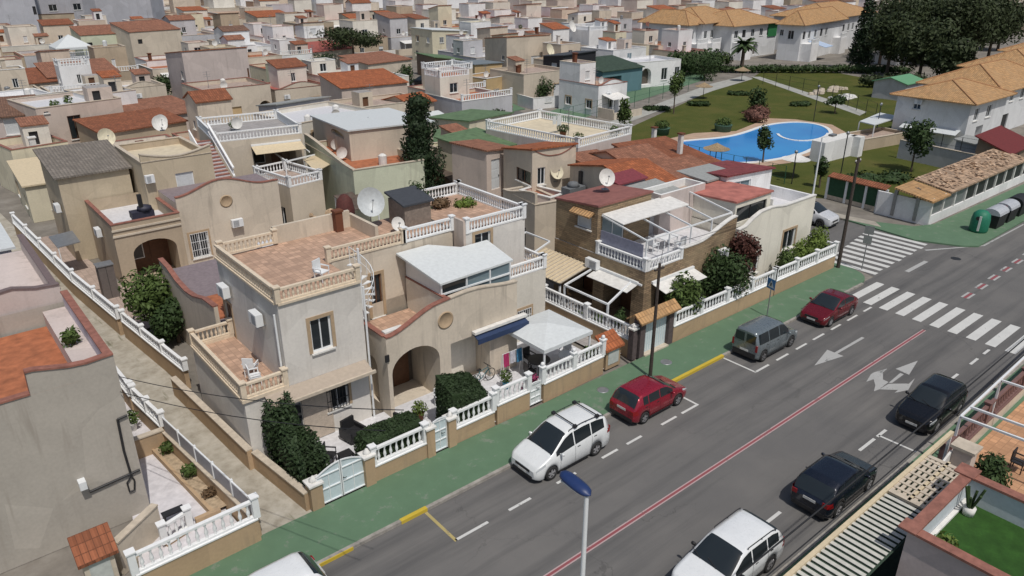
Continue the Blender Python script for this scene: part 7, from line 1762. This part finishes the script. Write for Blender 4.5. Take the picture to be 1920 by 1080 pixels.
m = MB(); m.box(28.9, 29.5, 6.9, 7.6, .1, 2.5); h.put(m, 'shaft', PINK); m = MB(); m.box(28.8, 29.6, 6.8, 7.7, 2.5, 2.62); h.put(m, 'cap', CAPC)
m = MB(); m.extr([(27.6, 7.6, .1), (28.9, 7.6, .1), (28.9, 7.6, 2.3), (27.6, 7.6, 1.8)], (0, .08, 0)); h.put(m, 'panel', CAPW); m = MB(); m.lathe([(0, 0), (.35, 0)], (28.3, 7.69, 1.2), 16, 'y'); h.put(m, 'motif', plain('lilac_motif', (.40, .40, .68), .6))
garden_wall('cream street wall with brown railings above it, right edge', [(30.0, 8.2), (44, 8.35)], .7, .9, basemat=CREAM, mat=plain('rail_brown', (.18, .10, .09), .7), sp=.3, post=4.5)
h = House('white pergola frame over the orange patio at the right edge', (31.5, 8.3), 'pergola', 'pergola')
for a_, b_ in (((31.0, 8.2, 2.7), (46, 8.5, 2.7)), ((31.0, 8.2, .8), (31.0, 8.2, 2.7)), ((31.0, 8.2, 2.7), (31.0, 3, 2.9)), ((32.0, 8.2, 2.75), (32.0, 3, 2.95)), ((35.5, 8.25, .8), (35.5, 8.25, 2.7)), ((35.5, 8.25, 2.7), (35.5, 3, 2.9)), ((40, 8.4, .8), (40, 8.4, 2.7)), ((40, 8.4, 2.7), (40, 3, 2.9))):
    m = MB(); m.bar(a_, b_, .09); h.put(m, 'beam', METW)
hedge('dark green bush beside the cream gate pier on the orange patio', (30.2, 6.4), (.75, .7, .95), LG, 1500, .11, 120, 'bush', 'bush', z0=.16, clumps=4)
for i, (x, y) in enumerate(((33.0, 6.2), (34.2, 5.6))): chair(('dark chair on the orange patio nearest the bush', 'second dark chair on the orange patio under the pergola')[i], x, y, i*1.3, .18, DARKM)

for i, (x, y, z_, lab, mt, pl) in enumerate(((5.0, 40.5, .1, 'potted plant in the narrow yard beside the lilac house, far end', TERRA, LM), (5.05, 38.6, .1, 'potted palm in the narrow yard beside the lilac house', CAPW, LB), (5.1, 36.8, .1, 'red-leaved pot plant in the narrow yard beside the lilac house', TERRA, LR), (5.1, 33.4, .14, 'small pot plant between the gable wall and the alley', CAPW, LM))):
    pot(lab, x, y, z_, mt, .2, .4, pl, 200)
# ================================================================ THE TOWN BEHIND (placed house by house)
far = [
 ('cream wall house with tall dark double window, left edge', (66, 204), (160, 178), 8, 6.6, PINK, ('flat', FWHT, .4, CAPC), [('F', (125, 218), (160, 258), 'win', dict(frame=WOODD)), ('F', (80, 203), (92, 212), 'win', {})]),
 ('white block with black doorway beside the cream wall with double window', (161, 180), (250, 168), 6, 6.6, WHT, ('flat', FWHT, .3), [('F', (193, 205), (220, 235), 'dark', {})]),
 ('house with brown tiled roof edge at the left edge', (-40, 222), (72, 212), 7, 5.6, ROSE, ('monoF', TBRN, .9, .3), [('F', (5, 225), (50, 250), 'shut', {})]),
 ('low ochre-stained terrace wall house above the grey tile roof', (20, 282), (112, 262), 6, 4.4, YELR, ('flat', FPINK, .7, CAPR), []),
 ('cream-covered veranda roof left of the weathered tile house', (45, 348), 4, (20, 312), 3.2, YELR, ('monoF', CREAMAW, .5, .2), []),
 ('long cream wing with curved parapet and arched recess, upper left', (378, 170), (560, 140), (345, 148), 4.6, CREAM, ('flat', FPINK, .5, CAPR), [('F', (485, 190), (530, 215), 'arch', dict(depth=1.2, plain=1)), ('F', (428, 202), (455, 216), 'dark', dict(mat=OCH))]),
 ('big pale house with orange roof dip and brown door, upper left', (342, 108), (548, 96), (297, 92), 7.2, ROSE, ('monoB', TORG, .9, .1), [('F', (463, 128), (486, 160), 'door', dict(mat=WOODD)), ('F', (505, 118), (525, 132), 'shut', {}), ('L', (1, 4), (2, 5.2), 'win', dict(uv=1))]),
 ('blank grey-cream house with red roof, below the grey tower', (242, 60), (308, 52), (215, 50), 7.2, CREAM, ('monoF', TMIX, 1.4, .1), [('F', (258, 74), (268, 82), 'dark', {}), ('F', (272, 110), (284, 136), 'win', dict(frame=WOODD))]),
 ('pale green house behind the white gazebo', (150, 66), (214, 50), (130, 56), 6.6, LIMEG, ('monoF', TMIX, 1.2, .1), []),
 ('brown-cream house left of the dark lean-to, upper left', (62, 35), (112, 25), (45, 30), 6.6, TAN, ('monoB', TBRN, 1.0, .1), 'auto'),
 ('low red-roofed terrace house in front of the white gazebo', (90, 145), (240, 122), (30, 118), 5.0, ROSE, ('monoF', TMIX, 1.2, .2), []),
 ('low house with red and brown roofs at the left, second row', (20, 160), (150, 146), 8, 4.6, CREAM, ('monoF', TERRA, 1.1, .2), []),
 ('white terrace with dark blue openings at the left edge', (10, 185), (62, 172), 6, 5.2, WHT, ('flat', FWHT, .7, CAPW), [('L', (1, 3), (4, 4.2), 'dark', dict(uv=1))]),
 ('terracotta-roofed house right of the white block', (250, 225), (340, 200), (235, 200), 4.6, PINK, ('monoF', TMIX, .7, .2), 'auto'),
 ('low house with cluttered red roof between the dishes', (190, 250), (330, 222), 6, 4.6, TAN, ('monoF', TERRA, .6, .2), []),
 ('pink house with orange roof and white skylights, centre', (640, 165), (770, 148), (600, 152), 4.8, PINK, ('monoF', TORG, 1.0, .2), 'auto'),
 ('cream single-storey house with red tile clutter above the cypress', (650, 205), (800, 188), (605, 190), 4.6, CREAM, ('flat', FPINK, .4, CAPC), 'auto'),
 ('red-tiled small roof right above the cypress top', (770, 196), (812, 188), 5, 4.2, CREAM, ('gx', TORG, .8, .3), []),
 ('grey-roofed long house left of the cream room with brown window', (520, 205), (620, 190), (470, 200), 4.6, GREYR, ('monoB', ROOFG, .6, .2), 'auto'),
 ('cream house with blue-white window, upper centre left', (482, 32), (556, 22), (470, 26), 6.4, CREAM, ('monoF', TORG, 1.1, .1), [('F', (530, 42), (548, 62), 'shut', {})]),
 ('tan house with lilac terrace wall, upper centre', (558, 45), (650, 38), (545, 36), 6.4, TAN, ('flat', FWHT, .5, CAPC), [('F', (583, 70), (592, 80), 'dark', {})]),
 ('two-storey cream house with two dark windows, upper centre', (662, 28), (775, 14), (650, 22), 6.8, CREAM, ('monoB', TMIX, .9, .2), [('F', (698, 26), (708, 37), 'win', {}), ('F', (717, 24), (728, 37), 'win', {}), ('F', (700, 62), (712, 76), 'dark', {}), ('F', (740, 60), (752, 78), 'win', {})]),
 ('brown-walled yard house with green-brown sheet roof beside the street', (815, 115), (868, 112), (790, 95), 3.2, BRN, ('monoR', ROOFGR, .8, .3), [('F', (.4, .4), (2.6, 2.4), 'open', dict(uv=1, plain=1, mat=DARKM))]),
 ('cream terrace house with white slanting roof sheet, upper centre right', (810, 62), (868, 50), (795, 55), 6.0, YELR, ('monoR', ROOFW, .7, .2), 'auto'),
 ('grey and white two-storey house with crimson roof', (897, 36), (976, 24), (864, 22), 7.0, PALE, ('flat', plain('crimson_floor', (.33, .02, .05), .7), .5, CAPW), [('F', (912, 62), (924, 70), 'win', {}), ('F', (962, 46), (966, 52), 'dark', {})]),
 ('tan house with grey flat roof beside the crimson-roofed house', (890, 125), (945, 122), (868, 110), 3.8, OCH, ('monoB', plain('slate_sheet', (.17, .20, .22), .7), .4, .2), [('F', (1.0, .3), (3.4, 2.6), 'dark', dict(uv=1, mat=WOODD))]),
 ('large cream house facing the park path with curved tile crests', (982, 140), (1124, 112), (945, 75), 4.6, CREAM, ('flat', FPINK, .4, CAPC), [('F', (1038, 158), (1075, 180), 'shut', dict(surr=SURR)), ('F', (1093, 148), (1122, 178), 'arch', dict(depth=1, plain=1))]),
 ('cream upper box with orange tiles and pale dish, facing the park', (950, 78), (1058, 68), (940, 70), 7.2, CREAM, ('monoB', TORG, .8, .1), [('F', (996, 105), (1014, 125), 'shut', {}), ('F', (1018, 104), (1032, 126), 'dark', dict(mat=WOODD)), ('L', (.8, 4), (1.8, 4.8), 'win', dict(uv=1))]),
 ('dark green roofed porch next to the large cream house', (1130, 134), (1192, 116), 7, 3.8, plaster('teal_wall', (.12, .22, .25), .2), ('monoF', ROOFDG, 1.2, .3), [('F', (.6, .4), (4.5, 2.8), 'open', dict(uv=1, plain=1, mat=DARKIN))]),
 ('white house with arch between green roof and park trees', (1195, 118), (1282, 112), 7, 4.2, WHT, ('flat', FWHT, .4, CAPW), [('F', (1.0, .5), (3.2, 3.2), 'arch', dict(uv=1, depth=.8, plain=1)), ('F', (5.5, 1), (6.8, 3), 'win', dict(uv=1)), ('F', (8.5, 1.4), (9.6, 3), 'win', dict(uv=1))]),
 ('black canopy terrace on the large cream house', (1056, 108), (1106, 98), 4, 6.0, plain('black_wall', (.02, .02, .025)), ('monoB', plain('charcoal_sheet', (.05, .055, .065)), .4, .2), []),
 ('white cluttered houses with pale flat roof left of the tile roofs', (1150, 95), (1212, 88), 9, 5.0, WHT, ('flat', FWHT, .5, CAPW), 'auto'),
 ('white two-storey house with awnings, upper right centre', (1105, 58), (1180, 50), 9, 6.4, WHT, ('rail', FWHT), 'auto'),
 ('salmon house at the top left of the dark trees', (1120, 12), (1210, 14), 9, 6.4, PINK, ('flat', FPINK, .5, CAPC), 'auto'),
 ('pink house with dark red window frame left of the white houses', (980, 44), (1040, 40), 8, 5.5, ROSE, ('flat', FPINK, .5, CAPR), 'auto'),
 ('low cream house behind the street of the parked cars', (690, 120), (745, 108), (660, 108), 3.6, CREAM, ('monoF', TMIX, .8, .2), 'auto'),
 ('red-roofed bungalow beside the umbrella pine', (580, 98), (645, 88), 9, 3.6, CREAM, ('monoF', plain('brick_red_sheet', (.33, .09, .07), .8, var=.2), 1.0, .2), 'auto'),
 ('cream house with lime tint left of the umbrella pine', (552, 128), (610, 118), 9, 5.0, LIMEG, ('flat', FCREAM, .5, CAPC), 'auto'),
 ('cream house with orange gate opening to the street', (912, 148), (950, 142), 5, 3.8, OCH, ('flat', FPINK, .4, CAPW), []),
 ('cream walled yard with white front facing the street, right of the parked white car', (1000, 185), (1108, 165), (960, 172), 1.6, WHT, ('flat', FGREY, 1.3, CAPW), []),
]
for row in far:
    lab, N, Rr, L, z_, wall, spec, holes = row
    b = mkblk(N, Rr, L, z_); dn = (b.N-O).length; wl = RH.uniform(8.5, 10.5); Rr = min(b.w, wl) if b.w > 11 else Rr; L = min(b.d, 8) if b.d > 8.5 else L
    b_ = mkblk(N, Rr, L, z_); ah = [q for q in auto_holes(b_) if len(q) > 4]
    if isinstance(holes, list) and len(holes) < 2: holes = holes+[q for q in ah if not any(k[0] == q[0] for k in holes)]
    h, b = V(lab, N, Rr, L, z_, wall, spec, holes)
    
# roof crest tiles of the park-facing house, gazebo, tower blocks
gz = G(138, 110, 3.6); hz = House('cream terrace house carrying the white pyramid gazebo, upper left', (gz.x-4.5, gz.y-4)); bz = Blk((gz.x-4.5, gz.y-4), 9, 8, 0, 3.6); bz.walls(CREAM, [], hz); finish(hz, bz, ('rail', FWHT), CREAM); PLACED.append((gz.x, gz.y-5, 6, 11))
t = thing('gazebo', 'white pyramid gazebo on a roof terrace, upper left', 'gazebo', tuple(gz))
m = MB(); e = 2.2
for i in range(4):
    a = [(-3, -3), (3, -3), (3, 3), (-3, 3)]; p, q = a[i], a[(i+1) % 4]; m.add([(*p, e), (*q, e), (0, 0, 4.2)], [(0, 1, 2)]); m.add([(*p, e), (*q, e), (*q, e-.4), (*p, e-.4)], [(3, 2, 1, 0)])
m.build('canopy', ROOFW, t)
for x, y in ((-2.9, -2.9), (2.9, -2.9), (2.9, 2.9), (-2.9, 2.9)): m = MB(); m.bar((x, y, 0), (x, y, e), .12); m.build('post', METW, t)
def tower(label, x0p, x1p, ybase, z1, wins, mat=GREYR):
    p, q = G(x0p, ybase), G(x1p, ybase-6); h = House(label, p, 'building', 'apartment_block'); a = Blk((p.x, p.y), (q-p).length, 14, 0, z1, atan2(q.y-p.y, q.x-p.x)); a.walls(mat, wins, h); a.flat(FGREY, .6, cop=CAPC, h=h); c = a.P(a.w/2, 7, 0); PLACED.append((c.x, c.y, a.w/2+4, 9)); return a
tower('tall grey-white apartment block with dark windows at the top left corner', -30, 88, 104, 26, [('F', (60, 12), (82, 27), 'dark', {}), ('F', (.8, 2), (2.2, 18), 'dark', dict(uv=1)), ('F', (9, 16), (12, 19), 'win', dict(uv=1))], plaster('tower_render', (.47, .48, .52), .3))
tower('white apartment wing with tall dark slot right of the corner block', 92, 170, 84, 26, [('F', (u, z_), (u+2, z_+1.6), 'win', dict(uv=1)) for u in (2, 8) for z_ in (8, 12, 16)], M['tower_render'])
tower('white tower with dark green netting beside the red roof', 198, 252, 66, 26, [('F', (1, 2), (3.4, 22), 'dark', dict(uv=1, mat=ROOFDG)), ('F', (7, 2), (10, 22), 'dark', dict(uv=1, mat=ROOFDG))], M['tower_render'])
tower('narrow white tower wall above the cream flat roofs', 296, 318, 80, 26, [], M['tower_render'])
tree('wide umbrella pine with flat dark crown, upper centre', tuple(G(665, 128))[:2], 7.5, 3.4, 6.2, LP, 'pine_tree', n=3600, leaf_=.3, seed=51, trunk=.3, clumps=14)
tree('dark garden tree beside the cream wing, upper left', tuple(G(300, 188))[:2], 3.8, 3.0, 2.8, LG, 'tree', n=900, leaf_=.25, seed=52)
tree('bushy tree below the umbrella pine', tuple(G(690, 142))[:2], 3.6, 3.0, 2.4, LG, 'tree', n=700, leaf_=.25, seed=53)
dish('large cream dish on the park-facing cream house', tuple(G(1028, 104, 5.6)), .95, .2, .4, .8, YELR); dish('large white dish on the white cluttered houses', tuple(G(1070, 60, 6.0)), 1.1, .2, .4, 1.0); dish('white dish above the garden beside the dark tree', tuple(G(300, 244, 5.2)), .7, 0, .4, .6)
for i, (px, py, hh, rr_, lab) in enumerate(((690, 372, 3.4, 1.2, 'small dark tree in the yard left of the cypress foot'), (470, 214, 4, 1.8, 'dark shrub tree behind the white roof balustrade'), (560, 190, 4, 2.0, 'green tree in front of the arched recess of the long cream wing'), (255, 262, 3.5, 1.5, 'small green tree behind the weathered tile roof'), (845, 240, 4, 1.8, 'dark tree between the green roofs'), (610, 150, 5, 2.4, 'dark tree left of the street of the parked cars'), (760, 175, 4.5, 2.2, 'dark tree at the bend of the back street'), (28, 335, 3.5, 1.6, 'dark bush in the yard at the left edge'), (925, 250, 3.5, 1.4, 'row of small dark conifers beside the pink planted terrace'), (1020, 195, 4, 1.6, 'dark tree in the white-fronted yard by the street'))):
    p = G(px, py); tree(lab, (p.x, p.y), hh, hh*.75, rr_, [LG, LM, LH][i % 3], 'tree', n=900, leaf_=.2, seed=600+i)
for i, (px, py, w_, mt, lab) in enumerate(((700, 352, 3.2, CAPW, 'white awning over the dark yard below the pale green house'), (470, 330, 2.6, ROOFG, 'grey awning beside the shaded veranda'), (300, 262, 3.0, CAPW, 'white lean-to sheet behind the sand-coloured upper room'), (100, 300, 3.2, CREAMAW, 'cream lean-to sheet left of the weathered tile roof'), (560, 215, 4, ROOFG, 'grey shade sheet above the long white balustrade'), (780, 225, 4, ROOFW, 'white shade sheet beside the cypress top'), (640, 385, 2.4, ROOFBR, 'brown shade sheet behind the white flat roof'))):
    p = G(px, py, 2.9); t = House(lab, (p.x, p.y), 'awning', 'yard_awning'); m = MB(); m.slope([(p.x, p.y-1.6, 2.9), (p.x+w_, p.y-1.6, 2.9), (p.x+w_, p.y+1.2, 3.4), (p.x, p.y+1.2, 3.4)], .06); t.put(m, 'sheet', mt)
    for q in ((.1, -1.5, 2.85), (w_-.1, -1.5, 2.85), (.1, 1.1, 3.3), (w_-.1, 1.1, 3.3)): m = MB(); m.bar((p.x+q[0], p.y+q[1], 0), (p.x+q[0], p.y+q[1], q[2]), .08); t.put(m, 'post', METW)
# side street with cars behind
sheet('side_street', gp((560, 128), (700, 128), (905, 180), (990, 215), (900, 215), (740, 150)), .012, ASP)
sheet('pavement', gp((815, 150), (850, 148), (985, 205), (950, 212)), .09, GRN, th=.08)
p = G(800, 160); car('parked_car', 'black car in the street behind the cypress', (p.x-2, p.y+2, 0), radians(-55), (.008, .008, .01), **SUV)
p = G(888, 196); car('parked_car', 'white car in the street behind the green roofs', (p.x-1, p.y+2, 0), radians(-60), (.7, .7, .7), **MPV)
p = G(936, 210); car('parked_car', 'dark car in the street next to the pink planted terrace', (p.x-1, p.y+2, 0), radians(-60), (.02, .02, .03), **HATCH)

# the rest of the town, row behind row
RF = random.Random(77)
mats = [('cream', CREAM)]*4+[('cream', STAINED)]*3+[('pale', PALE)]*4+[('tan', TAN), ('sand', TAN), ('pink', PINK), ('yellowish', YELR)]+[('white', WHT)]*3+[('grey', GREYR)]
rfs = [('terracotta', TERRA, 3), ('orange', TORG, 4), ('mottled', TMIX, 4), ('brown', TBRN, 1)]
fls = [('orange', FORG, 3), ('tiled', FTERR, 4), ('white', FWHT, 3), ('pinkish', FPINK, 3), ('grey', FGREY, 2), ('red', FRED, 2)]
park = gp((1130, 268), (1180, 200), (1330, 128), (1600, 60), (1935, 60), (1935, 330), (1748, 400), (1600, 420), (1420, 372), (1250, 330))
def inpoly(x, y, P):
    c = False; n = len(P)
    for i in range(n):
        (x0, y0), (x1, y1) = P[i], P[i-1]
        if (y0 > y) != (y1 > y) and x < (x1-x0)*(y-y0)/(y1-y0)+x0: c = not c
    return c
def proj(p):
    v = Vector(p)-O; w_ = v.dot(_fw); return 960+FPX*v.dot(_rt)/w_, 540-FPX*v.dot(_up)/w_
streets = gp((540, 125), (700, 120), (910, 175), (1000, 218), (880, 222), (730, 155))
def blocked(x0, x1, y0, y1):
    for x, y in ((x0, y0), (x1, y0), (x0, y1), (x1, y1)):
        if inpoly(x, y, park) or inpoly(x, y, streets): return True
        if y < 66 and x > 4: return True
    return any(x0 < a+r and x1 > a-r and y0 < b+q and y1 > b-q for a, b, r, q in PLACED)
O1 = ['first', 'second', 'third', 'fourth', 'fifth', 'sixth', 'seventh', 'eighth', 'ninth', 'tenth', 'eleventh', 'twelfth', 'thirteenth', 'fourteenth', 'fifteenth', 'sixteenth', 'seventeenth', 'eighteenth', 'nineteenth', 'twentieth']
def ordw(n): return O1[n] if n < 20 else ('twenty-' if n < 39 else 'thirty-' if n < 49 else 'forty-')+O1[(n-19-1) % 10 if n < 39 else (n-39) % 9]
def crestpts(w, k): return [(w*i/12, max(.02, k*sin(pi*i/12)**2)) for i in range(13)]
rest = MB(); restroof = MB(); restroof2 = MB(); cnt = 0; rowid = -1; yy = 60.0; LIM = 235
while yy < 520:
    xx = -60.0; col_ = -1; rowid += 1; dep = RF.uniform(7.2, 8.4)*(1 if yy < 150 else 1.35)
    while xx < 560:
        sc_ = 1+max(0, min(.9, (sqrt(xx*xx+yy*yy)-150)/160)); w_ = RF.uniform(5.6, 8.2)*sc_; x, y = xx, yy+RF.uniform(-.6, .6); xx += w_+RF.choice([.02, .02, .02, .6, 2.2])
        px, py = proj((x, y, 3))
        if (Vector((x, y, 0))-O).dot(_fw) < 0 or not (-60 < px < 1980 and -30 < py < 330): continue
        if blocked(x, x+w_, y, y+dep): continue
        dist = sqrt(x*x+y*y); mn, mt = RF.choice(mats); fn, fm, _ = RF.choices(fls, [r[2] for r in fls])[0]; rn, rm, _ = RF.choices(rfs, [r[2] for r in rfs])[0]
        zs_ = 1+(sc_-1)*.45; z1 = RF.uniform(3.4, 4.5)*zs_; z2 = RF.uniform(5.9, 7.2)*zs_; u0 = RF.choice([0, w_*.3]); uw = RF.uniform(.5, .7)*w_; bd = dep*RF.uniform(.4, .62)
        kind = RF.choice(['tile', 'flat', 'flat', 'rail', 'low', 'tile', 'flat'])
        if cnt < LIM and dist < 300:
            cnt += 1; col_ += 1
            dsc = {'tile': '%s tile roof' % rn, 'flat': 'flat-topped upper room', 'rail': 'railed roof terrace', 'low': 'low roof'}[kind]
            h = House('%s house, %s and %s terrace, %s in its row, background row %s' % (mn, dsc, fn, ordw(col_), ordw(rowid)), (x, y)); b = Blk((x, y), w_, dep, 0, z1, 0); near = dist < 135; mid = dist < 210
            b.walls(mt, auto_holes(b, True) if mid else [], h); b.flat(fm, .5, cop=RF.choice([CAPC, CAPR, CAPW]), h=h)
            if near and RF.random() < .5: b.crest(crestpts(b.w, RF.uniform(.5, .9)), mt, RF.choice([CAPR, CAPC]), h=h)
            if kind != 'low':
                u = Blk((x+min(u0, w_-uw-.01)+.01, y+dep-bd-.01), uw, bd, z1-.6, z2, 0)
                H = [('F', (uw*.5-.45+RF.uniform(-.5, .5), z1+.3), (uw*.5+.45, z1+1.5), RF.choice(['win', 'dark', 'shut', 'win']), dict(uv=1))] if mid else []
                if mid and RF.random() < .5: H.append(('L', (bd*.5-.4, z1+.5), (bd*.5+.4, z1+1.4), 'win', dict(uv=1)))
                u.walls(RF.choice([mt, mt, PALE, WHT]), H, h, name='upper_wall')
                if kind == 'tile': u.roof(RF.choice(['monoF', 'monoF', 'gx', 'monoB']), rm, RF.uniform(.5, 1.1), .15, h, wall=mt)
                elif kind == 'rail' and near: finish(h, u, ('rail', fm), mt)
                else: u.flat(fm, .4, cop=RF.choice([CAPC, CAPW, CAPR]), h=h)
                if kind != 'tile' and dist < 200 and RF.random() < .6: clutter(h, u, RF, 1)
            if kind == 'rail' and mid:
                rail_on(h, (x+.1, y+.1), (x+w_-.1, y+.1), z1, .75, RAILW, sp=.36, detail=4)
            if dist < 240: clutter(h, Blk((x, y), w_, dep-bd, 0, z1-.1, 0), RF, RF.choice([0, 1, 1, 2]))
            if near and RF.random() < .6: aircon(h, b.T('F'), RF.uniform(.3, w_-1.2), RF.choice([2.3, 2.6]))
            t = RF.random()
            if t < .45:
                m = MB(); a0 = RF.uniform(.2, w_*.3); a1 = a0+w_*RF.uniform(.4, .6); m.slope([(x+a0, y-2.2, 2.5), (x+a1, y-2.2, 2.5), (x+a1, y-.05, 2.95), (x+a0, y-.05, 2.95)], .06); h.put(m, 'awning', RF.choice([CAPW, CREAMAW, ROOFG, ROOFGR, ROOFW, ROOFBR, CAPW]))
                m = MB(); m.bar((x+a0+.1, y-2.1, 0), (x+a0+.1, y-2.1, 2.45), .08); m.bar((x+a1-.1, y-2.1, 0), (x+a1-.1, y-2.1, 2.45), .08); h.put(m, 'awning_posts', METW)
            m = MB(); m.box(x+.05, x+w_-.05, y-3.1, y-2.95, 0, RF.uniform(.9, 1.5)); m.box(x+.02, x+.17, y-2.94, y-.02, 0, 1.3); h.put(m, 'yard_wall', RF.choice([WHT, CREAM, CAPW, WHT]))
            if RF.random() < .2 and dist < 280:
                tree('%s tree in the yard of the %s house of background row %s' % (RF.choice(['small dark', 'dense green', 'rounded']), ordw(max(0, col_)), ordw(rowid)), (x+w_*.3, y-1.6), RF.uniform(2.6, 5), 2.6, RF.uniform(1.1, 2.0), RF.choice([LG, LM, LP]), 'tree', n=420, leaf_=.26, seed=cnt+7*rowid)
        else:
            rest.box(x, x+w_, y, y+dep, 0, z1); rest.box(x+.01, x+uw, y+dep-bd, y+dep-.01, z1+.005, z2); k = RF.uniform(.5, 1.0)
            (restroof if RF.random() < .5 else restroof2).slope([(x-.1, y+dep-bd-.2, z2+.01), (x+uw+.1, y+dep-bd-.2, z2+.01), (x+uw+.1, y+dep, z2+k), (x-.1, y+dep, z2+k)], .1)
    yy += dep+(.1 if rowid % 2 else 5.2)
rest.build('distant_houses', CREAM, label='distant cream houses along the top edge of the photo', cat='houses', kind='stuff')
restroof.build('distant_roofs', TMIX, label='tiled roofs of the distant houses along the top edge', cat='roofs', kind='stuff')
restroof2.build('distant_terraces', CAPC, label='pale flat roofs of the distant houses along the top edge', cat='roofs', kind='stuff')
print('bg houses', cnt, 'rows', rowid)
